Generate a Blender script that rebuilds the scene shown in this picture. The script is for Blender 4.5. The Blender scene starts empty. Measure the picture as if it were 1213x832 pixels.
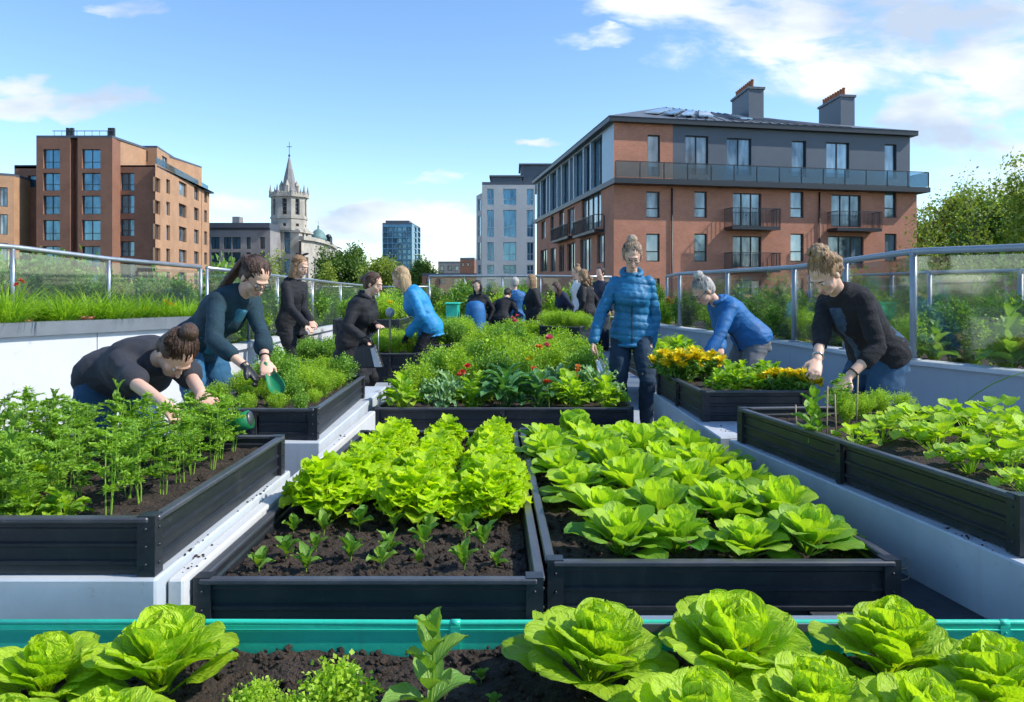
import bpy, bmesh, math, random
import numpy as np
from mathutils import Vector, Matrix, noise, Quaternion
R = math.radians
sc = bpy.context.scene
col = sc.collection
CZ = 1.18; F = 900.0; CX = 606.5; HY = 345.0      # eye height (m), focal length and horizon of the photograph

def at(px, py, d):                                  # point of the photograph at distance d
    return Vector(((px - CX) * d / F, d, CZ + (HY - py) * d / F))
def on(px, py, h):                                  # point of the photograph on the level plane z = h
    d = (CZ - h) * F / (py - HY)
    return Vector(((px - CX) * d / F, d, h))

# ---------------------------------------------------------------- objects
def tag(o, label=None, cat=None, group=None, kind=None):
    if label: o['label'] = label
    if cat: o['category'] = cat
    if group: o['group'] = group
    if kind: o['kind'] = kind
    return o
def empty(name, loc, label=None, cat=None, group=None, rz=0.0):
    o = bpy.data.objects.new(name, None); col.objects.link(o)
    o.location = loc; o.rotation_euler = (0, 0, rz); o.empty_display_size = .1
    return tag(o, label, cat, group)
def link_mesh(name, me, mats, parent=None, loc=None):
    o = bpy.data.objects.new(name, me); col.objects.link(o)
    if mats is not None:
        for m in (mats if isinstance(mats, (list, tuple)) else [mats]):
            me.materials.append(m)
    if parent: o.parent = parent
    if loc is not None: o.location = loc
    return o
def copy_tree(o, parent=None):
    c = o.copy(); col.objects.link(c)
    if parent: c.parent = parent
    for ch in list(o.children): copy_tree(ch, c)
    return c

class MB:
    """collects shapes, links them as one mesh"""
    def __init__(s, org=(0, 0, 0)):
        s.v = []; s.f = []; s.m = []; s.o = Vector(org); s.smooth = []
    def add(s, vs, fs, m=0, sm=False):
        b = len(s.v); s.v += [Vector(v) - s.o for v in vs]
        for f in fs: s.f.append([b + i for i in f]); s.m.append(m); s.smooth.append(sm)
    def quad(s, a, b, c, d, m=0): s.add([a, b, c, d], [[0, 1, 2, 3]], m)
    def hexa(s, p, m=0):                             # 8 points: bottom ring 0-3, top ring 4-7
        s.add(p, [[0, 3, 2, 1], [4, 5, 6, 7], [0, 1, 5, 4], [1, 2, 6, 5], [2, 3, 7, 6], [3, 0, 4, 7]], m)
    def box(s, lo, hi, m=0):
        x0, y0, z0 = lo; x1, y1, z1 = hi
        s.hexa([(x0, y0, z0), (x1, y0, z0), (x1, y1, z0), (x0, y1, z0), (x0, y0, z1), (x1, y0, z1), (x1, y1, z1), (x0, y1, z1)], m)
    def beam(s, a, b, w, z0, z1, m=0):               # upright slab along a-b, w wide, from z0 to z1 (may be pairs)
        a = Vector(a); b = Vector(b); d = Vector((b.x - a.x, b.y - a.y, 0)).normalized(); n = Vector((-d.y, d.x, 0)) * (w / 2)
        za0, zb0 = z0 if isinstance(z0, tuple) else (z0, z0); za1, zb1 = z1 if isinstance(z1, tuple) else (z1, z1)
        P = lambda p, z, k: Vector((p.x, p.y, z)) + n * k
        s.hexa([P(a, za0, -1), P(b, zb0, -1), P(b, zb0, 1), P(a, za0, 1), P(a, za1, -1), P(b, zb1, -1), P(b, zb1, 1), P(a, za1, 1)], m)
    def prism(s, poly, z0, z1, m=0):
        n = len(poly)
        vs = [(p[0], p[1], z0) for p in poly] + [(p[0], p[1], z1) for p in poly]
        s.add(vs, [list(range(n - 1, -1, -1)), list(range(n, 2 * n))] + [[i, (i + 1) % n, n + (i + 1) % n, n + i] for i in range(n)], m)
    def tube(s, pts, r, n=8, m=0, sm=True):
        pts = [Vector(p) for p in pts]; rr = r if isinstance(r, (list, tuple)) else [r] * len(pts)
        vs = []; up = Vector((.13, .21, .97)).normalized()
        for i, p in enumerate(pts):
            t = (pts[min(i + 1, len(pts) - 1)] - pts[max(i - 1, 0)]).normalized()
            u = up if abs(t.dot(up)) < .95 else Vector((1, 0, 0))
            a = t.cross(u).normalized(); b = t.cross(a)
            for k in range(n):
                q = 2 * math.pi * k / n
                vs.append(p + a * (math.cos(q) * rr[i]) + b * (math.sin(q) * rr[i]))
        L = len(pts)
        fs = [[i * n + k, i * n + (k + 1) % n, (i + 1) * n + (k + 1) % n, (i + 1) * n + k] for i in range(L - 1) for k in range(n)]
        fs += [list(range(n - 1, -1, -1)), [(L - 1) * n + k for k in range(n)]]
        s.add(vs, fs, m, sm)
    def lathe(s, c, prof, n=20, m=0, sm=True):       # prof: (radius, z)
        c = Vector(c); vs = []
        for r, z in prof:
            for k in range(n):
                q = 2 * math.pi * k / n; vs.append(c + Vector((math.cos(q) * r, math.sin(q) * r, z)))
        L = len(prof)
        fs = [[i * n + k, i * n + (k + 1) % n, (i + 1) * n + (k + 1) % n, (i + 1) * n + k] for i in range(L - 1) for k in range(n)]
        fs += [list(range(n - 1, -1, -1)), [(L - 1) * n + k for k in range(n)]]
        s.add(vs, fs, m, sm)
    def ell(s, c, ax, m=0, nu=14, nv=10):            # ellipsoid, ax = three axis vectors
        c = Vector(c); A, B, C = [Vector(a) for a in ax]; vs = [c - C]
        for i in range(1, nv):
            t = math.pi * i / nv
            for k in range(nu):
                q = 2 * math.pi * k / nu
                vs.append(c - C * math.cos(t) + A * (math.sin(t) * math.cos(q)) + B * (math.sin(t) * math.sin(q)))
        vs.append(c + C); fs = []
        for k in range(nu): fs.append([0, 1 + (k + 1) % nu, 1 + k])
        for i in range(nv - 2):
            b = 1 + i * nu
            for k in range(nu): fs.append([b + k, b + (k + 1) % nu, b + nu + (k + 1) % nu, b + nu + k])
        b = 1 + (nv - 2) * nu; e = len(vs) - 1
        for k in range(nu): fs.append([b + k, b + (k + 1) % nu, e])
        s.add(vs, fs, m, True)
    def mesh(s, name):
        me = bpy.data.meshes.new(name); me.from_pydata(s.v, [], s.f)
        me.polygons.foreach_set('material_index', s.m); me.polygons.foreach_set('use_smooth', s.smooth)
        me.update(); return me
    def build(s, name, mats, parent=None, loc=None, bevel=0):
        if loc is None and parent is None: loc = tuple(s.o)
        me = s.mesh(name)
        if bevel:
            bm = bmesh.new(); bm.from_mesh(me)
            bmesh.ops.bevel(bm, geom=[e for e in bm.edges], offset=bevel, segments=1, affect='EDGES', clamp_overlap=True)
            bm.to_mesh(me); bm.free()
        return link_mesh(name, me, mats, parent, loc)

# ---------------------------------------------------------------- materials
def newmat(name):
    m = bpy.data.materials.new(name); m.use_nodes = True; nt = m.node_tree; nt.nodes.clear()
    return m, nt, nt.nodes.new, nt.links.new
def ramp(n, stops):
    r = n('ShaderNodeValToRGB'); e = r.color_ramp.elements
    while len(e) > 1: e.remove(e[-1])
    e[0].position = stops[0][0]; e[0].color = tuple(stops[0][1]) + (1,)
    for p, c in stops[1:]:
        k = e.new(p); k.color = tuple(c) + (1,)
    return r
def mat(name, c, rough=.6, metal=0, var=.18, scale=6, bump=.0, bscale=60, spec=.5, objvar=0, c2=None, stretch=None, coat=0, sub=0, dirt=None):
    """painted / plain surface with real wear: two-tone noise and bump"""
    m, nt, n, l = newmat(name)
    out = n('ShaderNodeOutputMaterial'); p = n('ShaderNodeBsdfPrincipled'); l(p.outputs[0], out.inputs[0])
    tc = n('ShaderNodeTexCoord'); mp = n('ShaderNodeMapping'); l(tc.outputs['Object'], mp.inputs[0])
    if stretch: mp.inputs['Scale'].default_value = stretch
    no = n('ShaderNodeTexNoise'); no.inputs['Scale'].default_value = scale; no.inputs['Detail'].default_value = 6; no.inputs['Roughness'].default_value = .65
    l(mp.outputs[0], no.inputs[0])
    c2 = c2 or tuple(x * (1 - var) for x in c)
    c1 = tuple(min(1, x * (1 + var * .5)) for x in c)
    rp = ramp(n, [(.32, c2), (.68, c1)]); l(no.outputs[0], rp.inputs[0]); src = rp.outputs[0]
    if objvar:
        oi = n('ShaderNodeObjectInfo'); hs = n('ShaderNodeHueSaturation'); mr = n('ShaderNodeMapRange')
        mr.inputs[3].default_value = 1 - objvar; mr.inputs[4].default_value = 1 + objvar
        l(oi.outputs['Random'], mr.inputs[0]); l(mr.outputs[0], hs.inputs['Value']); l(src, hs.inputs['Color']); src = hs.outputs[0]
    if dirt:                                          # splashes, dust and drips: (colour, amount, speck scale)
        dc, da, ds = dirt
        for sc_, st_, lo_, hi_, am in ((ds, (1, 1, 1), .62, .72, da), (ds * .12, (1, 1, 1), .5, .8, da * .55), (ds * .35, (1, 1, .12), .58, .75, da * .6)):
            m2 = n('ShaderNodeMapping'); m2.inputs['Scale'].default_value = st_; l(tc.outputs['Object'], m2.inputs[0]); n2 = n('ShaderNodeTexNoise'); n2.inputs['Scale'].default_value = sc_; n2.inputs['Detail'].default_value = 5; n2.inputs['Roughness'].default_value = .7; l(m2.outputs[0], n2.inputs[0])
            r2 = n('ShaderNodeMapRange'); r2.inputs[1].default_value = lo_; r2.inputs[2].default_value = hi_; r2.inputs[4].default_value = am; l(n2.outputs[0], r2.inputs[0])
            mx2 = n('ShaderNodeMix'); mx2.data_type = 'RGBA'; l(r2.outputs[0], mx2.inputs[0]); l(src, mx2.inputs[6]); mx2.inputs[7].default_value = tuple(dc) + (1,); src = mx2.outputs[2]
    l(src, p.inputs['Base Color'])
    mr = n('ShaderNodeMapRange'); mr.inputs[3].default_value = max(0, rough - .08); mr.inputs[4].default_value = min(1, rough + .1)
    l(no.outputs[0], mr.inputs[0]); l(mr.outputs[0], p.inputs['Roughness'])
    p.inputs['Metallic'].default_value = metal; p.inputs['Specular IOR Level'].default_value = spec
    if coat: p.inputs['Coat Weight'].default_value = coat
    if sub:
        p.inputs['Subsurface Weight'].default_value = sub; p.inputs['Subsurface Radius'].default_value = (.02, .008, .005); p.inputs['Subsurface Scale'].default_value = .5
    if bump:
        nb = n('ShaderNodeTexNoise'); nb.inputs['Scale'].default_value = bscale; nb.inputs['Detail'].default_value = 5; l(mp.outputs[0], nb.inputs[0])
        b = n('ShaderNodeBump'); b.inputs['Strength'].default_value = bump; b.inputs['Distance'].default_value = .02; l(nb.outputs[0], b.inputs['Height']); l(b.outputs[0], p.inputs['Normal'])
    return m
def brickmat(name, c1, c2, mortar, bw=.23, bh=.075, rot=0.0):
    m, nt, n, l = newmat(name)
    out = n('ShaderNodeOutputMaterial'); p = n('ShaderNodeBsdfPrincipled'); l(p.outputs[0], out.inputs[0]); p.inputs['Roughness'].default_value = .85
    uv = n('ShaderNodeUVMap')
    bt = n('ShaderNodeTexBrick'); bt.inputs['Scale'].default_value = 1; bt.inputs['Brick Width'].default_value = bw; bt.inputs['Row Height'].default_value = bh
    bt.inputs['Mortar Size'].default_value = .006; bt.inputs['Color1'].default_value = tuple(c1) + (1,); bt.inputs['Color2'].default_value = tuple(c2) + (1,); bt.inputs['Mortar'].default_value = tuple(mortar) + (1,)
    l(uv.outputs[0], bt.inputs[0])
    no = n('ShaderNodeTexNoise'); no.inputs['Scale'].default_value = .35; no.inputs['Detail'].default_value = 8; no.inputs['Roughness'].default_value = .7; l(uv.outputs[0], no.inputs[0])
    mr = n('ShaderNodeMapRange'); mr.inputs[1].default_value = .3; mr.inputs[2].default_value = .7; mr.inputs[3].default_value = .78; mr.inputs[4].default_value = 1.15; l(no.outputs[0], mr.inputs[0])
    hs = n('ShaderNodeHueSaturation'); l(bt.outputs[0], hs.inputs['Color']); l(mr.outputs[0], hs.inputs['Value']); l(hs.outputs[0], p.inputs['Base Color'])
    return m
def leafmat(name, dark, light, trans=None, tw=.38, vein=.0, rough=.42, blister=0.0, veincol=None, nlat=9.0, bumpd=.004):
    m, nt, n, l = newmat(name)
    out = n('ShaderNodeOutputMaterial'); p = n('ShaderNodeBsdfPrincipled'); tr = n('ShaderNodeBsdfTranslucent'); mx = n('ShaderNodeMixShader')
    mx.inputs[0].default_value = tw; l(p.outputs[0], mx.inputs[1]); l(tr.outputs[0], mx.inputs[2]); l(mx.outputs[0], out.inputs[0])
    at_ = n('ShaderNodeAttribute'); at_.attribute_name = 'tint'
    oi = n('ShaderNodeObjectInfo')
    tc = n('ShaderNodeTexCoord'); no = n('ShaderNodeTexNoise'); no.inputs['Scale'].default_value = 14; no.inputs['Detail'].default_value = 3; l(tc.outputs['Object'], no.inputs[0])
    a = n('ShaderNodeMath'); a.operation = 'MULTIPLY_ADD'; l(oi.outputs['Random'], a.inputs[0]); a.inputs[1].default_value = .32; l(at_.outputs['Fac'], a.inputs[2])
    b = n('ShaderNodeMath'); b.operation = 'MULTIPLY_ADD'; l(no.outputs[0], b.inputs[0]); b.inputs[1].default_value = .3; l(a.outputs[0], b.inputs[2])
    rp = ramp(n, [(.22, dark), (1.05 if False else 1.0, light)]); l(b.outputs[0], rp.inputs[0]); src = rp.outputs[0]
    nrm = None
    if vein or blister:
        uv = n('ShaderNodeUVMap'); sx = n('ShaderNodeSeparateXYZ'); l(uv.outputs[0], sx.inputs[0])
        def M(op, x, y=None, z=None):
            k = n('ShaderNodeMath'); k.operation = op
            for i, q in enumerate((x, y, z)):
                if q is None: continue
                if isinstance(q, (int, float)): k.inputs[i].default_value = q
                else: l(q, k.inputs[i])
            return k.outputs[0]
        av = M('ABSOLUTE', sx.outputs[0])
        mid = M('SUBTRACT', 1.0, M('SMOOTH_MIN', 1.0, M('DIVIDE', av, M('MULTIPLY_ADD', M('SUBTRACT', 1.0, sx.outputs[1]), .09, .015)), .2))
        wob = n('ShaderNodeTexNoise'); wob.inputs['Scale'].default_value = 5; l(uv.outputs[0], wob.inputs[0])
        ph = M('MULTIPLY', M('ADD', M('SUBTRACT', sx.outputs[1], M('MULTIPLY', av, .42)), M('MULTIPLY', wob.outputs[0], .03)), nlat)
        lat = M('SUBTRACT', 1.0, M('MINIMUM', 1.0, M('MULTIPLY', M('ABSOLUTE', M('SUBTRACT', M('FRACT', ph), .5)), 6.0)))
        vn = M('MAXIMUM', mid, M('MULTIPLY', lat, .38))
        vm = n('ShaderNodeMix'); vm.data_type = 'RGBA'; l(M('MULTIPLY', vn, vein), vm.inputs[0]); l(src, vm.inputs[6]); vm.inputs[7].default_value = tuple(veincol or (.45, .6, .22)) + (1,)
        src = vm.outputs[2]
        vo = n('ShaderNodeTexVoronoi'); vo.feature = 'SMOOTH_F1'; vo.inputs['Scale'].default_value = 11; l(uv.outputs[0], vo.inputs[0])
        hgt = M('SUBTRACT', M('MULTIPLY', M('SUBTRACT', 1.0, vo.outputs[0]), blister), M('MULTIPLY', vn, .7))
        bp = n('ShaderNodeBump'); bp.inputs['Strength'].default_value = .8; bp.inputs['Distance'].default_value = bumpd; l(hgt, bp.inputs['Height']); l(bp.outputs[0], p.inputs['Normal']); l(bp.outputs[0], tr.inputs['Normal'])
    l(src, p.inputs['Base Color']); p.inputs['Roughness'].default_value = rough; p.inputs['Specular IOR Level'].default_value = .45
    t = trans or (1.25, 1.25, .35)
    mm = n('ShaderNodeMix'); mm.data_type = 'RGBA'; mm.blend_type = 'MULTIPLY'; mm.inputs[0].default_value = 1; l(src, mm.inputs[6]); mm.inputs[7].default_value = tuple(t) + (1,)
    l(mm.outputs[2], tr.inputs['Color'])
    return m
def glassmat(name, tint=(.9, .95, .94), gloss=.12, haze=.12, hcol=(.5, .56, .56)):
    m, nt, n, l = newmat(name)
    out = n('ShaderNodeOutputMaterial'); t = n('ShaderNodeBsdfTransparent'); t.inputs[0].default_value = tuple(tint) + (1,)
    g = n('ShaderNodeBsdfGlossy'); g.inputs['Roughness'].default_value = .04; d = n('ShaderNodeBsdfDiffuse'); d.inputs[0].default_value = tuple(hcol) + (1,)
    fr = n('ShaderNodeFresnel'); fr.inputs[0].default_value = 1.5
    ad = n('ShaderNodeMath'); ad.operation = 'MULTIPLY_ADD'; l(fr.outputs[0], ad.inputs[0]); ad.inputs[1].default_value = .45; ad.inputs[2].default_value = gloss * .3
    m1 = n('ShaderNodeMixShader'); l(ad.outputs[0], m1.inputs[0]); l(t.outputs[0], m1.inputs[1]); l(g.outputs[0], m1.inputs[2])
    tc = n('ShaderNodeTexCoord'); no = n('ShaderNodeTexNoise'); no.inputs['Scale'].default_value = 2.5; no.inputs['Detail'].default_value = 6; l(tc.outputs['Object'], no.inputs[0])
    mr = n('ShaderNodeMapRange'); mr.inputs[1].default_value = .3; mr.inputs[2].default_value = .75; mr.inputs[3].default_value = haze * .5; mr.inputs[4].default_value = haze * 1.5; l(no.outputs[0], mr.inputs[0])
    m2 = n('ShaderNodeMixShader'); l(mr.outputs[0], m2.inputs[0]); l(m1.outputs[0], m2.inputs[1]); l(d.outputs[0], m2.inputs[2]); l(m2.outputs[0], out.inputs[0])
    return m
def panemat(name, dark, light, metal=.35):
    """window glass, curtains and sky reflection painted into its colour, different in every window"""
    m, nt, n, l = newmat(name)
    out = n('ShaderNodeOutputMaterial'); p = n('ShaderNodeBsdfPrincipled'); l(p.outputs[0], out.inputs[0])
    tc = n('ShaderNodeTexCoord'); oi = n('ShaderNodeObjectInfo'); ad = n('ShaderNodeVectorMath'); ad.operation = 'ADD'
    l(tc.outputs['Object'], ad.inputs[0]); l(oi.outputs['Random'], ad.inputs[1])
    mp = n('ShaderNodeMapping'); mp.inputs['Scale'].default_value = (1.1, 1.1, .35); l(ad.outputs[0], mp.inputs[0])
    no = n('ShaderNodeTexNoise'); no.inputs['Scale'].default_value = 1.3; no.inputs['Detail'].default_value = 4; l(mp.outputs[0], no.inputs[0])
    a = n('ShaderNodeMath'); a.operation = 'MULTIPLY_ADD'; l(oi.outputs['Random'], a.inputs[0]); a.inputs[1].default_value = .45; l(no.outputs[0], a.inputs[2])
    rp = ramp(n, [(.45, dark), (.95, light)]); l(a.outputs[0], rp.inputs[0]); l(rp.outputs[0], p.inputs['Base Color'])  # paler base colour stands in for sky reflected in the pane
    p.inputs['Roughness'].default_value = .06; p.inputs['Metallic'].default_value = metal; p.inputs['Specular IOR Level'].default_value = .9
    nb = n('ShaderNodeTexNoise'); nb.inputs['Scale'].default_value = .8; l(ad.outputs[0], nb.inputs[0]); b = n('ShaderNodeBump'); b.inputs['Strength'].default_value = .06; b.inputs['Distance'].default_value = .2; l(nb.outputs[0], b.inputs['Height']); l(b.outputs[0], p.inputs['Normal'])
    return m

MT = {}
MT['soil'] = mat('soil', (.045, .03, .021), .95, var=.55, scale=28, bump=1.0, bscale=90, dirt=((.15, .11, .075), .5, 60))
MT['deck'] = mat('roof_paving', (.34, .38, .42), .8, var=.2, scale=3, bump=.15)
MT['membrane'] = mat('roof_membrane', (.035, .042, .05), .75, var=.3, scale=7, bump=.4, bscale=30)
MT['bed'] = mat('dark_coated_steel', (.020, .024, .031), .36, metal=0, var=.28, scale=4, bump=.05, bscale=120, stretch=(1, 1, 5), spec=.5, dirt=((.16, .14, .12), .32, 38))
MT['rim'] = mat('dark_steel_rim', (.06, .065, .078), .36, var=.2, scale=6, spec=.6, dirt=((.2, .17, .13), .4, 50))
MT['plinth'] = mat('pale_plinth_paint', (.50, .54, .58), .6, var=.14, scale=2.2, bump=.025, bscale=40, dirt=((.22, .22, .20), .4, 26))
MT['white'] = mat('white_wall_paint', (.62, .63, .63), .55, var=.08, scale=1.5, bump=.05, dirt=((.36, .36, .33), .3, 14))
MT['cap'] = mat('grey_coping', (.17, .19, .21), .5, var=.15, scale=5)
MT['bluewall'] = mat('slate_blue_wall_paint', (.32, .38, .44), .55, var=.10, scale=1.2, bump=.06, dirt=((.18, .2, .2), .3, 16))
MT['steel'] = mat('brushed_steel', (.42, .45, .48), .32, metal=.65, var=.15, scale=8)
MT['steelgrey'] = mat('grey_painted_steel', (.28, .33, .38), .4, metal=.2, var=.12, scale=8)
MT['glass'] = glassmat('railing_glass', haze=.035, hcol=(.45,.52,.52))
MT['glassb'] = glassmat('mesh_grey_glass', tint=(.92, .94, .94), haze=.03, hcol=(.36, .38, .36))
MT['turq'] = mat('turquoise_plastic', (.03, .58, .40), .38, var=.10, scale=5, spec=.5, bump=.05, dirt=((.10, .09, .06), .35, 45))
MT['terracotta'] = mat('terracotta', (.42, .16, .08), .8, var=.2, scale=12)
MT['wood'] = mat('pale_wood', (.42, .30, .18), .7, var=.3, scale=10, stretch=(3, 3, .4))
MT['black'] = mat('black_plastic', (.015, .016, .018), .4, var=.2)
MT['leather'] = mat('black_leather', (.012, .013, .016), .32, var=.3, scale=20, bump=.2)
MT['greenplastic'] = mat('green_plastic', (.01, .20, .075), .35, var=.15, scale=9)
MT['silver'] = mat('bare_metal', (.55, .56, .57), .25, metal=.9, var=.2, scale=20)
# leaves
MT['butter'] = leafmat('butter_lettuce_leaf', (.25, .46, .015), (.58, .78, .045), tw=.46, vein=.2, blister=1.0, rough=.48, nlat=7, bumpd=.005)
MT['frilly'] = leafmat('frilly_lettuce_leaf', (.32, .56, .010), (.64, .84, .03), tw=.52, vein=.15, blister=.5, rough=.45)
MT['rosette'] = leafmat('rosette_green_leaf', (.08, .30, .03), (.52, .74, .05), tw=.44, vein=.3, blister=.7, rough=.46, nlat=9)
MT['seedling'] = leafmat('seedling_leaf', (.07, .24, .02), (.28, .48, .07), tw=.35, vein=.4, blister=.3)
MT['dill'] = leafmat('feathery_herb_leaf', (.09, .26, .02), (.34, .56, .07), tw=.4, rough=.5)
MT['dilly'] = leafmat('yellow_green_herb_leaf', (.16, .35, .02), (.46, .66, .06), tw=.42, rough=.5)
MT['herb'] = leafmat('mid_green_herb_leaf', (.06, .19, .02), (.27, .48, .07), tw=.36, rough=.5)
MT['darkleaf'] = leafmat('dark_broad_leaf', (.025, .12, .03), (.12, .32, .09), tw=.28, rough=.3, vein=.35, blister=.4)
MT['greyleaf'] = leafmat('silvery_kale_leaf', (.09, .24, .09), (.27, .46, .20), tw=.25, rough=.55)
MT['grass'] = leafmat('ornamental_grass_blade', (.10, .28, .015), (.40, .62, .05), tw=.45, rough=.45)
MT['shrub'] = leafmat('shrub_leaf', (.05, .15, .02), (.22, .40, .06), tw=.35, rough=.5)
MT['tree'] = leafmat('tree_leaf', (.04, .11, .02), (.15, .26, .04), tw=.33, rough=.55)
MT['treey'] = leafmat('spring_tree_leaf', (.12, .20, .035), (.33, .42, .07), tw=.355, rough=.55)
MT['bark'] = mat('bark', (.13, .10, .075), .9, var=.4, scale=5, bump=.5, stretch=(1, 1, .3))
MT['yellow'] = leafmat('yellow_petal', (.92, .60, .005), (.98, .82, .02), tw=.25, trans=(1, 1, 1), rough=.5)
MT['red'] = leafmat('red_petal', (.6, .03, .02), (.85, .1, .06), tw=.25, trans=(1, 1, 1), rough=.5)
MT['pink'] = leafmat('pink_petal', (.75, .06, .12), (.9, .2, .26), tw=.25, trans=(1, 1, 1), rough=.5)
MT['orange'] = leafmat('orange_petal', (.8, .2, .02), (.9, .38, .06), tw=.25, trans=(1, 1, 1), rough=.5)
# people
MT['skin'] = mat('skin', (.70, .43, .31), .5, var=.08, scale=14, sub=.15, bump=.04, bscale=150)
MT['denim'] = mat('blue_denim', (.022, .075, .15), .85, var=.4, scale=9, bump=.2, bscale=220)
MT['denimdk'] = mat('dark_indigo_denim', (.012, .036, .070), .85, var=.4, scale=9, bump=.2, bscale=220)
MT['denimlt'] = mat('bright_blue_denim', (.02, .11, .22), .8, var=.35, scale=8, bump=.2, bscale=220)
MT['navy'] = mat('navy_cloth', (.012, .022, .05), .85, var=.35, scale=10, bump=.2, bscale=160)
MT['teal'] = mat('dark_teal_cardigan', (.010, .040, .060), .85, var=.35, scale=10, bump=.3, bscale=120)
MT['tealpanel'] = mat('teal_blue_shirt', (.03, .15, .22), .8, var=.3, scale=10, bump=.2, bscale=160)
MT['charcoal'] = mat('charcoal_jersey', (.035, .037, .048), .9, var=.3, scale=9, bump=.2, bscale=180)
MT['blackcloth'] = mat('black_cloth', (.009, .010, .014), .8, var=.4, scale=10, bump=.2, bscale=150)
MT['blackknit'] = mat('black_knit', (.014, .014, .018), .95, var=.4, scale=12, bump=.5, bscale=130)
MT['puffer'] = mat('blue_quilted_nylon', (.010, .16, .33), .55, var=.22, scale=12, bump=.25, bscale=45, spec=.5)
MT['cyanjacket'] = mat('bright_blue_nylon', (.015, .26, .55), .6, var=.2, scale=12, bump=.25, bscale=45)
MT['bluejacket'] = mat('royal_blue_jacket_cloth', (.010, .13, .36), .65, var=.25, scale=12, bump=.2, bscale=60)
MT['knit'] = mat('blue_grey_knit', (.05, .09, .15), .9, var=.4, scale=40, bump=.7, bscale=90)
MT['grey'] = mat('grey_cloth', (.16, .17, .18), .85, var=.2)
MT['whitecloth'] = mat('white_cloth', (.7, .68, .66), .85, var=.1)
MT['shoe'] = mat('black_shoe', (.012, .012, .013), .4)
def hairmat(name, c): return mat(name, c, .48, var=.55, scale=26, bump=.7, bscale=60, stretch=(2.6, 2.6, .35), spec=.5)
MT['h_brown'] = hairmat('brown_hair', (.085, .042, .025)); MT['h_dark'] = hairmat('dark_hair', (.025, .016, .012))
MT['h_blond'] = hairmat('blonde_hair', (.52, .36, .19)); MT['h_light'] = hairmat('light_brown_hair', (.34, .20, .10))
MT['h_grey'] = hairmat('grey_hair', (.55, .51, .46)); MT['h_ash'] = hairmat('ash_brown_hair', (.44, .32, .22))
MT['h_curly'] = hairmat('curly_golden_brown_hair', (.40, .24, .12))
MT['lip'] = mat('lips', (.50, .22, .18), .5); MT['eyew'] = mat('eye_white', (.7, .7, .7), .2, var=.02); MT['eyed'] = mat('eye_dark', (.03, .02, .015), .15)
MT['brow'] = mat('eyebrow_hair', (.08, .045, .03), .8)

# ---------------------------------------------------------------- camera, world, sun
cam = bpy.data.cameras.new('camera'); co = bpy.data.objects.new('camera', cam); col.objects.link(co)
co.location = (0, 0, CZ); co.rotation_euler = (R(90), 0, 0)
cam.sensor_width = 36; cam.lens = 36 * F / 1213; cam.shift_y = -(416 - HY) / 1213; cam.clip_end = 6000; cam.clip_start = .05
sc.camera = co
SUN_AZ = 98.0; SUN_EL = 43.0      # azimuth clockwise from the view direction
w = bpy.data.worlds.new('World'); sc.world = w; w.use_nodes = True
nt = w.node_tree; nt.nodes.clear(); n = nt.nodes.new; l = nt.links.new
wo = n('ShaderNodeOutputWorld'); bg = n('ShaderNodeBackground'); l(bg.outputs[0], wo.inputs[0]); bg.inputs[1].default_value = .15
sky = n('ShaderNodeTexSky'); sky.sky_type = 'NISHITA'; sky.sun_disc = False; sky.sun_elevation = R(SUN_EL); sky.sun_rotation = R(SUN_AZ)
sky.air_density = 1.0; sky.dust_density = .2; sky.ozone_density = 3.0; sky.altitude = 50
tc = n('ShaderNodeTexCoord'); sp = n('ShaderNodeSeparateXYZ'); l(tc.outputs['Generated'], sp.inputs[0])
def M(op, x, y=None, z=None, clamp=False):
    k = n('ShaderNodeMath'); k.operation = op; k.use_clamp = clamp
    for i, q in enumerate((x, y, z)):
        if q is None: continue
        if isinstance(q, (int, float)): k.inputs[i].default_value = q
        else: l(q, k.inputs[i])
    return k.outputs[0]
ay = M('MAXIMUM', M('ABSOLUTE', sp.outputs[1]), .05)
uu = M('DIVIDE', sp.outputs[0], ay); vv = M('DIVIDE', sp.outputs[2], ay)
blobs = [(1040, 40, 300, 85, 1.2), (1190, 165, 160, 110, 1.25), (850, 5, 170, 40, 1.0), (690, 40, 60, 14, .8), (85, 118, 125, 24, .85), (20, 95, 90, 16, .6), (155, 15, 60, 20, .6), (1150, 90, 120, 50, .8),
         (500, 268, 150, 34, .95), (545, 290, 60, 50, .6), (503, 215, 34, 10, .8), (640, 165, 42, 8, .7), (290, 250, 70, 20, .4), (400, 285, 80, 30, .5)]
wc = n('ShaderNodeCombineXYZ'); l(uu, wc.inputs[0]); l(M('MULTIPLY', vv, 2.0), wc.inputs[1]); wn = n('ShaderNodeTexNoise'); wn.inputs['Scale'].default_value = 7; wn.inputs['Detail'].default_value = 5; wn.inputs['Roughness'].default_value = .6; l(wc.outputs[0], wn.inputs[0])
ws = n('ShaderNodeSeparateColor'); l(wn.outputs['Color'], ws.inputs[0])
uw = M('ADD', uu, M('MULTIPLY', M('SUBTRACT', ws.outputs[0], .5), .22)); vw = M('ADD', vv, M('MULTIPLY', M('SUBTRACT', ws.outputs[1], .5), .085))
tot = None
for bx_, by_, rx_, ry_, a_ in blobs:
    du = M('DIVIDE', M('SUBTRACT', uw, (bx_ - CX) / F), rx_ / F); dv = M('DIVIDE', M('SUBTRACT', vw, (HY - by_) / F), ry_ / F)
    g = M('MULTIPLY', M('SUBTRACT', 1.0, M('ADD', M('MULTIPLY', du, du), M('MULTIPLY', dv, dv)), clamp=True), a_)
    tot = g if tot is None else M('MAXIMUM', tot, g)
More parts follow.
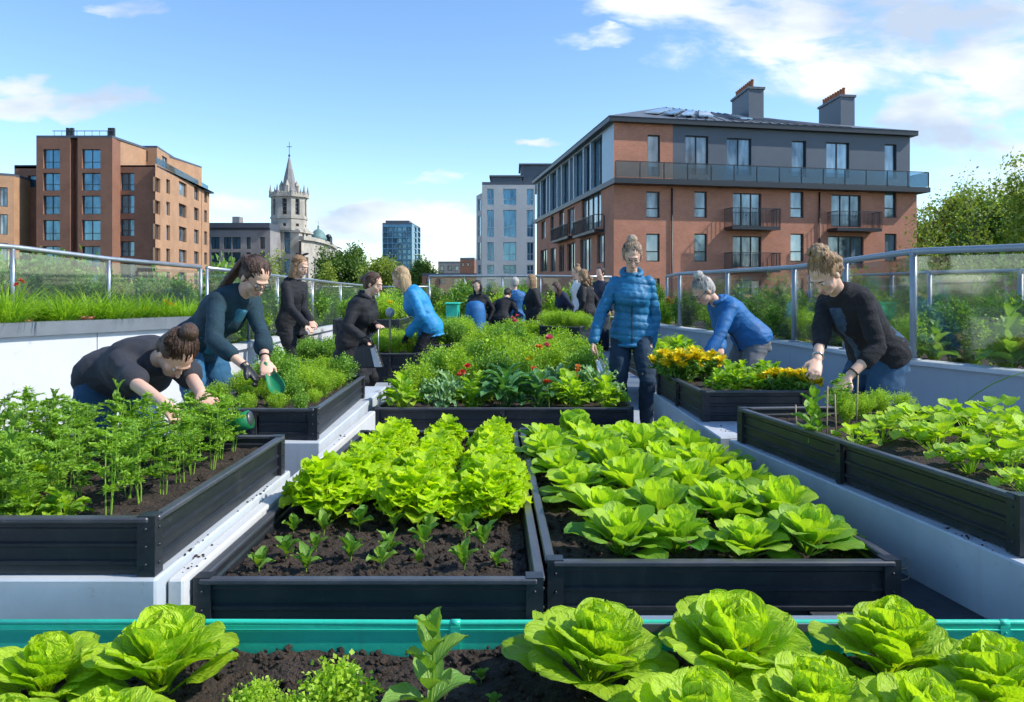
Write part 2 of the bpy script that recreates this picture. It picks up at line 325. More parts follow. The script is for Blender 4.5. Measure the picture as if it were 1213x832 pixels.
cb = n('ShaderNodeCombineXYZ'); l(uu, cb.inputs[0]); l(M('MULTIPLY', vv, 2.6), cb.inputs[1]); l(M('MULTIPLY', M('SIGN', sp.outputs[1]), 3.0), cb.inputs[2])
nz = n('ShaderNodeTexNoise'); nz.inputs['Scale'].default_value = 5.5; nz.inputs['Detail'].default_value = 9; nz.inputs['Roughness'].default_value = .58; nz.inputs['Distortion'].default_value = .25; l(cb.outputs[0], nz.inputs[0])
nz2 = n('ShaderNodeTexNoise'); nz2.inputs['Scale'].default_value = 3.0; nz2.inputs['Detail'].default_value = 6; l(cb.outputs[0], nz2.inputs[0])
mr = n('ShaderNodeMapRange'); mr.interpolation_type = 'SMOOTHSTEP'; mr.inputs[1].default_value = .25; mr.inputs[2].default_value = 1.0
l(M('MULTIPLY', M('MULTIPLY', M('POWER', tot, .5), 1.0), M('ADD', .72, M('MULTIPLY', M('SUBTRACT', nz.outputs[0], .46), 3.8))), mr.inputs[0])
fac = M('MULTIPLY', mr.outputs[0], .93)
ccol = ramp(n, [(.40, (2.3, 2.7, 3.3)), (.60, (4.5, 4.6, 4.7))]); l(nz2.outputs[0], ccol.inputs[0])
mx = n('ShaderNodeMix'); mx.data_type = 'RGBA'; l(fac, mx.inputs[0]); hsv = n('ShaderNodeHueSaturation'); hsv.inputs['Saturation'].default_value = 1.1; hsv.inputs['Value'].default_value = .92; l(sky.outputs[0], hsv.inputs['Color']); l(hsv.outputs[0], mx.inputs[6]); l(ccol.outputs[0], mx.inputs[7]); l(mx.outputs[2], bg.inputs[0])
sl = bpy.data.lights.new('sun', 'SUN'); so = bpy.data.objects.new('sun', sl); col.objects.link(so)
sl.energy = 2.9; sl.angle = R(.55); sl.color = (1.0, .95, .86)
sdir = Vector((math.sin(R(SUN_AZ)) * math.cos(R(SUN_EL)), math.cos(R(SUN_AZ)) * math.cos(R(SUN_EL)), math.sin(R(SUN_EL))))
so.rotation_euler = sdir.to_track_quat('Z', 'Y').to_euler(); so.location = (5, 5, 20)
sc.view_settings.view_transform = 'Standard'; sc.view_settings.look = 'None'; sc.view_settings.exposure = .85; sc.view_settings.gamma = 1
sc.cycles.use_denoising = True; sc.cycles.max_bounces = 5; sc.cycles.diffuse_bounces = 3; sc.cycles.glossy_bounces = 3; sc.cycles.transparent_max_bounces = 12; sc.cycles.use_adaptive_sampling = True; sc.cycles.adaptive_threshold = .03; sc.cycles.sample_clamp_indirect = 4
sc.cycles.caustics_reflective = False; sc.cycles.caustics_refractive = False
# ================================================================ people
def X(px, d): return (px - CX) * d / F
U3 = Vector((0, 0, 1))
def remesh(mb, vox, smooth_it=3, sm=.6):
    me = mb.mesh('tmp'); o = bpy.data.objects.new('tmp', me); col.objects.link(o)
    m = o.modifiers.new('r', 'REMESH'); m.mode = 'VOXEL'; m.voxel_size = vox; m.use_smooth_shade = True
    if smooth_it: k = o.modifiers.new('s', 'SMOOTH'); k.iterations = smooth_it; k.factor = sm
    dg = bpy.context.evaluated_depsgraph_get(); dg.update(); out = bpy.data.meshes.new_from_object(o.evaluated_get(dg)); bpy.data.objects.remove(o); bpy.data.meshes.remove(me)
    out.polygons.foreach_set('use_smooth', [True] * len(out.polygons)); return out
def displace(me, fn):
    n_ = len(me.vertices); co_ = np.empty(n_ * 3, np.float32); nr = np.empty(n_ * 3, np.float32); me.vertices.foreach_get('co', co_); me.vertex_normals.foreach_get('vector', nr)
    co_ = co_.reshape(-1, 3); nr = nr.reshape(-1, 3); k = np.array([fn(Vector(c), None) for c in co_.tolist()], np.float32)
    co_ += nr * k[:, None]; me.vertices.foreach_set('co', co_.ravel()); me.update()
def loft(mb, st, n=18):                              # st: (centre, axisA, axisB) full vectors
    vs = []
    for c, a_, b_ in st:
        for k in range(n): q = 2 * math.pi * k / n; vs.append(c + a_ * math.cos(q) + b_ * math.sin(q))
    L = len(st); fs = [[i * n + k, i * n + (k + 1) % n, (i + 1) * n + (k + 1) % n, (i + 1) * n + k] for i in range(L - 1) for k in range(n)]
    fs += [list(range(n - 1, -1, -1)), [(L - 1) * n + k for k in range(n)]]; mb.add(vs, fs, 0, True)
def limb(mb, pts, rad, off=0.0):
    """rounded tapering limb through pts with balls at the joints"""
    P = []; Rr = []
    for i in range(len(pts) - 1):
        for k in range(5): q = k / 5; P.append(pts[i].lerp(pts[i + 1], q)); Rr.append(rad[i] * (1 - q) + rad[i + 1] * q + off)
    P.append(pts[-1]); Rr.append(rad[-1] + off); mb.tube(P, Rr, 14)
    for i in range(len(pts)): r_ = rad[i] + off; mb.ell(pts[i], ((r_, 0, 0), (0, r_, 0), (0, 0, r_)))
def ik(a, t, l1, l2, hint):
    d = t - a; L = min(d.length, (l1 + l2) * .995); dn = d.normalized(); t2 = a + dn * L
    k = (l1 * l1 - l2 * l2 + L * L) / (2 * L); h = math.sqrt(max(0, l1 * l1 - k * k)); hp = hint - dn * hint.dot(dn); hp.normalize(); return a + dn * k + hp * h, t2
def hand(mb, w, d, pn, s_=1.0, curl=35, side=1, off=0.0, spread=1.0):
    d = d.normalized(); pn = (pn - d * pn.dot(d)).normalized(); x = d.cross(pn).normalized() * side
    S = lambda k: k * s_
    loft(mb, [(w - d * S(.03), x * (S(.026) + off), pn * (S(.020) + off)), (w + d * S(.0), x * (S(.027) + off), pn * (S(.017) + off)), (w + d * S(.035), x * (S(.038) + off), pn * (S(.015) + off)), (w + d * S(.08), x * (S(.040) + off), pn * (S(.013) + off)), (w + d * S(.092), x * (S(.034) + off), pn * (S(.010) + off))], 12)
    for k, (ox, L) in enumerate(((-.030, .062), (-.010, .074), (.010, .070), (.029, .055))):
        p = w + d * S(.075) + x * S(ox); dd = (d + x * ox * 3.0 * spread).normalized(); pts = [p - dd * S(.02)]; cur = dd
        for j in range(3):
            an = R(curl * (.55 + .35 * j + .12 * k)); cur = (dd * math.cos(an * (j + .3)) + pn * math.sin(an * (j + .3))).normalized(); p = p + cur * S(L * (.44, .32, .24)[j]); pts.append(p)
        mb.tube(pts, [S(.0092) + off, S(.0088) + off, S(.0080) + off, S(.0066) + off], 8)
    p = w + d * S(.018) - x * S(.026); dd = (d * .75 - x * .75 + pn * .35).normalized(); p2 = p + dd * S(.038); d3 = (d * .95 - x * .2 + pn * .45).normalized()
    mb.tube([p - dd * S(.012), p2, p2 + d3 * S(.03)], [S(.013) + off, S(.011) + off, S(.008) + off], 8)

TORSO = [(-.075, .125, .098, 0), (-.03, .160, .118, -.005), (.02, .168, .120, -.01), (.08, .154, .108, 0), (.155, .120, .092, .004), (.24, .126, .098, .006), (.32, .138, .110, .008), (.39, .146, .100, .002), (.435, .142, .082, -.006), (.467, .098, .068, -.01), (.492, .060, .055, -.008), (.515, .045, .046, -.004)]
def person(label, x, y, face, H=1.64, z=0.0, hip=.505, l1=0, l2=0, side=0.0, neck=None, pitch=10, yaw=0, hands_=None, elbow=None, feet=None, knee=None, top=None, sleeve=1.0, hem=-.10, off=.018, skirt=None, trous='denim', hair=None, vox=.0075, quilt=0, inner=None, gloves=(), glasses=False, collar=0, group=None, build=1.0, curl=(35, 35), palms=None, shoes='shoe', mask=None, grayband=None, hood=False, detail=True):
    s_ = H / 1.64; f = R(face); Fd = Vector((math.cos(f), math.sin(f), 0)); Rt = Vector((math.sin(f), -math.cos(f), 0)); base = Vector((x, y, z))
    root = empty('person', base, label, 'person', group)
    P = base + U3 * hip * H
    dirv = lambda a_: (U3 * math.cos(R(a_)) + Fd * math.sin(R(a_)) + Rt * side).normalized()
    def spine(q):                                     # point and direction at arc length q (metres of a 1.64 m body)
        n_ = 14; p = Vector(P); d = dirv(l1)
        if q <= 0: return P + dirv(l1 * .25) * q * s_, dirv(l1 * max(.15, 1 + q * 8))
        for i in range(n_):
            k = (i + .5) / n_ * q / .51; d = dirv(l1 + (l2 - l1) * min(1, max(0, k)))
            p = p + d * (q * s_ / n_)
        return p, d
    def tor(mb, o_, q0=-1, q1=1, fa=1.0, fb=1.0, fwd=0.0, flare=None):
        st = []
        qs = [t_ for t_ in TORSO if q0 <= t_[0] <= q1]
        def sec(q, a_, b_, sh): 
            p, d = spine(q); X_ = Rt; Y_ = X_.cross(d).normalized(); Y_ = Y_ if Y_.dot(Fd) > 0 or abs(l1) > 80 else -Y_
            if Y_.dot(Fd * math.cos(R(l2)) - U3 * math.sin(R(l2))) < 0: Y_ = -Y_
            ex = flare(q) if flare else 0
            return (p + Y_ * (sh + fwd) * s_, X_ * ((a_ * build * fa) * s_ + o_ + ex), Y_ * ((b_ * build * fb) * s_ + o_ + ex))
        if q0 > -1 and q0 < TORSO[0][0]:
            k = 4
            for i in range(k): q = q0 + (TORSO[0][0] - q0) * i / k; st.append(sec(q, .155, .115, 0))
        for t_ in qs: st.append(sec(*t_))
        loft(mb, st, 22)
    NB, nd = spine(.50); nk = l2 * .6 if neck is None else neck; hd = dirv(nk)
    # head frame
    hy = R(yaw); Fh0 = (Fd * math.cos(hy) - Rt * math.sin(hy)); hu = (U3 * math.cos(R(pitch)) + Fh0 * math.sin(R(pitch))).normalized(); hf = (Fh0 * math.cos(R(pitch)) - U3 * math.sin(R(pitch))).normalized(); hr = hf.cross(hu).normalized()
    HC = NB + hd * .075 * s_ + hu * .085 * s_ + hf * .018 * s_
    HP = lambda a_, b_, c_: HC + (hr * a_ + hf * b_ + hu * c_) * s_
    HA = lambda a_, b_, c_: (hr * a_ * s_, hf * b_ * s_, hu * c_ * s_)
    # limbs
    sh = [spine(.425)[0] + Rt * .137 * build ** .5 * s_ * sg for sg in (-1, 1)]
    hj = [P + Rt * .085 * s_ * sg - U3 * .02 * s_ for sg in (-1, 1)]
    hd_t = hands_ or [base + Rt * sg * .24 * s_ + U3 * .80 * s_ + Fd * .05 for sg in (-1, 1)]
    el = elbow or [(-Fd * .6 + Rt * sg * .6 - U3 * .3) for sg in (-1, 1)]
    arms = []
    for i in (0, 1):
        e_, w_ = ik(sh[i], hd_t[i], .275 * s_, .25 * s_, Vector(el[i])); arms.append((sh[i], e_, w_))
    ft = feet or [base + Rt * sg * .09 * s_ for sg in (-1, 1)]
    legs = []
    for i in (0, 1):
        k_, a_ = ik(hj[i], ft[i] + U3 * .075 * s_, .405 * s_, .40 * s_, Vector(knee[i]) if knee else Fd + Rt * (.15 * (-1, 1)[i])); legs.append((hj[i], k_, a_))
    AR = [.050, .040, .026]; LR_ = [.088, .058, .038]
    def leg(mb, i, o_, cut=1.0):
        h_, k_, a_ = legs[i]; mid = k_.lerp(a_, .35) - (Fd * .012)
        pts = [h_, h_.lerp(k_, .5), k_, mid, a_] if cut >= 1 else [h_, h_.lerp(k_, .5), k_]
        limb(mb, pts, [r_ * s_ * build ** .7 for r_ in ([.088, .075, .056, .056, .037] if cut >= 1 else [.088, .075, .056])], o_)
    def arm(mb, i, o_, cut=1.0, tp=0):
        a_, e_, w_ = arms[i]
        if cut >= 1: limb(mb, [a_, a_.lerp(e_, .5), e_, e_.lerp(w_, .4), w_], [r_ * s_ for r_ in (.044, .038, .032, .032, .025)], o_)
        elif cut > .5: w2 = e_.lerp(w_, (cut - .5) * 2); limb(mb, [a_, a_.lerp(e_, .5), e_, w2], [r_ * s_ for r_ in (.044, .038, .034, .033)], o_)
        else: w2 = a_.lerp(e_, cut * 2); limb(mb, [a_, w2], [.047 * s_, .044 * s_], o_)
    # ---- body
    mb = MB(base); tor(mb, 0)
    for i in (0, 1):
        leg(mb, i, 0); arm(mb, i, 0)
        dw = (arms[i][2] - arms[i][1]).normalized(); pn = palms[i] if palms else (Rt * (-1, 1)[1 - i] + Fd * .3)
        hand(mb, arms[i][2] + dw * .01, dw if not palms else (dw + Vector(palms[i]) * .15), Vector(pn), s_, curl[i], (-1, 1)[i])
    limb(mb, [NB - nd * .02, HP(0, -.022, -.05)], [.047 * s_, .045 * s_])
    mb.ell(HP(0, -.012, .03), HA(.074, .092, .082)); mb.ell(HP(0, .026, -.022), HA(.056, .062, .084)); mb.ell(HP(0, .052, -.086), HA(.030, .030, .022)); mb.ell(HP(0, .010, -.075), HA(.043, .050, .033))
    for sg in (-1, 1): mb.ell(HP(.034 * sg, .050, -.03), HA(.025, .024, .028)); mb.ell(HP(.076 * sg, -.006, -.012), HA(.008, .017, .03))
    mb.ell(HP(0, .090, -.018), HA(.010, .016, .026)); mb.ell(HP(0, .102, -.034), HA(.013, .013, .010)); mb.ell(HP(0, .073, .022), HA(.046, .018, .010)); mb.ell(HP(0, .080, -.060), HA(.022, .012, .010))
    me = remesh(mb, vox * (.8 if detail else 1), 2); body = link_mesh('body', me, MT['skin'], root)
    def child(name, fn, m, v=vox, sm=4, disp=None, n_=None, amp=.006, fr=9.0):
        amp = amp * 1.7 if name not in ('hair', 'inner_top') else amp
        q = MB(base); fn(q); me = remesh(q, v, sm)
        if disp is None:
            sd_ = (x * 7.3 + y) % 5
            disp = lambda c, nn: amp * (noise.noise(Vector((c.x, c.y, c.z * .6)) * fr + Vector((sd_, 0, 0))) + .7 * (.5 - abs(noise.noise(Vector((c.x * .7, c.y, c.z * 1.4)) * fr * 2.0 + Vector((0, sd_, 0))))) * .8)
        if disp: displace(me, disp)
        return link_mesh(name, me, MT[m], root)
    # ---- trousers, shoes
    def fT(q): tor(q, .010, -.1, .16); [leg(q, i, .011) for i in (0, 1)]
    child('trousers', fT, trous, amp=.010, fr=8)
    for i in (0, 1):
        q = MB(base); a_ = ft[i] + U3 * .0; b0 = a_ - Fd * .06 * s_ + U3 * .035 * s_; b1 = a_ + Fd * .15 * s_ + U3 * .024 * s_
        loft(q, [(b0 - Fd * .005, Rt * .025, U3 * .026), (b0 + Fd * .03, Rt * .036, U3 * .034), (a_ + Fd * .05 * s_ + U3 * .034, Rt * .040, U3 * .034), (a_ + Fd * .12 * s_ + U3 * .028, Rt * .043, U3 * .026), (b1 + Fd * .03 * s_, Rt * .03, U3 * .018)], 12)
        limb(q, [a_ + U3 * .05, a_ + U3 * .10], [.045, .044]); me = remesh(q, .008, 2); link_mesh('shoe', me, MT[shoes], root)
    # ---- upper garment
    fl = (lambda q: max(0, -q) * (skirt or .15)) 
    qd = None
    if quilt:
        def qd(c, nn):
            zz = c.z + .012 * math.sin(c.x * 9); r_ = abs(math.sin(zz * math.pi / quilt)); return .008 * (r_ ** .5) - .003 + .008 * noise.noise(c * 9) + .004 * noise.noise(c * 26)
    def fJ(q): tor(q, off, hem, .52, flare=fl); [arm(q, i, off * .65, sleeve) for i in (0, 1)]; q.ell(spine(.32)[0] + (Fd * math.cos(R(l2)) - U3 * math.sin(R(l2))) * .055 * s_, [v * (.085 + off) for v in (Rt * 1.35, Fd, U3)]) if not hood else None
    tp = child({'tee': 't_shirt'}.get(top[1], top[1]), fJ, top[0], disp=qd, amp=.010, fr=7)
    if collar:
        def fC(q):
            c = spine(.485)[0]; pts = []
            for k in range(13): an = R(-150 + 300 * k / 12); pts.append(c + Rt * math.sin(an) * .078 * s_ + Fd * (math.cos(an) * .07 * s_ * -1 if False else -math.cos(an) * .07 * s_) + U3 * (.03 + .035 * math.cos(an)) * s_)
            q.tube(pts, [collar * (1 - .25 * abs(k - 6) / 6) for k in range(13)], 10)
        child('collar', fC, top[0], sm=2, amp=.004)
    if inner:
        def fI(q): tor(q, off, max(hem, -.02), .47, fa=.40, fb=.80, fwd=.034)
        child('inner_top', fI, inner, amp=.004)
    if quilt or top[1] in ('jacket', 'cardigan'):     # zip or front edge
        q = MB(base); pts = []
        for k in range(12):
            qq = max(hem, -.07) + .5 * k / 12 * .98; t_ = min(TORSO, key=lambda t__: abs(t__[0] - qq)); p, d = spine(qq); Yd = Rt.cross(d).normalized(); Yd = Yd if Yd.dot(Fd * math.cos(R(l2)) - U3 * math.sin(R(l2))) > 0 else -Yd; pts.append(p + Yd * (np.interp(qq, [t__[0] for t__ in TORSO], [t__[2] for t__ in TORSO]) * build * s_ + off + (.022 if .2 < qq < .42 else .008)))
        if inner is None: q.tube(pts, .004, 6); q.build('zip', MT['black'], root)
    for i in (0, 1):
        if sleeve >= 1 and quilt == 0: pass
        if i in gloves:
            dw = (arms[i][2] - arms[i][1]).normalized(); pn = palms[i] if palms else (Rt * (-1, 1)[1 - i] + Fd * .3)
            q = MB(base); hand(q, arms[i][2] + dw * .01, dw if not palms else (dw + Vector(palms[i]) * .15), Vector(pn), s_, curl[i], (-1, 1)[i], off=.004); link_mesh('glove', remesh(q, .0055, 1), MT['black'], root)
    # ---- face
    for sg in (-1, 1):
        q = MB(base); q.ell(HP(.030 * sg, .0775, .000), HA(.012, .008, .0055)); e = q.build('eye', MT['eyew'], root); q = MB(base); q.ell(HP(.030 * sg, .0840, -.001), HA(.0055, .003, .0058)); q.build('iris', MT['eyed'], e)
        q = MB(base); q.tube([HP(.016 * sg, .090, .018), HP(.030 * sg, .088, .023), HP(.046 * sg, .078, .019)], [.0026 * s_, .003 * s_, .0015 * s_], 6); q.build('eyebrow', MT['brow'], root)
    q = MB(base); q.ell(HP(0, .0905, -.057), HA(.021, .005, .0035)); q.ell(HP(0, .0900, -.064), HA(.018, .006, .0045)); q.build('mouth', MT['lip'], root)
    if glasses:
        q = MB(base)
        for sg in (-1, 1):
            pts = [HP(.033 * sg + .022 * math.cos(k * .6283), .103, -.001 + .016 * math.sin(k * .6283)) for k in range(11)]; q.tube(pts, .0022, 6); q.tube([HP(.055 * sg, .102, .005), HP(.072 * sg, .05, .008), HP(.08 * sg, -.005, .006)], .002, 5)
        q.tube([HP(-.011, .104, .003), HP(.011, .104, .003)], .002, 5); q.build('glasses', MT['black'], root)
    # ---- hair
    st, hm = hair[0], MT[hair[1]]
    def fH(q):
        q.ell(HP(0, -.028, .043), HA(.081, .093, .082)); q.ell(HP(0, -.050, -.008), HA(.073, .066, .078))
        for sg in (-1, 1): q.ell(HP(.066 * sg, -.018, .028), HA(.018, .048, .042))
        if 'bun' in st: q.ell(HP(0, -.060, .132), HA(.046, .046, .040)); q.ell(HP(0, -.05, .105), HA(.028, .028, .028))
        if 'lowbun' in st: q.ell(HP(0, -.125, .01), HA(.042, .038, .042))
        if 'curlbun' in st:
            r_ = random.Random(3)
            for k in range(70): an = r_.random() * 6.28; zz = r_.uniform(-1, 1); rr = math.sqrt(1 - zz * zz) * .045; q.ell(HP(math.cos(an) * rr * 1.15, -.045 + math.sin(an) * rr * 1.1, .128 + zz * .045), HA(.016, .016, .015))
            for k in range(60): an = r_.random() * 6.28; zz = r_.uniform(-.5, .9); rr = math.sqrt(1 - zz * zz); q.ell(HP(math.cos(an) * rr * .085, -.045 - abs(math.sin(an)) * rr * .075, .03 + zz * .082), HA(.016, .016, .015))
            for k in range(50): an = r_.random() * 6.28; zz = r_.uniform(-1, 1); rr = math.sqrt(1 - zz * zz) * .045; q.ell(HP(math.cos(an) * rr * 1.5, -.085 + math.sin(an) * rr * .7, .0 + zz * .06), HA(.015, .015, .016))
        if 'short' in st: q.ell(HP(0, -.03, .03), HA(.088, .095, .085))
        if 'long' in st:
            gv = hair[2] if len(hair) > 2 else -U3; L = hair[3] if len(hair) > 3 else .32
            for k in range(13):
                an = R(-100 + 200 * k / 12); p = HP(math.sin(an) * .074, -math.cos(an) * .075 - .012, .02); d0 = (-hu * .8 + gv * .5).normalized(); L2 = L * (.82 + .18 * math.cos(an)) * s_
                pts = [p, p + d0 * .07, p + d0 * .07 + (d0 * .25 + gv).normalized() * L2 * .45, p + d0 * .07 + (d0 * .1 + gv).normalized() * L2 * .95]; c_ = sum((q_ for q_ in pts[2:]), Vector()) / 2
                q.tube([pts[0], pts[1], pts[2], pts[3]], [.020, .022, .019, .008], 8)
        if 'pony' in st:
            gv = hair[2]; L = hair[3]; p = HP(0, -.09, .05)
            for k in range(6): o_ = hr * random.Random(k).uniform(-.022, .022) + hu * random.Random(k + 9).uniform(-.02, .02); q.tube([p, p - hf * .05 + o_, p - hf * .05 + o_ + gv * L * .5, p - hf * .03 + o_ * 1.3 + gv * L], [.018, .02, .018, .006], 8)
        if 'curly' in st:
            r_ = random.Random(5)
            for k in range(60): q.ell(HP(r_.gauss(0, .065), -.05 + r_.gauss(0, .035), -.04 - abs(r_.gauss(0, .09))), HA(.024, .024, .026))
    rough = .006 if ('curlbun' in st or 'curly' in st) else .003
    child('hair', fH, hair[1], v=vox * .75, sm=2, disp=lambda c, nn: rough * noise.noise(Vector((c.x * 60, c.y * 60, c.z * 14))) + .002 * noise.noise(c * 22))
    if detail:                                        # loose strands lying over the hair
        for mk, (hn, cnt) in enumerate(((hair[1], 110),)):
            q = MB(base); r_ = random.Random(int(abs(x) * 100) + 7); bun = any(k in st for k in ('bun', 'curlbun', 'pony')); endd = Vector((0, -.55, .75)) if 'bun' in st or 'curlbun' in st else Vector((0, -.95, .25))
            for k in range(cnt):
                an = R(r_.uniform(-115, 115)); a0 = Vector((math.sin(an), math.cos(an) * .9, r_.uniform(-.15, .35) if bun else r_.uniform(.5, .9))).normalized(); a1 = (endd + Vector((r_.gauss(0, .12), r_.gauss(0, .1), r_.gauss(0, .1)))).normalized() if bun else Vector((math.sin(an) * 1.0, math.cos(an) - 1.2 * (math.cos(an) > .2), -.75)).normalized()
                pts = []
                for j in range(6):
                    d_ = a0.lerp(a1, j / 5).normalized(); e_ = 1.015 + r_.uniform(0, .035) + (.05 * math.sin(j / 5 * 3.14) if r_.random() < .15 else 0); pts.append(HP(d_.x * .081 * e_, -.028 + d_.y * .093 * e_, .043 + d_.z * .082 * e_))
                q.tube(pts, [.0012, .0022, .0024, .0024, .002, .001], 4)
            q.build('loose_hair', hm, root)
    if hood:
        def fHd(q): q.ell(spine(.47)[0] - Fd * .065, (Rt * .11, Fd * .05, U3 * .07))
        child('hood', fHd, top[0], sm=3)
    return root, arms, dict(HP=HP, s=s_, Fd=Fd, Rt=Rt, spine=spine, base=base)
def A3(px, py, d): return at(px, py, d)

# woman bending over the feathery seedlings
w1, a1, i1 = person('woman in charcoal tee and blue jeans bending deeply over the feathery seedlings', -1.97, 3.74, -38, 1.52, hip=.50, l1=66, l2=88, neck=75, pitch=66, yaw=8, hands_=[A3(246, 478, 3.14), A3(206, 490, 3.02)], elbow=[Vector((.1, .3, -.25)), Vector((-.5, -.5, -.1))],
    feet=[Vector((-1.93, 3.86, 0)), Vector((-2.1, 3.66, 0))], top=('charcoal', 'tee'), sleeve=.40, hem=-.05, off=.024, trous='denim', hair=(('bun',), 'h_brown'), build=1.03, palms=[Vector((.2, 0, -1)), Vector((.2, 0, -1))], curl=(30, 30))
q = MB(w1.location); c = i1['HP'](0, -.056, .108); q.ell(c, (i1['Rt'] * .034, Vector((0, 0, .03)), Vector((.03, 0, 0)))); 
# woman with the green trowel
w2, a2, i2 = person('woman in dark teal cardigan and bright blue jeans bending with a green trowel', -2.02, 4.86, -24, 1.64, hip=.515, l1=38, l2=66, neck=35, pitch=42, yaw=-12, hands_=[A3(318, 442, 4.46), A3(290, 434, 4.42)], elbow=[Vector((.3, .5, -.2)), Vector((-.5, -.5, -.3))],
    top=('teal', 'cardigan'), sleeve=.76, hem=-.10, off=.018, trous='denimlt', hair=(('pony',), 'h_brown', Vector((-.62, -.05, -.78)).normalized(), .36), inner='tealpanel', glasses=True, gloves=(1,), palms=[Vector((0, 0, -1)), Vector((-.3, 0, -1))], curl=(55, 40), feet=[Vector((-1.98, 5.0, 0)), Vector((-2.02, 4.72, 0))])
# woman in black beside the railing
w3, a3, i3 = person('woman in zipped black jacket and black trousers standing beside the receding glass railing', -2.42, 8.3, -22, 1.62, l1=2, l2=14, pitch=22, hands_=[A3(368, 380, 8.15), A3(362, 384, 8.0)], elbow=[Vector((-.4, .6, -.6)), Vector((-.6, -.5, -.6))],
    top=('blackcloth', 'jacket'), hem=-.12, off=.022, trous='blackcloth', hair=(('long',), 'h_light', Vector((-.25, 0, -1)).normalized(), .12), palms=[Vector((0, 0, -1)), Vector((0, 0, -1))], hood=True, build=.95)
# woman with the bag
w4, a4, i4 = person('woman in long black coat holding a black bag and reaching to the right', -1.47, 7.0, -14, 1.42, l1=12, l2=30, pitch=18, hands_=[A3(447, 386, 6.95), A3(434, 404, 6.75)], elbow=[Vector((0, .3, -.9)), Vector((-.7, -.4, -.5))],
    top=('blackcloth', 'coat'), hem=-.36, off=.028, skirt=.18, trous='blackcloth', hair=(('short', 'lowbun'), 'h_brown'), palms=[Vector((0, 0, -1)), Vector((0, 0, -1))], collar=.026, build=1.1)
# woman in bright blue
w5, a5, i5 = person('blonde woman in bright blue jacket and black trousers leaning to the left', -.86, 8.0, 186, 1.55, l1=20, l2=38, pitch=32, hands_=[A3(485, 394, 7.85), A3(488, 391, 8.1)], elbow=[Vector((.5, -.4, -.6)), Vector((.5, .4, -.6))],
    top=('cyanjacket', 'jacket'), hem=-.08, off=.028, trous='blackcloth', hair=(('long', 'short'), 'h_blond', Vector((.12, 0, -1)).normalized(), .16), palms=[Vector((0, 0, -1)), Vector((0, 0, -1))], gloves=(0, 1), build=1.0)
# woman in the quilted jacket
w6, a6, i6 = person('woman in blue quilted jacket and dark jeans standing in the aisle, looking down', 1.0, 6.35, 262, 1.63, l1=0, l2=8, pitch=24, yaw=4, hands_=[A3(771, 408, 6.35), A3(703, 404, 6.22)], elbow=[Vector((.9, .35, -.1)), Vector((-.9, .35, -.1))],
    top=('puffer', 'jacket'), hem=-.10, off=.026, quilt=.062, skirt=.03, trous='denimdk', hair=(('bun',), 'h_ash'), glasses=True, collar=.028, build=.97, palms=[Vector((-1, -.2, 0)), Vector((1, -.2, 0))], curl=(30, 62), feet=[Vector((1.10, 6.22, 0)), Vector((.92, 6.42, 0))], vox=.0068)
# grey haired woman
w7, a7, i7 = person('grey haired woman with glasses in a blue jacket bending over the marigolds', 2.02, 6.38, 197, 1.55, hip=.50, l1=36, l2=62, neck=45, pitch=44, hands_=[A3(836, 422, 5.98), A3(853, 412, 6.15)], elbow=[Vector((.3, -.6, -.5)), Vector((.4, .6, -.4))],
    top=('bluejacket', 'jacket'), hem=-.05, off=.026, trous='grey', hair=(('short', 'bun'), 'h_grey'), glasses=True, palms=[Vector((0, 0, -1)), Vector((0, 0, -1))], collar=.022, build=1.04)
# woman at the right bed
w8, a8, i8 = person('woman in black cardigan and knitted blue top bending over the sparse right bed', 2.16, 4.48, 203, 1.60, hip=.50, l1=28, l2=54, neck=30, pitch=46, yaw=6, hands_=[A3(966, 440, 4.10), A3(1006, 446, 4.10)][::-1], elbow=[Vector((.5, -.2, -.6)), Vector((.2, .5, -.5))],
    top=('blackknit', 'cardigan'), sleeve=.70, hem=-.04, off=.018, trous='denim', hair=(('curlbun',), 'h_curly'), inner='knit', palms=[Vector((-.4, 0, -1)), Vector((-.4, 0, -1))], build=1.12, curl=(40, 35))
# bracelets
def ring(root, c, d, r_, m_, name, th=.003):
    d = d.normalized(); a_ = d.orthogonal().normalized(); b_ = d.cross(a_); q = MB(root.location); q.tube([c + a_ * math.cos(k * .5236) * r_ + b_ * math.sin(k * .5236) * r_ for k in range(13)], th, 6); q.build(name, MT[m_], root)
for ar, rt, m_, nm in ((a8[1], w8, 'silver', 'watch'), (a8[0], w8, 'black', 'bracelet'), (a2[0], w2, 'black', 'bracelet')):
    dd = ar[2] - ar[1]; ring(rt, ar[2] - dd.normalized() * .03, dd, .030, m_, nm, .005)
# hair bow of the woman in black
q = MB(w3.location); c = i3['HP'](0, -.02, .128)
for sg in (-1, 1): q.ell(c + Vector((.035 * sg, 0, .004)), ((.038, 0, .008 * sg), (0, .012, 0), (0, 0, .014)))
q.build('hair_bow', MT['black'], w3)
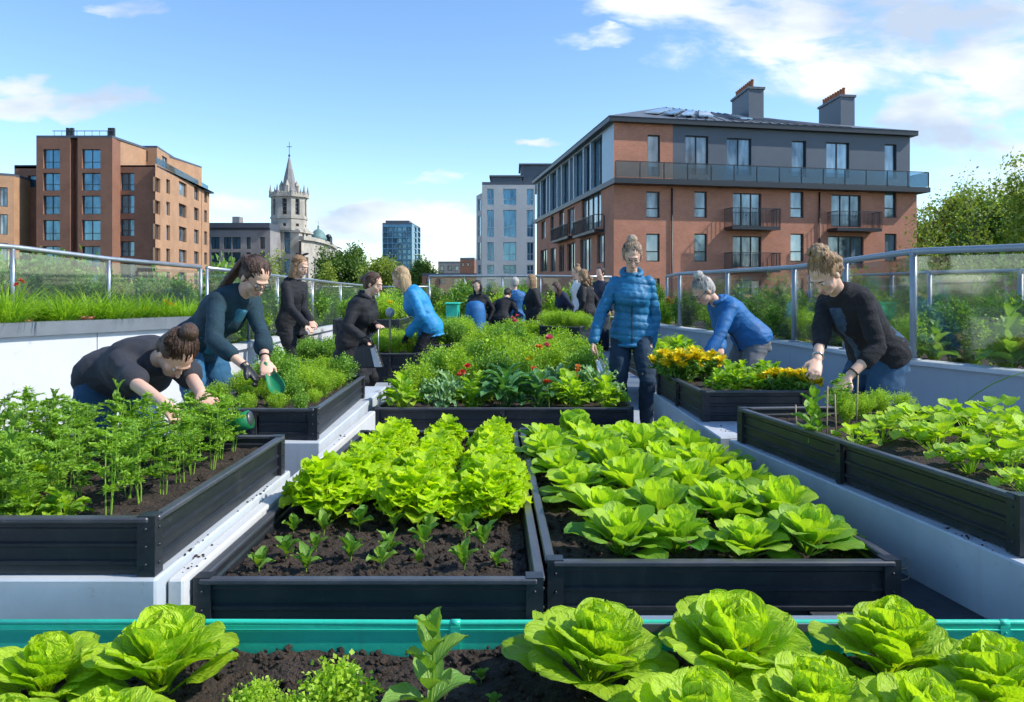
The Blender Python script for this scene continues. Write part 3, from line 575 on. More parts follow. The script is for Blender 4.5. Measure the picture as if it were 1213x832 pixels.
# people at the back
ppl = [('dark haired woman in black jacket, leftmost of the group at the back', 568, 13.0, 250, 1.40, 'blackcloth', ('long',), 'h_dark', 4, 10, 'blackcloth'),
       ('person in black coat bending away, second from the left of the back group', 594, 12.9, 70, 1.36, 'blackcloth', ('short',), 'h_dark', 25, 40, 'blackcloth'),
       ('short haired person in blue jacket seen from behind among the back group', 610, 13.4, 95, 1.46, 'bluejacket', ('short',), 'h_grey', 0, 4, 'navy'),
       ('woman with long blonde hair and black coat at the end of the middle bed', 632, 13.0, 190, 1.50, 'blackcloth', ('long',), 'h_light', -2, 6, 'blackcloth'),
       ('person in navy jacket leaning left with brown hair, front of the right back group', 671, 13.9, 200, 1.42, 'navy', ('long',), 'h_brown', 8, 28, 'navy'),
       ('woman with high bun and white top, tallest of the back group', 686, 14.9, 200, 1.70, 'whitecloth', ('bun',), 'h_light', 0, 5, 'navy'),
       ('woman with long curly light brown hair in black clothes beside the quilted jacket', 696, 13.2, 150, 1.60, 'blackcloth', ('curly',), 'h_light', 2, 10, 'blackcloth'),
       ('dark haired person just behind the shoulder of the woman in the quilted jacket', 713, 15.0, 230, 1.70, 'navy', ('short',), 'h_dark', 0, 5, 'navy')]
for lb, px, d, fc, H, mt_, hs, hm, la, lb2, tr in ppl:
    person(lb, X(px, d), d, fc, H, l1=la, l2=lb2, pitch=lb2 + 8, top=(mt_, 'coat' if 'coat' in lb else 'jacket'), hem=-.28 if 'coat' in lb else -.12, off=.026, trous=tr, hair=(hs, hm, -U3, .22), vox=.013, build=1.08, detail=False)

# ---------------------------------------------------------------- hand tools and bits
def scoop(name, p, d, up, L, W, m_, mh, label, hl=.12, deep=.02):
    """garden trowel: hollow blade with a handle behind it"""
    p = Vector(p); d = Vector(d).normalized(); up = Vector(up); up = (up - d * up.dot(d)).normalized(); x_ = d.cross(up).normalized()
    root = empty(name, p, label, 'trowel'); q = MB(p); vs = []; n_ = 10
    for j in range(9):
        u = j / 8; w_ = W * (.55 + .45 * math.sin(min(1, u * 1.4) * math.pi / 2)) * math.sqrt(max(.02, 1 - max(0, (u - .55) / .46) ** 2)); 
        for side_ in (0, 1):
            for i in range(n_ + 1): v_ = -1 + 2 * i / n_; vs.append(p + d * (u * L) + x_ * v_ * w_ + up * (deep * v_ * v_ - .0025 * side_))
    k = 2 * (n_ + 1); fs = []
    for j in range(8):
        for i in range(n_): a_ = j * k + i; fs.append([a_, a_ + 1, a_ + k + 1, a_ + k]); b_ = a_ + n_ + 1; fs.append([b_, b_ + k, b_ + k + 1, b_ + 1])
        for i in (0, n_): a_ = j * k + i; fs.append([a_, a_ + k, a_ + k + n_ + 1, a_ + n_ + 1])
    for j in (0, 8):
        for i in range(n_): a_ = j * k + i; fs.append([a_, a_ + n_ + 1, a_ + n_ + 2, a_ + 1])
    q.add(vs, fs, 0, True); q.build('blade', m_, root)
    q = MB(p); q.tube([p + d * .01, p - d * .04, p - d * .05, p - d * (.05 + hl * .6), p - d * (.05 + hl)], [.006, .007, .013, .015, .012], 10); q.build('handle', mh, root); return root
h = a2[0][2] + (a2[0][2] - a2[0][1]).normalized() * .08
scoop('garden_trowel', h + Vector((.02, 0, -.02)), Vector((.55, -.45, -.75)), Vector((.3, -1, .2)), .17, .048, MT['greenplastic'], MT['greenplastic'], 'green plastic trowel held by the woman in the dark teal cardigan', .03)
h = a6[1][2] + Vector((0, -.02, -.07)); scoop('garden_trowel', h + Vector((.03, -.03, -.08)), Vector((.28, -.2, -1)), Vector((0, -1, .1)), .13, .035, MT['silver'], MT['wood'], 'small steel trowel in the hand of the woman in the quilted jacket', .08)
p = at(288, 500, 3.22); r0 = empty('watering_spout', p, 'dark green flared watering spout lying on the back corner of the seedling bed', 'watering spout')
q = MB(p); dd = Vector((-1, .15, -.25)).normalized(); q.tube([p + Vector((.03, 0, .012)), p + dd * .02, p + dd * .06, p + dd * .12, p + dd * .17], [.040, .036, .028, .021, .017], 16); q.build('cup', MT['greenplastic'], r0); q = MB(p); q.tube([p + dd * .16, p + dd * .16 + Vector((-.06, .1, .03)), p + Vector((-.30, .16, .01))], .012, 10); q.build('tube', MT['black'], r0)
q = MB(p); q.tube([p + Vector((.026, 0, .0122)), p + Vector((.034, 0, .0135))], .033, 14); q.build('mouth', MT['dill'] if False else MT['rim'], r0)
# bag
p = at(437, 422, 6.7); bg_ = empty('handbag', p - Vector((0, 0, .09)), 'black leather handbag hanging from the hand of the woman in the long coat', 'handbag'); q = MB(bg_.location)
z0 = p.z - .10; q.hexa([(p.x - .15, p.y - .06, z0), (p.x + .13, p.y - .06, z0), (p.x + .13, p.y + .06, z0), (p.x - .15, p.y + .06, z0), (p.x - .11, p.y - .035, z0 + .19), (p.x + .06, p.y - .035, z0 + .2), (p.x + .06, p.y + .035, z0 + .2), (p.x - .11, p.y + .035, z0 + .19)]); q.build('bag_body', MT['leather'], bg_, bevel=.012)
q = MB(bg_.location)
for k in (-.03, .03): q.tube([(p.x - .08, p.y + k, z0 + .18), (p.x - .06, p.y + k, z0 + .25), (p.x - .02, p.y + k * .5, z0 + .28), (p.x + .02, p.y + k, z0 + .25), (p.x + .04, p.y + k, z0 + .18)], .006, 6)
q.build('handle', MT['leather'], bg_); q = MB(bg_.location); q.hexa([(p.x + .06, p.y - .064, z0 + .01), (p.x + .12, p.y - .064, z0 + .01), (p.x + .12, p.y - .061, z0 + .01), (p.x + .06, p.y - .061, z0 + .01), (p.x + .02, p.y - .040, z0 + .17), (p.x + .05, p.y - .040, z0 + .18), (p.x + .05, p.y - .037, z0 + .18), (p.x + .02, p.y - .037, z0 + .17)]); q.build('panel', MT['steelgrey'], bg_)
# garden stakes by the orange flowers
p = at(462, 418, 7.9); q = MB((p.x, p.y, .5)); q.tube([(p.x, p.y, .5), (p.x, p.y, at(462, 376, 7.9).z)], .011, 8); st_ = tag(q.build('garden_stake', MT['wood']), 'pale wooden stake between the bag woman and the woman in bright blue', 'stake')
q = MB((p.x, p.y, 0)); z_ = at(462, 372, 7.9).z; q.lathe((p.x, p.y, z_ - .04), [(.012, 0), (.04, .02), (.048, .05), (.04, .085), (.012, .105)], 14); tag(q.build('glass_float', MT['steelgrey']), 'round grey ball on top of the pale stake', 'ball')
p = at(448, 410, 7.2); q = MB((p.x, p.y, .5)); q.tube([(p.x, p.y, .5), (p.x, p.y, at(448, 386, 7.2).z)], .006, 6); tag(q.build('walking_stick', MT['steel']), 'thin grey rod under the reaching hand of the woman in the long coat', 'rod')
# coloured tubs at the back
p = at(563, 366, 12.5); q = MB((p.x, p.y, 0)); q.lathe((p.x, p.y, .0), [(.15, 0), (.17, .1), (.18, .5), (.17, .85), (.14, .98), (.06, 1.02)], 20); tag(q.build('water_butt', MT['bluejacket']), 'round blue tub in front of the leftmost person at the back', 'tub')
q = MB((-.95, 12.6, 0)); q.box((-1.08, 12.4, .0), (-.88, 12.8, .96)); q.box((-1.10, 12.37, .96), (-.86, 12.83, .99)); o = q.build('storage_bin', MT['turq'], bevel=.01); tag(o, 'turquoise storage bin left of the round blue tub', 'bin')
# ================================================================ buildings
def boxuv(me):
    uvl = me.uv_layers.new(name='UVMap')
    for p in me.polygons:
        nn = p.normal
        if abs(nn.z) > .8: t = Vector((1, 0, 0)); b = Vector((0, 1, 0))
        else: t = Vector((-nn.y, nn.x, 0)).normalized(); b = Vector((0, 0, 1))
        for li in p.loop_indices:
            v = me.vertices[me.loops[li].vertex_index].co
            uvl.data[li].uv = (v.dot(t), v.dot(b))
class Bld:
    def __init__(s, name, org, label, cat='building', group=None):
        s.root = empty(name, org, label, cat, group); s.o = Vector(org); s.wb = MB(s.o); s.wm = []
    def mi(s, m):
        if m not in s.wm: s.wm.append(m)
        return s.wm.index(m)
    def facade(s, p0, p1, z0, z1, ops, wall, frame, pane, depth=.2, fw=.07, win='window'):
        p0 = Vector((p0[0], p0[1], 0)); p1 = Vector((p1[0], p1[1], 0)); L = (p1 - p0).length; t = (p1 - p0) / L; n_ = Vector((t.y, -t.x, 0))
        m = s.mi(wall)
        W = lambda u, z, k=0.0: p0 + t * u + Vector((0, 0, z)) - n_ * k
        us = sorted({0, L} | {o[0] for o in ops} | {o[1] for o in ops}); zs = sorted({z0, z1} | {o[2] for o in ops} | {o[3] for o in ops})
        for i in range(len(us) - 1):
            for j in range(len(zs) - 1):
                uc = (us[i] + us[i + 1]) / 2; zc = (zs[j] + zs[j + 1]) / 2
                if any(o[0] < uc < o[1] and o[2] < zc < o[3] for o in ops): continue
                s.wb.quad(W(us[i], zs[j]), W(us[i + 1], zs[j]), W(us[i + 1], zs[j + 1]), W(us[i], zs[j + 1]), m)
        for o in ops:
            a, b, c, d = o[:4]; nv, nh = (o[4], o[5]) if len(o) > 4 else (1, 0)
            for q in ((W(a, c), W(a, c, depth), W(a, d, depth), W(a, d)), (W(b, c, depth), W(b, c), W(b, d), W(b, d, depth)),
                      (W(a, d), W(a, d, depth), W(b, d, depth), W(b, d)), (W(a, c, depth), W(a, c), W(b, c), W(b, c, depth))):
                s.wb.quad(*q, m)
            fb = MB(s.o)
            def bar(u0, u1, w0, w1, k0=.04, k1=-.06):
                kk = depth
                P = [W(u0, w0, kk + k1 + .0), W(u1, w0, kk + k1), W(u1, w0, kk + k0), W(u0, w0, kk + k0), W(u0, w1, kk + k1), W(u1, w1, kk + k1), W(u1, w1, kk + k0), W(u0, w1, kk + k0)]
                fb.hexa(P)
            bar(a, a + fw, c, d); bar(b - fw, b, c, d); bar(a + fw, b - fw, c, c + fw); bar(a + fw, b - fw, d - fw, d)
            for k in range(1, nv + 1): u = a + (b - a) * k / (nv + 1); bar(u - fw / 2, u + fw / 2, c + fw, d - fw)
            for k in range(1, nh + 1): z = c + (d - c) * k / (nh + 1) if nh > 1 else c + (d - c) * .36; bar(a + fw, b - fw, z - fw / 2, z + fw / 2, .03, -.05)
            w_ = fb.build(win, frame, s.root)
            pb = MB(s.o); pb.quad(W(a, c, depth + .01), W(b, c, depth + .01), W(b, d, depth + .01), W(a, d, depth + .01)); pb.build('pane', pane, w_)
    def finish(s, name='wall'):
        o = s.wb.build(name, s.wm, s.root); boxuv(o.data); return o
    def part(s, name, mb, m, parent=None): return mb.build(name, m, parent or s.root)
def upx(px, A, B):                                   # where a photograph column meets the line A-B
    k = (px - CX) / F; dx, dy = B[0] - A[0], B[1] - A[1]
    t = (k * A[1] - A[0]) / (dx - k * dy); L = math.hypot(dx, dy); return t * L, A[1] + dy * t
def zpx(py, d): return CZ + (HY - py) * d / F
def win(A, B, x0, x1, y0, y1, nv=1, nh=0):
    u0, d0 = upx(x0, A, B); u1, d1 = upx(x1, A, B); d = (d0 + d1) / 2
    return (u0, u1, zpx(y1, d), zpx(y0, d), nv, nh)

M_brickR = brickmat('red_brick', (.55, .215, .125), (.48, .18, .10), (.36, .27, .22))
M_brickL = brickmat('brown_brick', (.30, .125, .07), (.24, .10, .06), (.26, .20, .16))
M_brickSunlit = brickmat('sunlit_orange_brick', (.50, .27, .14), (.43, .22, .11), (.42, .33, .25))  # lighter orange copy of the left block's brick, sunlight put into its colour
M_clad = mat('blue_grey_cladding', (.085, .105, .135), .5, var=.15, scale=.4)
M_slate = mat('grey_roof_sheet', (.13, .15, .175), .5, var=.2, scale=.6, stretch=(1, 1, 1))
M_dkframe = mat('dark_window_frame', (.02, .026, .034), .4)
M_litframe = mat('pale_blue_metal_fin', (.36, .46, .54), .4, metal=.2)
M_whiteframe = mat('pale_window_frame', (.45, .47, .48), .5)
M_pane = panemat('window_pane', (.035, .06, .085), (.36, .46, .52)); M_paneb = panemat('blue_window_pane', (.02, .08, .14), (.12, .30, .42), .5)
M_stone = mat('buff_sandstone', (.47, .435, .37), .9, var=.35, scale=.5, bump=.5, bscale=3)
M_greystone = mat('grey_stone', (.30, .29, .285), .9, var=.25, scale=.4)
M_concrete = mat('pale_render', (.52, .52, .51), .8, var=.1, scale=.3)
M_copper = mat('verdigris_dome', (.14, .26, .25), .6, var=.25, scale=1)
M_tower = mat('blue_curtain_wall', (.10, .26, .40), .3, metal=.3, var=.2, scale=.3)
M_balglass = glassmat('balcony_glass', tint=(.52, .66, .72), haze=.04, hcol=(.15, .22, .26))

def right_block():
    A = (7.1, 53.0); B = (30.9, 58.0); C = (2.7, 83.0); D = (26.5, 88.0)
    b = Bld('apartment_block', (18, 60, -12), 'long red brick apartment block with dark grey top storey and two tall chimneys', 'building', None)
    lo = 8.63
    ops = []
    for y0, y1 in ((227, 258), (277, 310), (330, 364)):
        for x0, x1 in ((765.5, 781.5), (822.5, 837.5), (936.5, 952), (1048, 1062)): ops.append(win(A, B, x0, x1, y0, y1 if y0 < 320 else 364, 0, 1))
    for x0, x1, y0, y1 in ((868, 902, 229, 268), (985, 1020, 231, 269), (868, 902, 280, 317), (981, 1023, 280, 318), (868, 902, 332, 366)): ops.append(win(A, B, x0, x1, y0, y1, 2, 0))
    b.facade(A, B, -12, lo, ops, M_brickR, M_dkframe, M_pane)
    # long left front: dark glazed top storey over brick
    ops = []
    for x0, x1, y0, y1, nv in ((641, 646, 262, 283, 0), (652, 656, 256, 279, 0), (662, 668, 250, 280, 0), (672, 680.5, 247, 277, 1), (689, 712, 232, 272, 3),
                               (640, 648, 296, 322, 1), (652, 658, 294, 322, 0), (662, 668, 291, 322, 1), (672, 681, 288, 321, 1), (687, 700, 283, 322, 2), (707, 716, 277, 312, 0)):
        ops.append(win(C, A, x0, x1, y0, y1, nv, 0))
    b.facade(C, A, -12, lo, ops, M_brickR, M_dkframe, M_pane)
    b.facade(B, D, -12, lo, [], M_brickR, M_dkframe, M_pane); b.facade(D, C, -12, lo, [], M_brickR, M_dkframe, M_pane)
    # top storey
    u1, _ = upx(797, A, B); t = Vector((B[0] - A[0], B[1] - A[1])).normalized(); L = math.hypot(B[0] - A[0], B[1] - A[1]); E = (A[0] + t.x * u1, A[1] + t.y * u1)
    z0, z1 = 9.0, 12.95
    b.facade(A, E, z0, z1, [win(A, E, 767, 782, 160, 209, 0, 0)], M_brickR, M_dkframe, M_pane)
    Bt = (A[0] + t.x * (L - .6), A[1] + t.y * (L - .6))
    ops = [win(E, Bt, *q) for q in ((812, 839, 161, 207, 1, 0), (861, 890, 164, 208, 1, 0), (938, 955, 167, 210, 0, 0), (979, 1006, 169, 211, 1, 0), (1048, 1062, 171, 212, 0, 0))]
    b.facade(E, Bt, z0, z1, ops, M_clad, M_dkframe, M_pane)
    LL = math.hypot(A[0] - C[0], A[1] - C[1]); ops = []; k = 0; u = .5
    wd = [1.5, 3.1, 1.2, 3.3, 1.6, 3.0, 1.3, 3.2, 2.0, 3.4]
    while u < LL - 2 and k < len(wd): ops.append((u, min(u + wd[k], LL - .4), z0 + .1, z1 - .15, 1 if wd[k] > 2 else 0, 0)); u += wd[k] + .35; k += 1
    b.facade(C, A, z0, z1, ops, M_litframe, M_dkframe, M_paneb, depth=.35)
    b.facade(Bt, D, z0, z1, [], M_clad, M_dkframe, M_pane); b.facade(D, C, z0, z1, [], M_clad, M_dkframe, M_pane)
    b.finish()
    def off(P, k, kk=None, kr=None):                                    # outline of the plan pushed outwards
        c = Vector((sum(q[0] for q in (A, B, C, D)) / 4, sum(q[1] for q in (A, B, C, D)) / 4)); v = Vector(P) - c
        ta = Vector((B[0] - A[0], B[1] - A[1])).normalized(); tb = Vector((C[0] - A[0], C[1] - A[1])).normalized()
        su = 1 if v.dot(ta) > 0 else -1; sv = 1 if v.dot(tb) > 0 else -1
        q = Vector(P) + ta * su * ((k if kr is None else kr) if su > 0 else (k if kk is None else kk)) + tb * sv * k; return (q.x, q.y)
    m = MB(b.o); m.prism([off(P, .9, .2, .5) for P in (A, B, D, C)], 8.62, 8.98); b.part('terrace_slab', m, M_dkframe)
    m = MB(b.o); m.prism([off(P, .45, .45, -.2) for P in (A, B, D, C)], 12.95, 13.3); b.part('eaves_fascia', m, M_dkframe)
    # hipped roof with standing seams
    m = MB(b.o); e = [Vector((*off(P, .5, .5, -.15), 13.3)) for P in (A, B, D, C)]
    cA = Vector((*off(A, -6), 15.75)); cB = Vector((*off(B, -7), 15.4)); cD = Vector((*off(D, -7), 15.4)); cC = Vector((*off(C, -6), 15.75))
    m.quad(e[0], e[1], cB, cA); m.quad(e[1], e[2], cD, cB); m.quad(e[2], e[3], cC, cD); m.quad(e[3], e[0], cA, cC); m.quad(cA, cB, cD, cC)
    roof = b.part('roof', m, M_slate)
    sm = MB(b.o)
    for k in range(1, 34):
        q = k / 34; a_ = e[0].lerp(e[1], q); c_ = cA.lerp(cB, max(0, min(1, (q - .2) / .58)))
        if .2 < q < .78: sm.tube([a_ + Vector((0, 0, .03)), c_ + Vector((0, 0, .03))], .035, 4)
    sm.build('seam', M_slate, roof)
    for q0, q1 in ((.06, .11), (.13, .18), (.2, .25), (.27, .33), (.44, .49)):
        p = [e[0].lerp(e[1], q0).lerp(cA.lerp(cB, q0), .35), e[0].lerp(e[1], q1).lerp(cA.lerp(cB, q1), .35), e[0].lerp(e[1], q1).lerp(cA.lerp(cB, q1), .8), e[0].lerp(e[1], q0).lerp(cA.lerp(cB, q0), .8)]
        k = MB(b.o); k.hexa([v + Vector((0, 0, .02)) for v in p] + [v + Vector((0, 0, .14)) for v in p]); k.build('roof_light', M_pane, roof)
    # chimneys with pots
    for x0, d0, x1, d1, ztop, zb in ((887, 59.4, 867, 63.5, 17.0, 14.2), (996, 62.2, 970, 66.5, 17.1, 14.0)):
        n0 = Vector(((x0 - CX) * d0 / F, d0, 0)); f0 = Vector(((x1 - CX) * d1 / F, d1, 0)); wd_ = Vector((1.25, .25, 0))
        P = [n0, n0 + wd_, f0 + wd_, f0]
        c = MB(b.o); c.hexa([Vector((p.x, p.y, zb)) for p in P] + [Vector((p.x, p.y, ztop)) for p in P])
        Q = [n0 + Vector((-.1, -.1, 0)), n0 + wd_ + Vector((.1, -.1, 0)), f0 + wd_ + Vector((.1, .1, 0)), f0 + Vector((-.1, .1, 0))]
        c.hexa([Vector((p.x, p.y, ztop)) for p in Q] + [Vector((p.x, p.y, ztop + .18)) for p in Q])
        ch = c.build('chimney', M_clad, roof)
        for k in range(9):
            p = n0.lerp(f0, (k + .5) / 9) + wd_ * .3; pb = MB(b.o); pb.lathe((p.x, p.y, ztop + .18), [(.14, 0), (.12, .1), (.11, .5), (.14, .53), (.14, .62)], 8); pb.build('chimney_pot', MT['terracotta'], b.root)
    # balconies, terrace rail, drainpipes
    nn = Vector((t.y, -t.x, 0)); T3 = Vector((t.x, t.y, 0)); A3 = Vector((A[0], A[1], 0))
    for x0, x1, yb, yt in ((858, 914, 268, 246), (980, 1032, 270, 250), (858, 914, 319, 299)):
        ua, d = upx(x0, A, B); ub, _ = upx(x1, A, B); zb = zpx(yb, d - 1.0); zt = zpx(yt, d - 1.0)
        m = MB(b.o); p = [A3 + T3 * ua + nn * .002, A3 + T3 * ub + nn * .002, A3 + T3 * ub + nn * 1.2, A3 + T3 * ua + nn * 1.2]
        m.hexa([q + Vector((0, 0, zb - .22)) for q in (p[3], p[2], p[1], p[0])] + [q + Vector((0, 0, zb)) for q in (p[3], p[2], p[1], p[0])]); bal = b.part('balcony', m, M_dkframe)
        r = MB(b.o)
        for a_, b_ in ((p[0], p[3]), (p[3], p[2]), (p[2], p[1])):
            r.beam(a_ + T3 * 0, b_, .05, zt - .05, zt); k = int((b_ - a_).length / .11)
            for j in range(k + 1): q = a_.lerp(b_, j / k); r.box((q.x - .012, q.y - .012, zb), (q.x + .012, q.y + .012, zt - .05))
        r.build('balustrade', M_dkframe, bal)
    tr = MB(b.o); tg = MB(b.o)
    oA = Vector((*off(A, .8, .1), 0)); oB = Vector((*off(B, .8, 0, .4), 0)); oC = Vector((*off(C, .8, .1), 0)); oD = Vector((*off(D, .8, 0, .4), 0))
    for a_, b_, nseg in ((oA, oB, 14), (oB, oD, 6)):
        tr.beam(a_, b_, .06, 10.1, 10.16); tg.beam(a_, b_, .02, 9.05, 10.08)
        for j in range(nseg + 1): q = a_.lerp(b_, j / nseg); tr.box((q.x - .03, q.y - .03, 8.98), (q.x + .03, q.y + .03, 10.1))
    rl = b.part('terrace_rail', tr, M_dkframe); tg.build('glass_panel', M_balglass, rl)
    for x in (795.5, 970): 
        u, d = upx(x, A, B); q = A3 + T3 * u + nn * .09; m = MB(b.o); m.tube([q + Vector((0, 0, -11)), q + Vector((0, 0, 8.5))], .06, 6); b.part('drainpipe', m, M_dkframe)
    q = Vector((A[0] - .35, A[1] + 2.4, 0)); m = MB(b.o); m.tube([q + Vector((0.2, .6, 6.7)), q + Vector((0, 0, 6.7)), q + Vector((0, 0, -11))], .08, 6); b.part('drainpipe', m, M_dkframe)
    # bay balcony on the long front
    tc_ = Vector((A[0] - C[0], A[1] - C[1], 0)).normalized(); nc = Vector((tc_.y, -tc_.x, 0)); C3 = Vector((C[0], C[1], 0))
    for x0, x1, y0, y1 in ((688, 715, 226, 276), (661, 682, 246, 283)):
        ua, da = upx(x0, C, A); ub, db = upx(x1, C, A); d = (da + db) / 2; z0_, z1_ = zpx(y1, d), zpx(y1, d) + 1.1
        m = MB(b.o); p = [C3 + tc_ * ua + nc * .002, C3 + tc_ * ub + nc * .002, C3 + tc_ * ub + nc * .7, C3 + tc_ * ua + nc * .7]
        m.hexa([q + Vector((0, 0, z0_ - .2)) for q in (p[3], p[2], p[1], p[0])] + [q + Vector((0, 0, z0_)) for q in (p[3], p[2], p[1], p[0])]); bal = b.part('balcony', m, M_dkframe)
        r = MB(b.o)
        for a_, b_ in ((p[0], p[3]), (p[3], p[2]), (p[2], p[1])):
            r.beam(a_, b_, .05, z1_ - .05, z1_); k = max(2, int((b_ - a_).length / .14))
            for j in range(k + 1): q = a_.lerp(b_, j / k); r.box((q.x - .012, q.y - .012, z0_), (q.x + .012, q.y + .012, z1_ - .05))
        r.build('balustrade', M_dkframe, bal)
right_block()

def left_block():
    b = Bld('apartment_block', (-52, 100, -12), 'stepped brown brick apartment block with sunlit orange side, at the left', 'building')
    f = 96.0; X = lambda px, d=f: (px - CX) * d / F
    z1 = zpx(163, f); z2 = zpx(193, f)
    A = (X(177), f); Bk = (X(248, 125), 125.0)
    pr = []
    rows = ((177, 200, 0), (205, 226, 1), (232, 254, 1), (261, 285, 1), (292, 316, 1), (324, 346, 1))
    # projecting piers
    P1, P2, P3 = (X(43), f), (X(83), f), (X(133), f)
    ops = [win(P1, P2, 51, 71, y0, y1, 1, 1) for y0, y1, _ in rows]
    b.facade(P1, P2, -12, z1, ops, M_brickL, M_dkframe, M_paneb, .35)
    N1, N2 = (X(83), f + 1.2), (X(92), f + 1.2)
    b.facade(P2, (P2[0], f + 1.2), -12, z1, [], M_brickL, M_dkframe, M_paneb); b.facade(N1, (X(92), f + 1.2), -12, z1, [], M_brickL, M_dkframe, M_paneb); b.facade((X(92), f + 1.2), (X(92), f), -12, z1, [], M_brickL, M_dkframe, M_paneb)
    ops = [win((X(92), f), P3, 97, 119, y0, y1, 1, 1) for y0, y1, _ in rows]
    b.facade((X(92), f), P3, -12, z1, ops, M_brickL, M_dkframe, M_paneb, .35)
    P4 = (X(133), f + 2.0); A = (X(177), f + 2.0)
    b.facade(P3, P4, -12, z1, [], M_brickL, M_dkframe, M_paneb)
    ops = [win(P4, A, 143, 159, y0, y1, 1, 1) for y0, y1 in ((205, 226), (231, 253), (260, 280), (286, 304), (312, 332))]
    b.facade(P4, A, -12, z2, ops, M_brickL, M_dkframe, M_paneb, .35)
    ops = []
    for x0, x1, off in ((184, 190, 0), (197, 201.5, 2), (212, 221, 6), (230, 235.5, 12), (242, 245.5, 16)):
        for y0, y1 in ((211, 228), (238, 254), (266, 284), (294, 310), (322, 336)):
            ymid = lambda y: 345 - (345 - y) * (152 / 152) + (off * (345 - y) / 152.0)
            ops.append(win(A, Bk, x0, x1, ymid(y0), ymid(y1), 0, 0))
    b.facade(A, Bk, -12, z2, ops, M_brickSunlit, M_dkframe, M_pane, .35)
    Lk = (X(17, 100), 125.0)
    b.facade(Bk, Lk, -12, z2, [], M_brickL, M_dkframe, M_pane)
    # upper setback, sunlit side
    S0 = (X(133), f + 2.0); S1 = (-49.0, 120.0)
    ops = [win(S0, S1, 192, 198, 186, 204, 0, 0), win(S0, S1, 205, 211, 193, 209, 0, 0), win(S0, S1, 159, 172, 179, 193, 1, 0)]
    b.facade(S0, S1, z2 + .002, z1, [], M_brickSunlit, M_dkframe, M_pane)
    PA = (X(186, 104), 104.0); PB = (X(225, 122), 122.0); zp = zpx(175, 104)
    b.facade(S1, (S1[0] - 9, 120), -12, z1, [], M_brickL, M_dkframe, M_pane)
    b.facade(PA, PB, z2, zp, [win(PA, PB, 192, 198, 186, 204), win(PA, PB, 205, 211, 193, 209), win(PA, PB, 217, 221, 198, 212)], M_brickSunlit, M_dkframe, M_pane)
    b.facade((X(160, 104), 104.0), PA, z2, zp, [win((X(160, 104), 104.0), PA, 163, 175, 179, 192, 1, 0)], M_brickSunlit, M_dkframe, M_paneb)
    # left wing
    W0, W1 = (X(17, 99), 99.0), (X(43, 99), 99.0); zw = zpx(197, 99)
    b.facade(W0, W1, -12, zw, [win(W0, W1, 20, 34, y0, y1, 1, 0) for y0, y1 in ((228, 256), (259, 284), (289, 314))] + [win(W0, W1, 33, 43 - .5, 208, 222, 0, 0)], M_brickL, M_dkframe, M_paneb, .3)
    b.facade((W0[0], 125), W0, -12, zw, [], M_brickL, M_dkframe, M_pane)
    b.finish()
    m = MB(b.o); m.prism([(W0[0], 99), (P1[0], 99), (P1[0], 125), (W0[0], 125)], zw - .3, zw + .15); m.prism([P1, (P3[0], f), S1, (P1[0], 120)], z1 - .02, z1 + .25)
    m.prism([P4, A, Bk, (S1[0], 125)], z2 - .2, z2 + .02); m.prism([(X(160, 104), 104), PA, PB, (PB[0] - 4, 122)], zp - .02, zp + .25)
    b.part('roof', m, M_clad)
    m = MB(b.o)
    for px in (75, 80, 125, 129): x = X(px); m.box((x - .15, f + .8, z1 + .25), (x + .2, f + 1.2, z1 + 1.4))
    m.tube([(X(60), f + .4, z1 + .9), (X(131), f + .4, z1 + .9)], .05, 5)
    for px in range(62, 131, 9): m.tube([(X(px), f + .4, z1 + .25), (X(px), f + .4, z1 + .9)], .03, 4)
    b.part('roof_vent', m, M_dkframe)
    m = MB(b.o); q0 = Vector((A[0] - .2, A[1] + .2, 0)); q1 = Vector((Bk[0] - .2, Bk[1], 0)); m.beam(q0, q1, .04, z2 + .05, z2 + 1.1)
    b.part('terrace_rail', m, M_balglass)
    # neighbour at the frame's edge
    c = Bld('brick_building', (-70, 100, -12), 'sliver of a sunlit orange brick building at the far left edge of the photo', 'building')
    a0, a1 = (X(-60, 95), 90.0), (X(16.5, 95), 95.0); zt = zpx(209, 95)
    c.facade(a0, a1, -12, zt, [win(a0, a1, 0, 9, y0, y1, 1, 0) for y0, y1 in ((222, 245), (254, 278), (288, 310))], M_brickSunlit, M_dkframe, M_pane, .3)
    c.facade(a1, (a1[0] - .5, 99), -12, zt, [], M_brickSunlit, M_dkframe, M_pane); c.finish()
    m = MB(c.o); m.prism([a0, a1, (a1[0] - .5, 99), (a0[0], 99)], zt - .02, zt + .3); c.part('roof', m, M_clad)
left_block()

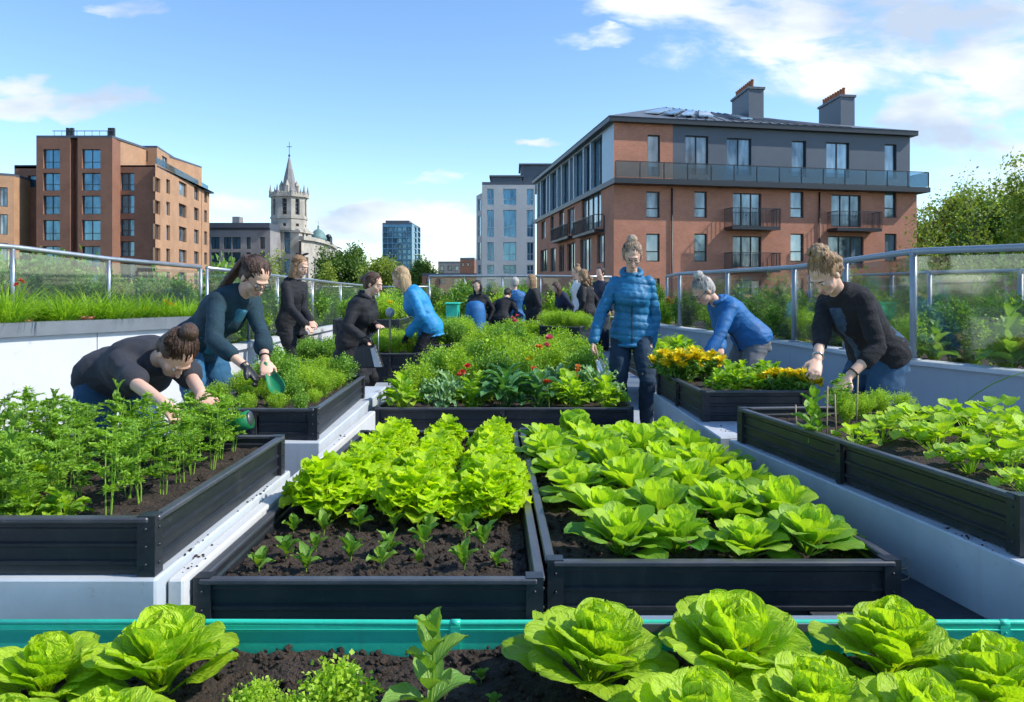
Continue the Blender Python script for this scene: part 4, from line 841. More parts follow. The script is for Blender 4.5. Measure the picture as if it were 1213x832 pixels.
def simple_block(name, label, px0, px1, d, ytop, depth, wall, frame, pane, cols, rows, side=0, nv=0, nh=0, roofm=None, cat='building', turn=0.0, sidecols=(), parapet=.4):
    x0 = (px0 - CX) * d / F; x1 = (px1 - CX) * (d + turn) / F; A = (x0, d); B = (x1, d + turn); zt = zpx(ytop, d)
    t = Vector((B[0] - A[0], B[1] - A[1])).normalized(); nb = Vector((-t.y, t.x))
    b = Bld(name, ((x0 + x1) / 2, d, -12), label, cat)
    b.facade(A, B, -12, zt, [win(A, B, a_, c_, y0, y1, nv, nh) for a_, c_ in cols for y0, y1 in rows], wall, frame, pane, .25, .1)
    C = (B[0] + nb.x * depth + side, B[1] + nb.y * depth); D = (A[0] + nb.x * depth, A[1] + nb.y * depth)
    b.facade(B, C, -12, zt, [win(B, C, a_, c_, y0, y1, 0, nh) for a_, c_ in sidecols for y0, y1 in rows], wall, frame, pane, .25, .1)
    b.facade(C, D, -12, zt, [], wall, frame, pane); b.facade(D, A, -12, zt, [], wall, frame, pane)
    b.finish(); m = MB(b.o); m.prism([A, B, C, D], zt - .02, zt + parapet); b.part('roof', m, roofm or M_clad)
    return b, A, B, C, D, zt
# glass tower
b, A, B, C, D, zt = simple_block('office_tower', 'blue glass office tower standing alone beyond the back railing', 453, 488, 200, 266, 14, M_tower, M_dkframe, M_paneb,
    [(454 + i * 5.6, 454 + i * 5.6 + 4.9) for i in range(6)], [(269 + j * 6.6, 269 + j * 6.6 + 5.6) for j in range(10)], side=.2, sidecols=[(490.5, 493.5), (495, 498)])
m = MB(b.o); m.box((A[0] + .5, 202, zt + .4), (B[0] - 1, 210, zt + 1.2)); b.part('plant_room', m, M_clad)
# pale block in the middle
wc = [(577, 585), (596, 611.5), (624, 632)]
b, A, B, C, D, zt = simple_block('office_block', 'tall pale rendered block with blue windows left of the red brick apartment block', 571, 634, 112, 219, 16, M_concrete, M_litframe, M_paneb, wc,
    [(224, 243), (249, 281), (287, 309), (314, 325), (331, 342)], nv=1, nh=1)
cb_ = Bld('corner_bay', (b.o.x, b.o.y, b.o.z), None, None)
for k in ('label', 'category'):
    if k in cb_.root: del cb_.root[k]
cb_.root.parent = b.root; cb_.root.location = (0, 0, 0)
E = (A[0] - 1.0, A[1] + 3.5)
cb_.facade(E, A, -12, zt - 1.2, [win(E, A, 566, 569.5, y0, y1, 0, 1) for y0, y1 in ((236, 250), (256, 280), (287, 309), (314, 325))], M_concrete, M_litframe, M_paneb, .15)
cb_.root.name = 'corner_bay'
o = cb_.wb.build('wall', cb_.wm, b.root); boxuv(o.data)
for ch in list(cb_.root.children): ch.parent = b.root
bpy.data.objects.remove(cb_.root)
for px0, px1, y0, y1, dd in ((582, 618, 210, 219, 116), (617, 662, 196, 219, 119)):
    m = MB(b.o); x0 = (px0 - CX) * dd / F; x1 = (px1 - CX) * dd / F; m.box((x0, dd, zpx(y1, dd) - .5), (x1, dd + 8, zpx(y0, dd))); m.box((x0 - .3, dd - .3, zpx(y0, dd)), (x1 + .3, dd + 8.3, zpx(y0, dd) + .25)); b.part('penthouse', m, M_clad)
# distant low buildings
simple_block('brick_building', 'small distant dark brick house above the back railing', 545, 562, 150, 308, 12, M_brickL, M_dkframe, M_pane, [(547, 550), (553, 556)], [(311, 316)], roofm=M_slate)
simple_block('stepped_building', 'low distant grey and brown building with stepped roof beside the office tower', 519, 548, 170, 312, 12, M_greystone, M_dkframe, M_pane, [(521, 526), (530, 535), (539, 544)], [(315, 321)], roofm=M_slate)
simple_block('shed_roofed_building', 'long low reddish building just above the back railing', 500, 572, 120, 327, 10, M_brickR, M_dkframe, M_pane, [(505, 512), (520, 527), (536, 543)], [(330, 337)], roofm=M_slate)
# grey stone offices
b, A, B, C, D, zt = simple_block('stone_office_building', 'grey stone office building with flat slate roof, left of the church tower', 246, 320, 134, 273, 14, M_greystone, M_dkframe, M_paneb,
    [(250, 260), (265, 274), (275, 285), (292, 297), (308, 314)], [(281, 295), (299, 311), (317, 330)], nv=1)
m = MB(b.o)
m.prism([(A[0], A[1] - .4), (B[0], B[1] - .4), (B[0], B[1] + 12), (A[0], A[1] + 12)], zt + .42, zt + 1.3); b.part('slate_roof', m, M_clad)
m = MB(b.o); x = (279 - CX) * 138 / F; m.box((x - .6, 138, zt + 1), (x + .7, 140, zt + 2.8)); m.box((x - 2.6, 138, zt + 1), (x - .6, 140, zt + 1.5)); b.part('chimney', m, M_greystone)

def church():
    d = 140.0; cx = (337 - CX) * d / F; b = Bld('church_tower', (cx, d + 3, -12), 'pale stone church tower with pinnacles and slender grey spire', 'church tower')
    def octo(r, z=None, n=8, ph=22.5): return [(cx + r * math.cos(R(ph + 360 / n * k)), d + 3 + r * math.sin(R(ph + 360 / n * k))) for k in range(n)]
    zb = zpx(262, d); zt = zpx(231, d); zm = zpx(271, d)
    o8 = octo(3.3)
    # lower stage is square with clasping buttresses
    s4 = [(cx - 3.0, d + .2), (cx + 2.6, d + .2), (cx + 3.4, d + 6), (cx - 3.0, d + 6)]
    S = list(reversed(s4))
    ops = []
    z0, z1 = zpx(301, d), zpx(274, d)
    b.facade(s4[0], s4[1], -12, zm, [(1.2, 2.3, z0, z1, 0, 2), (2.9, 4.0, z0, z1, 0, 2), (1.2, 2.3, zpx(330, d), zpx(307, d), 0, 2), (2.9, 4.0, zpx(330, d), zpx(307, d), 0, 2)], M_stone, M_greystone, M_paneb, .4, .1)
    b.facade(s4[1], s4[2], -12, zm, [(1.6, 2.4, z0, z1, 0, 0), (3.2, 4.0, z0, z1, 0, 0)], M_stone, M_greystone, M_paneb, .4, .1)
    b.facade(s4[2], s4[3], -12, zm, [], M_stone, M_greystone, M_paneb); b.facade(s4[3], s4[0], -12, zm, [], M_stone, M_greystone, M_paneb)
    # octagonal belfry
    for k in range(8):
        p, q = o8[k], o8[(k + 1) % 8]; L = math.hypot(p[0] - q[0], p[1] - q[1])
        b.facade(p, q, zm, zt, [(L * .33, L * .67, zpx(254, d), zpx(235, d), 0, 3), (L * .38, L * .62, zpx(268, d), zpx(264.5, d), 0, 0)], M_stone, M_greystone, M_dkframe, .45, .08)
    b.finish()
    m = MB(b.o)
    for z, r in ((zm, 3.45), (zpx(257, d), 3.35), (zt, 3.6)): m.prism(octo(r + .1), z - .25, z + .2)
    m.prism([(cx - 3.3, d - .1), (cx + 2.9, d - .1), (cx + 3.7, d + 6.3), (cx - 3.3, d + 6.3)], zm - .6, zm - .26)
    b.part('string_course', m, M_stone)
    par = MB(b.o)
    pr = octo(3.4)
    for k in range(8):
        p = Vector((*pr[k], 0)); q = Vector((*pr[(k + 1) % 8], 0))
        for j in range(5):
            c = p.lerp(q, (j + .5) / 5); par.box((c.x - .16, c.y - .16, zt + .2), (c.x + .16, c.y + .16, zt + .72))
        par.beam(p, q, .2, zt + .19, zt + .5)
    b.part('parapet', par, M_stone)
    for k in range(8):
        p = pr[k]; m = MB(b.o); m.lathe((p[0], p[1], zt), [(.26, 0), (.26, .7), (.32, .75), (.22, 1.0), (.03, 2.1)], 8, sm=False); b.part('pinnacle', m, M_greystone)
    m = MB(b.o); zs = zpx(183, d); m.lathe((cx, d + 3, zt + .2), [(1.75, 0), (1.5, .5), (1.02, 3.3), (.08, zs - zt)], 8, sm=False); sp_ = b.part('spire', m, M_greystone)
    for a_ in (-90, 0, 180):
        m = MB(b.o); px_ = cx + 1.45 * math.cos(R(a_)); py_ = d + 3 + 1.45 * math.sin(R(a_)); m.box((px_ - .35, py_ - .35, zt + .4), (px_ + .35, py_ + .35, zt + 2.0)); m.lathe((px_, py_, zt + 2.0), [(.5, 0), (.02, 1.1)], 4, sm=False); m.build('lucarne', M_stone, sp_)
    m = MB(b.o); zs += .3; m.tube([(cx, d + 3, zs - .4), (cx, d + 3, zs + 2.6)], .05, 5); m.ell((cx, d + 3, zs), ((.2, 0, 0), (0, .2, 0), (0, 0, .25))); m.box((cx - .45, d + 2.96, zs + 1.6), (cx + .45, d + 3.04, zs + 1.72)); m.build('finial', M_dkframe, sp_)
    # curved stone hall with a green dome
    h = Bld('stone_hall', ((380 - CX) * 143 / F, 143, -12), 'buff stone hall with tall arched windows and small green dome right of the church tower', 'hall')
    pts = []
    for px, dd in ((357, 138), (370, 142), (382, 149), (391, 158), (397, 170)): pts.append(((px - CX) * dd / F, dd))
    tops = [zpx(283, 138)] * 5
    for k in range(4):
        p, q = pts[k], pts[k + 1]; L = math.hypot(p[0] - q[0], p[1] - q[1]); nn_ = max(1, int(L / 3.2)); ops = []
        for j in range(nn_): c = L * (j + .5) / nn_; ops.append((c - .55, c + .55, -2, 7.4, 1, 3))
        h.facade(p, q, -12, tops[0] - .2, ops, M_stone, M_whiteframe, M_pane, .5, .1)
    h.facade(pts[-1], (pts[-1][0] - 14, 175), -12, tops[0] - .2, [], M_stone, M_whiteframe, M_pane); h.facade((pts[0][0] - 1, 175), pts[0], -12, tops[0] - .2, [], M_stone, M_whiteframe, M_pane)
    h.finish(); m = MB(h.o)
    for k in range(4): m.beam((*pts[k], 0), (*pts[k + 1], 0), 1.0, tops[0] - .2, tops[0] + .5)
    h.part('cornice', m, M_stone)
    m = MB(h.o); m.prism([(p[0] - .3, p[1]) for p in pts] + [(pts[0][0] - 1, 175)], tops[0] + .2, tops[0] + .45); h.part('roof', m, M_slate)
    dx = (377 - CX) * 148 / F - .5; zz = tops[0] + .4
    m = MB(h.o); m.lathe((dx, 150, zz), [(1.7, 0), (1.65, .6), (1.5, .9), (1.2, 1.6), (.6, 2.15), (.2, 2.3), (.15, 2.6), (.2, 2.8), (.04, 3.1), (.03, 3.9)], 16); h.part('dome', m, M_copper)
    m = MB(h.o); x = (389 - CX) * 156 / F; m.box((x - .7, 155, zz - .3), (x + .6, 157, zz + 1.0)); m.lathe((x, 156, zz + 1.0), [(.8, 0), (.5, .6), (.1, .8)], 8); h.part('roof_turret', m, M_dkframe)
church()

# ================================================================ ground and roof terrace
def sheet(name, m, x0, x1, y0, y1, z, kind='structure'):
    b = MB((0, 0, 0)); b.quad((x0, y0, z), (x1, y0, z), (x1, y1, z), (x0, y1, z)); return tag(b.build(name, m), kind=kind)
M_city = mat('city_ground', (.10, .12, .09), .95, var=.4, scale=.02)
sheet('ground', M_city, -3000, 3000, -1500, 4500, -12)
b = MB((0, 6, 0)); b.box((-12, -3, -12.0), (12, 17.5, 0)); tag(b.build('roof_terrace', MT['deck']), kind='structure')

# ---------------------------------------------------------------- planter walls and railings
def polyline_wall(name, pts, z0, z1, th, m, mcap, label, caph=.08, seams=.75, capw=None):
    o = pts[len(pts) // 2]; root = empty(name, (o[0], o[1], 0), label, 'planter wall'); b = MB(root.location); c = MB(root.location); j_ = MB(root.location)
    for i in range(len(pts) - 1):
        a_, b_ = Vector((*pts[i], 0)), Vector((*pts[i + 1], 0)); L = (b_ - a_).length; k = max(1, round(L / seams))
        for j in range(k):
            p, q = a_.lerp(b_, j / k), a_.lerp(b_, (j + 1) / k); e = (q - p).normalized() * .004
            b.beam(p + e, q - e, th, z0, z1 - caph)
        j_.beam(a_, b_, th - .02, z0, z1 - caph - .003)
        c.beam(a_, b_, capw or th + .08, z1 - caph, z1)
    b.build('wall_panel', m, root); c.build('coping', mcap, root); j_.build('backing', MT['cap'], root); return root
Lw = [(-5.2, 4.0), (-4.45, 4.6), (-3.64, 5.4), (-3.3, 6.1), (-2.86, 7.0)]
Lw2 = [(-2.86, 7.0), (-2.84, 8.2), (-2.86, 9.3), (-2.87, 12.5), (-2.75, 15.9)]
def shift(pts, k): return [(p[0] - k, p[1]) for p in pts]
polyline_wall('planter_wall', shift(Lw, .07), 0, .95, .12, MT['white'], MT['cap'], 'tall white panelled planter wall with grey coping on the left', .10)
polyline_wall('planter_wall', shift(Lw2, .07), 0, .62, .12, MT['white'], MT['white'], 'low white planter wall behind the standing woman in black', .05)
Rw = [(2.05, 15.9), (2.3, 11.9), (2.9, 7.95), (3.0, 5.96), (3.37, 5.0), (3.8, 4.0), (4.3, 3.0)]
polyline_wall('planter_wall', shift(Rw, -.07), 0, .65, .12, MT['bluewall'], MT['plinth'], 'blue grey planter wall with pale coping behind the women on the right', .03)
polyline_wall('planter_wall', [(-2.75, 16.05), (2.05, 16.05)], 0, .75, .15, MT['bluewall'], MT['cap'], 'low wall across the back of the roof garden', .05)
def planter_soil(name, pts, w_, z):
    b = MB((pts[0][0], pts[0][1], z))
    for i in range(len(pts) - 1):
        a_, c_ = pts[i], pts[i + 1]; b.quad((a_[0], a_[1], z), (a_[0] + w_, a_[1], z), (c_[0] + w_, c_[1], z), (c_[0], c_[1], z)) if w_ > 0 else b.quad((a_[0] + w_, a_[1], z), (a_[0], a_[1], z), (c_[0], c_[1], z), (c_[0] + w_, c_[1], z))
    tag(b.build(name, MT['soil']), kind='stuff')
planter_soil('planter_soil', shift(Lw, .12), -1.6, .88); planter_soil('planter_soil', shift(Lw2, .12), -1.6, .56)
planter_soil('planter_soil', shift(Rw, -.12), 1.7, .59)
sheet('planter_soil', MT['soil'], -4, 3.5, 16.12, 17.3, .7, 'stuff')

def railing(name, pts, label, rr=.022, pr=.018, gm=None, pm=None, rm=None, post_at=None, gz=.04, sag=True, double=None, pw=None):
    """pts: (x, y, z foot, z top)"""
    root = empty(name, (pts[0][0], pts[0][1], pts[0][2]), label, 'railing')
    V = [Vector((p[0], p[1], p[3])) for p in pts]
    b = MB(root.location); b.tube(V, rr, 10); b.build('handrail', rm or MT['steel'], root)
    if double:
        b = MB(root.location); b.tube([v - Vector((0, 0, double)) for v in V], rr * .7, 8); b.build('lower_rail', rm or MT['steel'], root)
    for i, p in enumerate(pts):
        if post_at is not None and i not in post_at: continue
        b = MB(root.location); q = pw or pr
        b.tube([(p[0], p[1], p[2]), (p[0], p[1], p[3] + (.02 if pw else -.01))], q, 10); b.lathe((p[0], p[1], p[2]), [(q * 2.2, 0), (q * 2.2, .012), (q, .014)], 12)
        b.build('post', pm or MT['steel'], root)
    for i in range(len(pts) - 1):
        a_, c_ = pts[i], pts[i + 1]; e = (Vector(c_[:2]) - Vector(a_[:2])).normalized() * .03
        b = MB(root.location); b.beam((a_[0] + e.x, a_[1] + e.y, 0), (c_[0] - e.x, c_[1] - e.y, 0), .010, (a_[2] + gz, c_[2] + gz), (a_[3] - rr - .015, c_[3] - rr - .015)); b.build('glass_panel', gm or MT['glass'], root)
    return root
# photo columns, distance, foot height, height of rail
def rp(px, d, z, zt, dx=0.0): return ((px - CX) * d / F + dx, d, z, zt)
LR = [rp(-260, 4.55, .95, 1.55, -.12), rp(-110, 4.95, .95, 1.53, -.1), (-3.58 - .1, 5.6, .95, 1.505), (-3.3 - .07, 6.35, .95, 1.45), (-2.86 - .07, 7.15, .95, 1.405)]
LR = [(x * 1.1, y * 1.1, .88, CZ + (zt - CZ) * 1.1) for x, y, z, zt in LR]
railing('glass_railing', LR, 'glass railing with round steel handrail on the tall white wall at left')
LR2 = [(-2.93, 7.3, .62, 1.40), (-2.91, 8.4, .62, 1.385), (-2.93, 9.5, .62, 1.365), (-2.94, 11.2, .62, 1.34), (-2.93, 13, .62, 1.31), (-2.82, 15.7, .62, 1.27)]
railing('glass_railing', LR2, 'glass railing receding behind the two women in black coats', rr=.02, pr=.014)
railing('glass_railing', [(-2.8, 15.95, .62, 1.27), (-2.3, 16.1, .75, 1.27), (-1.75, 16.15, .75, 1.27)], 'low stretch of railing below the blue glass office tower', rr=.02, pr=.016)
railing('mesh_fence', [(-1.75, 16.05, .75, 1.5), (-1.0, 16.05, .75, 1.5), (-.2, 16.05, .75, 1.5), (.6, 16.05, .75, 1.5), (1.3, 16.05, .75, 1.49), (2.1, 16.0, .75, 1.48)], 'grey panelled fence across the back of the roof garden', gm=MT['glassb'], rr=.025, pm=MT['steelgrey'])
RR = [rp(790, 13.5, .65, 1.44), (2.47, 11.2, .65, 1.435), (2.72, 9.6, .65, 1.43), (2.97, 8.0, .65, 1.43), (3.03, 6.9, .65, 1.455), (3.09, 5.85, .65, 1.485), (3.46, 4.95, .65, 1.47), (3.9, 4.0, .65, 1.46), (4.4, 3.0, .65, 1.46)]
railing('glass_railing', RR, 'near railing with thick grey handrail and posts on the right planter wall', rr=.026, pr=.02, gm=MT['glassb'], pm=MT['steelgrey'], rm=MT['steelgrey'], pw=.026)
RB = [(4.9, 12.5, .3, 1.42), (4.75, 10.8, .3, 1.40), (4.6, 9.2, .3, 1.385), (4.45, 8.1, .3, 1.378), (4.75, 7.1, .3, 1.37), (5.1, 6.2, .3, 1.36), (5.8, 5.0, .3, 1.33)]
railing('metal_fence', RB, 'second grey fence beyond the plants on the right', rr=.02, pr=.018, gm=MT['glassb'], pm=MT['steelgrey'], rm=MT['steelgrey'], gz=.1, pw=.024)
# brick garden wall on the right, beyond both fences
gw = MB((8, 10.6, 0)); gw.beam((5.2, 10.3, 0), (9.5, 9.6, 0), .22, -1, 1.28); gw.beam((5.2, 10.3, 0), (9.5, 9.6, 0), .3, 1.283, 1.34)
o = gw.build('brick_wall', brickmat('old_brick', (.30, .16, .10), (.22, .12, .08), (.30, .26, .21))); boxuv(o.data); tag(o, 'old brown brick wall seen through the fences at the right edge', 'wall')
b = MB((8, 9, -.5)); b.box((2.6, 3, -.6), (12, 17, -.02)); 

# ================================================================ raised beds
def quad_in(P, k):                                   # move the corners of a quad inwards by k
    out = []
    for i in range(4):
        p = Vector(P[i]); a_ = (Vector(P[(i + 1) % 4]) - p).normalized(); c_ = (Vector(P[(i - 1) % 4]) - p).normalized()
        out.append(p + (a_ + c_) * (k / max(.3, abs(a_.x * c_.y - a_.y * c_.x))))
    return out
def raised_bed(P, zt, zb, label, splits=(1, 1, 1, 1), soil=.06, group=None, name='raised_bed', mats=None, rimw=.032, soilres=.03, soilamp=.012):
    """P: four plan corners counter-clockwise from front-left"""
    c = sum((Vector(p) for p in P), Vector((0, 0))) / 4
    root = empty(name, (c.x, c.y, zb), label, 'raised bed', group); mb_, mr_ = mats or (MT['bed'], MT['rim'])
    h = zt - zb
    for i in range(4):
        a_ = Vector((*P[i], 0)); b_ = Vector((*P[(i + 1) % 4], 0)); t = (b_ - a_).normalized(); nn_ = Vector((t.y, -t.x, 0)); L = (b_ - a_).length
        for j in range(splits[i]):
            u0 = L * j / splits[i] + .02; u1 = L * (j + 1) / splits[i] - .02
            m = MB(root.location)
            prof = [(0, 0), (0, .16), (.008, .19), (.008, .25), (0, .28), (0, .50), (.008, .53), (.008, .59), (0, .62), (0, .86), (.007, .9), (.007, 1)]
            vs = []
            for u in (u0, u1):
                for o_, q in prof: vs.append(a_ + t * u + nn_ * (o_ - .012) + Vector((0, 0, zb + .002 + (h - .018) * q)))
                for o_, q in reversed(prof): vs.append(a_ + t * u + nn_ * (o_ - .024) + Vector((0, 0, zb + .002 + (h - .018) * q)))
            n2 = len(prof) * 2
            m.add(vs, [[k, n2 + k, n2 + (k + 1) % n2, (k + 1) % n2] for k in range(n2)] + [list(range(n2)), list(range(2 * n2 - 1, n2 - 1, -1))])
            m.build('side_panel', mb_, root)
            if j:
                m = MB(root.location); q0 = a_ + t * (u0 - .035) + nn_ * .003; q1 = a_ + t * (u0 - .005) + nn_ * .003; m.beam(q0, q1, .02, zb, zt - .014)
                for zz in (.25, .75): m.ell(q0.lerp(q1, .5) + nn_ * .012 + Vector((0, 0, zb + h * zz)), ((.006, 0, 0), (0, .006, 0), (0, 0, .006)), 0, 6, 4)
                m.build('joint_strip', mb_, root)
        m = MB(root.location); m.beam(a_ + t * .012 - nn_ * (rimw / 2 - .012), b_ - t * .012 - nn_ * (rimw / 2 - .012), rimw, zt - .016, zt); m.build('rim', mr_, root, bevel=.004)
    for i in range(4):
        p = Vector((*P[i], 0)); t = Vector((P[(i + 1) % 4][0] - P[i][0], P[(i + 1) % 4][1] - P[i][1], 0)).normalized(); s_ = Vector((P[(i - 1) % 4][0] - P[i][0], P[(i - 1) % 4][1] - P[i][1], 0)).normalized()
        m = MB(root.location); q = p - (t + s_) * .006
        m.hexa([q + Vector((0, 0, zb)), q + t * .05 + Vector((0, 0, zb)), q + t * .05 + s_ * .05 + Vector((0, 0, zb)), q + s_ * .05 + Vector((0, 0, zb))] + [q + Vector((0, 0, zt + .003)), q + t * .05 + Vector((0, 0, zt + .003)), q + t * .05 + s_ * .05 + Vector((0, 0, zt + .003)), q + s_ * .05 + Vector((0, 0, zt + .003))])
        for zz in (.2, .5, .8):
            for dd, e in ((t, s_), (s_, t)): m.ell(q + dd * .025 - e * .001 + Vector((0, 0, zb + h * zz)), ((.005, 0, 0), (0, .005, 0), (0, 0, .005)), 0, 6, 4)
        m.build('corner_post', mb_, root, bevel=0)
    if soil is not None: soil_patch(quad_in(P, .03), zt - soil, soilres, soilamp)
    return root
def soil_patch(P, z, res=.03, amp=.012, name='soil', clods=0, seed=1):
    P = [Vector(p) for p in P]; W = max((P[1] - P[0]).length, (P[2] - P[3]).length); H = max((P[3] - P[0]).length, (P[2] - P[1]).length)
    nx = max(4, min(150, int(W / res))); ny = max(4, min(150, int(H / res))); o = sum(P, Vector((0, 0))) / 4
    v = []
    for j in range(ny + 1):
        for i in range(nx + 1):
            a_ = i / nx; c_ = j / ny; p = P[0] * (1 - a_) * (1 - c_) + P[1] * a_ * (1 - c_) + P[2] * a_ * c_ + P[3] * (1 - a_) * c_
            q = Vector((p.x, p.y, seed)); hh = noise.noise(q * 4) * amp * 1.2 + noise.noise(q * 17) * amp + abs(noise.noise(q * 41)) * amp * 1.1
            v.append((p.x - o.x, p.y - o.y, hh))
    f = [(j * (nx + 1) + i, j * (nx + 1) + i + 1, (j + 1) * (nx + 1) + i + 1, (j + 1) * (nx + 1) + i) for j in range(ny) for i in range(nx)]
    rnd = random.Random(seed)
    for k in range(clods):
        a_, c_ = rnd.random(), rnd.random(); p = P[0] * (1 - a_) * (1 - c_) + P[1] * a_ * (1 - c_) + P[2] * a_ * c_ + P[3] * (1 - a_) * c_
        r = rnd.choice((.003, .004, .006, .009, .013)) * rnd.uniform(.7, 1.3); b0 = len(v); base = Vector((p.x - o.x, p.y - o.y, noise.noise(Vector((p.x, p.y, seed)) * 4) * amp * 1.2 + amp * .6))
        ico = [(0, 0, -1), (.9, 0, -.2), (.3, .85, -.2), (-.7, .5, -.2), (-.7, -.5, -.2), (.3, -.85, -.2), (.7, .5, .5), (-.3, .85, .5), (-.9, 0, .5), (-.3, -.85, .5), (.7, -.5, .5), (0, 0, 1)]
        for q in ico: v.append(tuple(base + Vector(q) * r * rnd.uniform(.6, 1.25)))
        for a1 in range(5):
            f += [(b0, b0 + 1 + (a1 + 1) % 5, b0 + 1 + a1), (b0 + 1 + a1, b0 + 1 + (a1 + 1) % 5, b0 + 6 + a1), (b0 + 6 + a1, b0 + 1 + (a1 + 1) % 5, b0 + 6 + (a1 + 1) % 5), (b0 + 11, b0 + 6 + a1, b0 + 6 + (a1 + 1) % 5)]
    me = bpy.data.meshes.new(name); me.from_pydata(v, [], f); me.polygons.foreach_set('use_smooth', [False] * len(f)); me.update()
    return tag(link_mesh(name, me, MT['soil'], None, (o.x, o.y, z)), kind='stuff')
def plinth(P, zt, label, m=None, zb=0, name='plinth', cat='plinth'):
    c = sum((Vector(p) for p in P), Vector((0, 0))) / 4; b = MB((c.x, c.y, zb)); b.prism(P, zb, zt); o = b.build(name, m or MT['plinth'], bevel=.006); return tag(o, label, cat)

BT = .55
# left bed 1
P_L1 = [(-2.9, 2.12), (-1.0, 2.12), (-1.0, 3.32), (-2.9, 3.32)]
raised_bed(P_L1, BT, .385, 'dark raised bed full of tall feathery seedlings at the left', (2, 1, 2, 1), soil=None)
plinth([(-3.0, 2.10), (-.985, 2.10), (-.985, 3.38), (-3.0, 3.38)], .383, 'pale plinth under the bed of feathery seedlings')
plinth([(-.980, 2.16), (-.935, 2.16), (-.935, 5.2), (-.980, 5.2)], .36, 'narrow white kerb running along the left of the bright lettuce bed', MT['white'], name='kerb', cat='kerb')
# left bed 2
P_L2 = [(-1.72, 4.08), (-1.05, 4.08), (-1.11, 5.7), (-1.80, 5.7)]
raised_bed(P_L2, BT, .38, 'dark raised bed of bushy herbs in front of the woman with the green trowel', (2, 1, 1, 1), soil=.05)
plinth([(-1.80, 4.03), (-1.02, 4.03), (-1.06, 6.4), (-1.85, 6.4)], .378, 'pale plinth under the bed of bushy herbs')
# centre beds
P_A = [(-.92, 2.21), (.085, 2.21), (.02, 4.55), (-.90, 4.55)]
raised_bed(P_A, .345, .16, 'dark raised bed of bright frilly lettuces and a front strip of seedlings', (1, 2, 1, 2), soil=None)
P_B = [(.115, 2.34), (1.19, 2.34), (1.04, 4.6), (.055, 4.6)]
raised_bed(P_B, .35, .16, 'dark raised bed of big leafy green rosettes in the centre right', (1, 2, 1, 2), soil=None)
# middle bed
P_M = [(-.99, 5.41), (.86, 5.41), (.72, 12.3), (-.30, 12.3)]
raised_bed(P_M, .35, .15, 'long dark raised bed of mixed herbs and red flowers in the middle', (2, 4, 2, 4), soil=.05, soilres=.08)
# right beds
P_R1 = [(1.485, 2.25), (3.0, 2.05), (2.05, 3.95), (1.17, 3.92)]
P_R1 = [(1.485, 2.22), (2.95, 2.22), (2.07, 4.0), (1.17, 3.92)]
raised_bed(P_R1, .58, .405, 'dark raised bed with sparse young plants and canes at the right', (1, 1, 1, 2), soil=.055)
plinth([(1.465, 2.12), (3.1, 2.12), (2.2, 4.07), (1.14, 4.0)], .40, 'blue grey plinth under the sparse bed at the right')
P_R2 = [(1.13, 4.5), (1.77, 4.52), (1.95, 5.75), (1.09, 5.7)]
raised_bed(P_R2, .59, .41, 'dark raised bed of yellow marigolds and leafy greens', (1, 1, 1, 2), soil=.04)
plinth([(1.10, 4.02), (1.95, 4.08), (2.05, 5.85), (1.08, 5.8)], .405, 'blue grey plinth under the marigold bed')
# far beds
raised_bed([(-1.52, 7.7), (-.96, 7.7), (-.96, 9.2), (-1.52, 9.2)], .55, .25, 'dark raised bed with orange flowers beside the woman in bright blue', (2, 1, 1, 1), soil=.04)
raised_bed([(-2.2, 7.3), (-1.68, 7.3), (-1.68, 8.0), (-2.2, 8.0)], .52, .36, 'small dark raised bed behind the legs of the woman with the bag', (1, 1, 1, 1), soil=.04)
raised_bed([(-2.4, 10.2), (-1.52, 10.2), (-1.52, 11.6), (-2.4, 11.6)], .8, .3, 'far left raised bed brimming with green herbs', (1, 1, 1, 1), soil=.04)
raised_bed([(-1.42, 9.9), (-.62, 9.9), (-.42, 12.2), (-1.42, 12.2)], .48, .12, 'dark raised bed of herbs before the turquoise bin and the round blue tub', (1, 1, 1, 1), soil=.04)
raised_bed([(-2.6, 15.3), (1.95, 15.3), (1.95, 15.85), (-2.6, 15.85)], .40, .05, 'long narrow raised bed against the back wall of the roof', (3, 1, 3, 1), soil=.04, soilres=.1)
raised_bed([(.42, 11.4), (.98, 11.0), (1.35, 12.6), (.6, 12.9)], .66, .34, 'small dark corner bed of leafy plants in front of the women at the back', (1, 1, 1, 1), soil=.04)
raised_bed([(1.28, 7.6), (2.0, 7.4), (1.95, 9.3), (1.22, 9.3)], .52, .30, 'dark raised bed between the woman in the quilted jacket and the railing', (1, 1, 1, 1), soil=.04)
# seedling bed underlays (soil at the front is near the camera)
soil_patch(quad_in(P_L1, .03), .495, .02, .010, clods=300, seed=3)
soil_patch(quad_in(P_A, .03), .285, .018, .012, clods=2200, seed=4)
soil_patch(quad_in(P_B, .03), .29, .02, .012, clods=1500, seed=5)
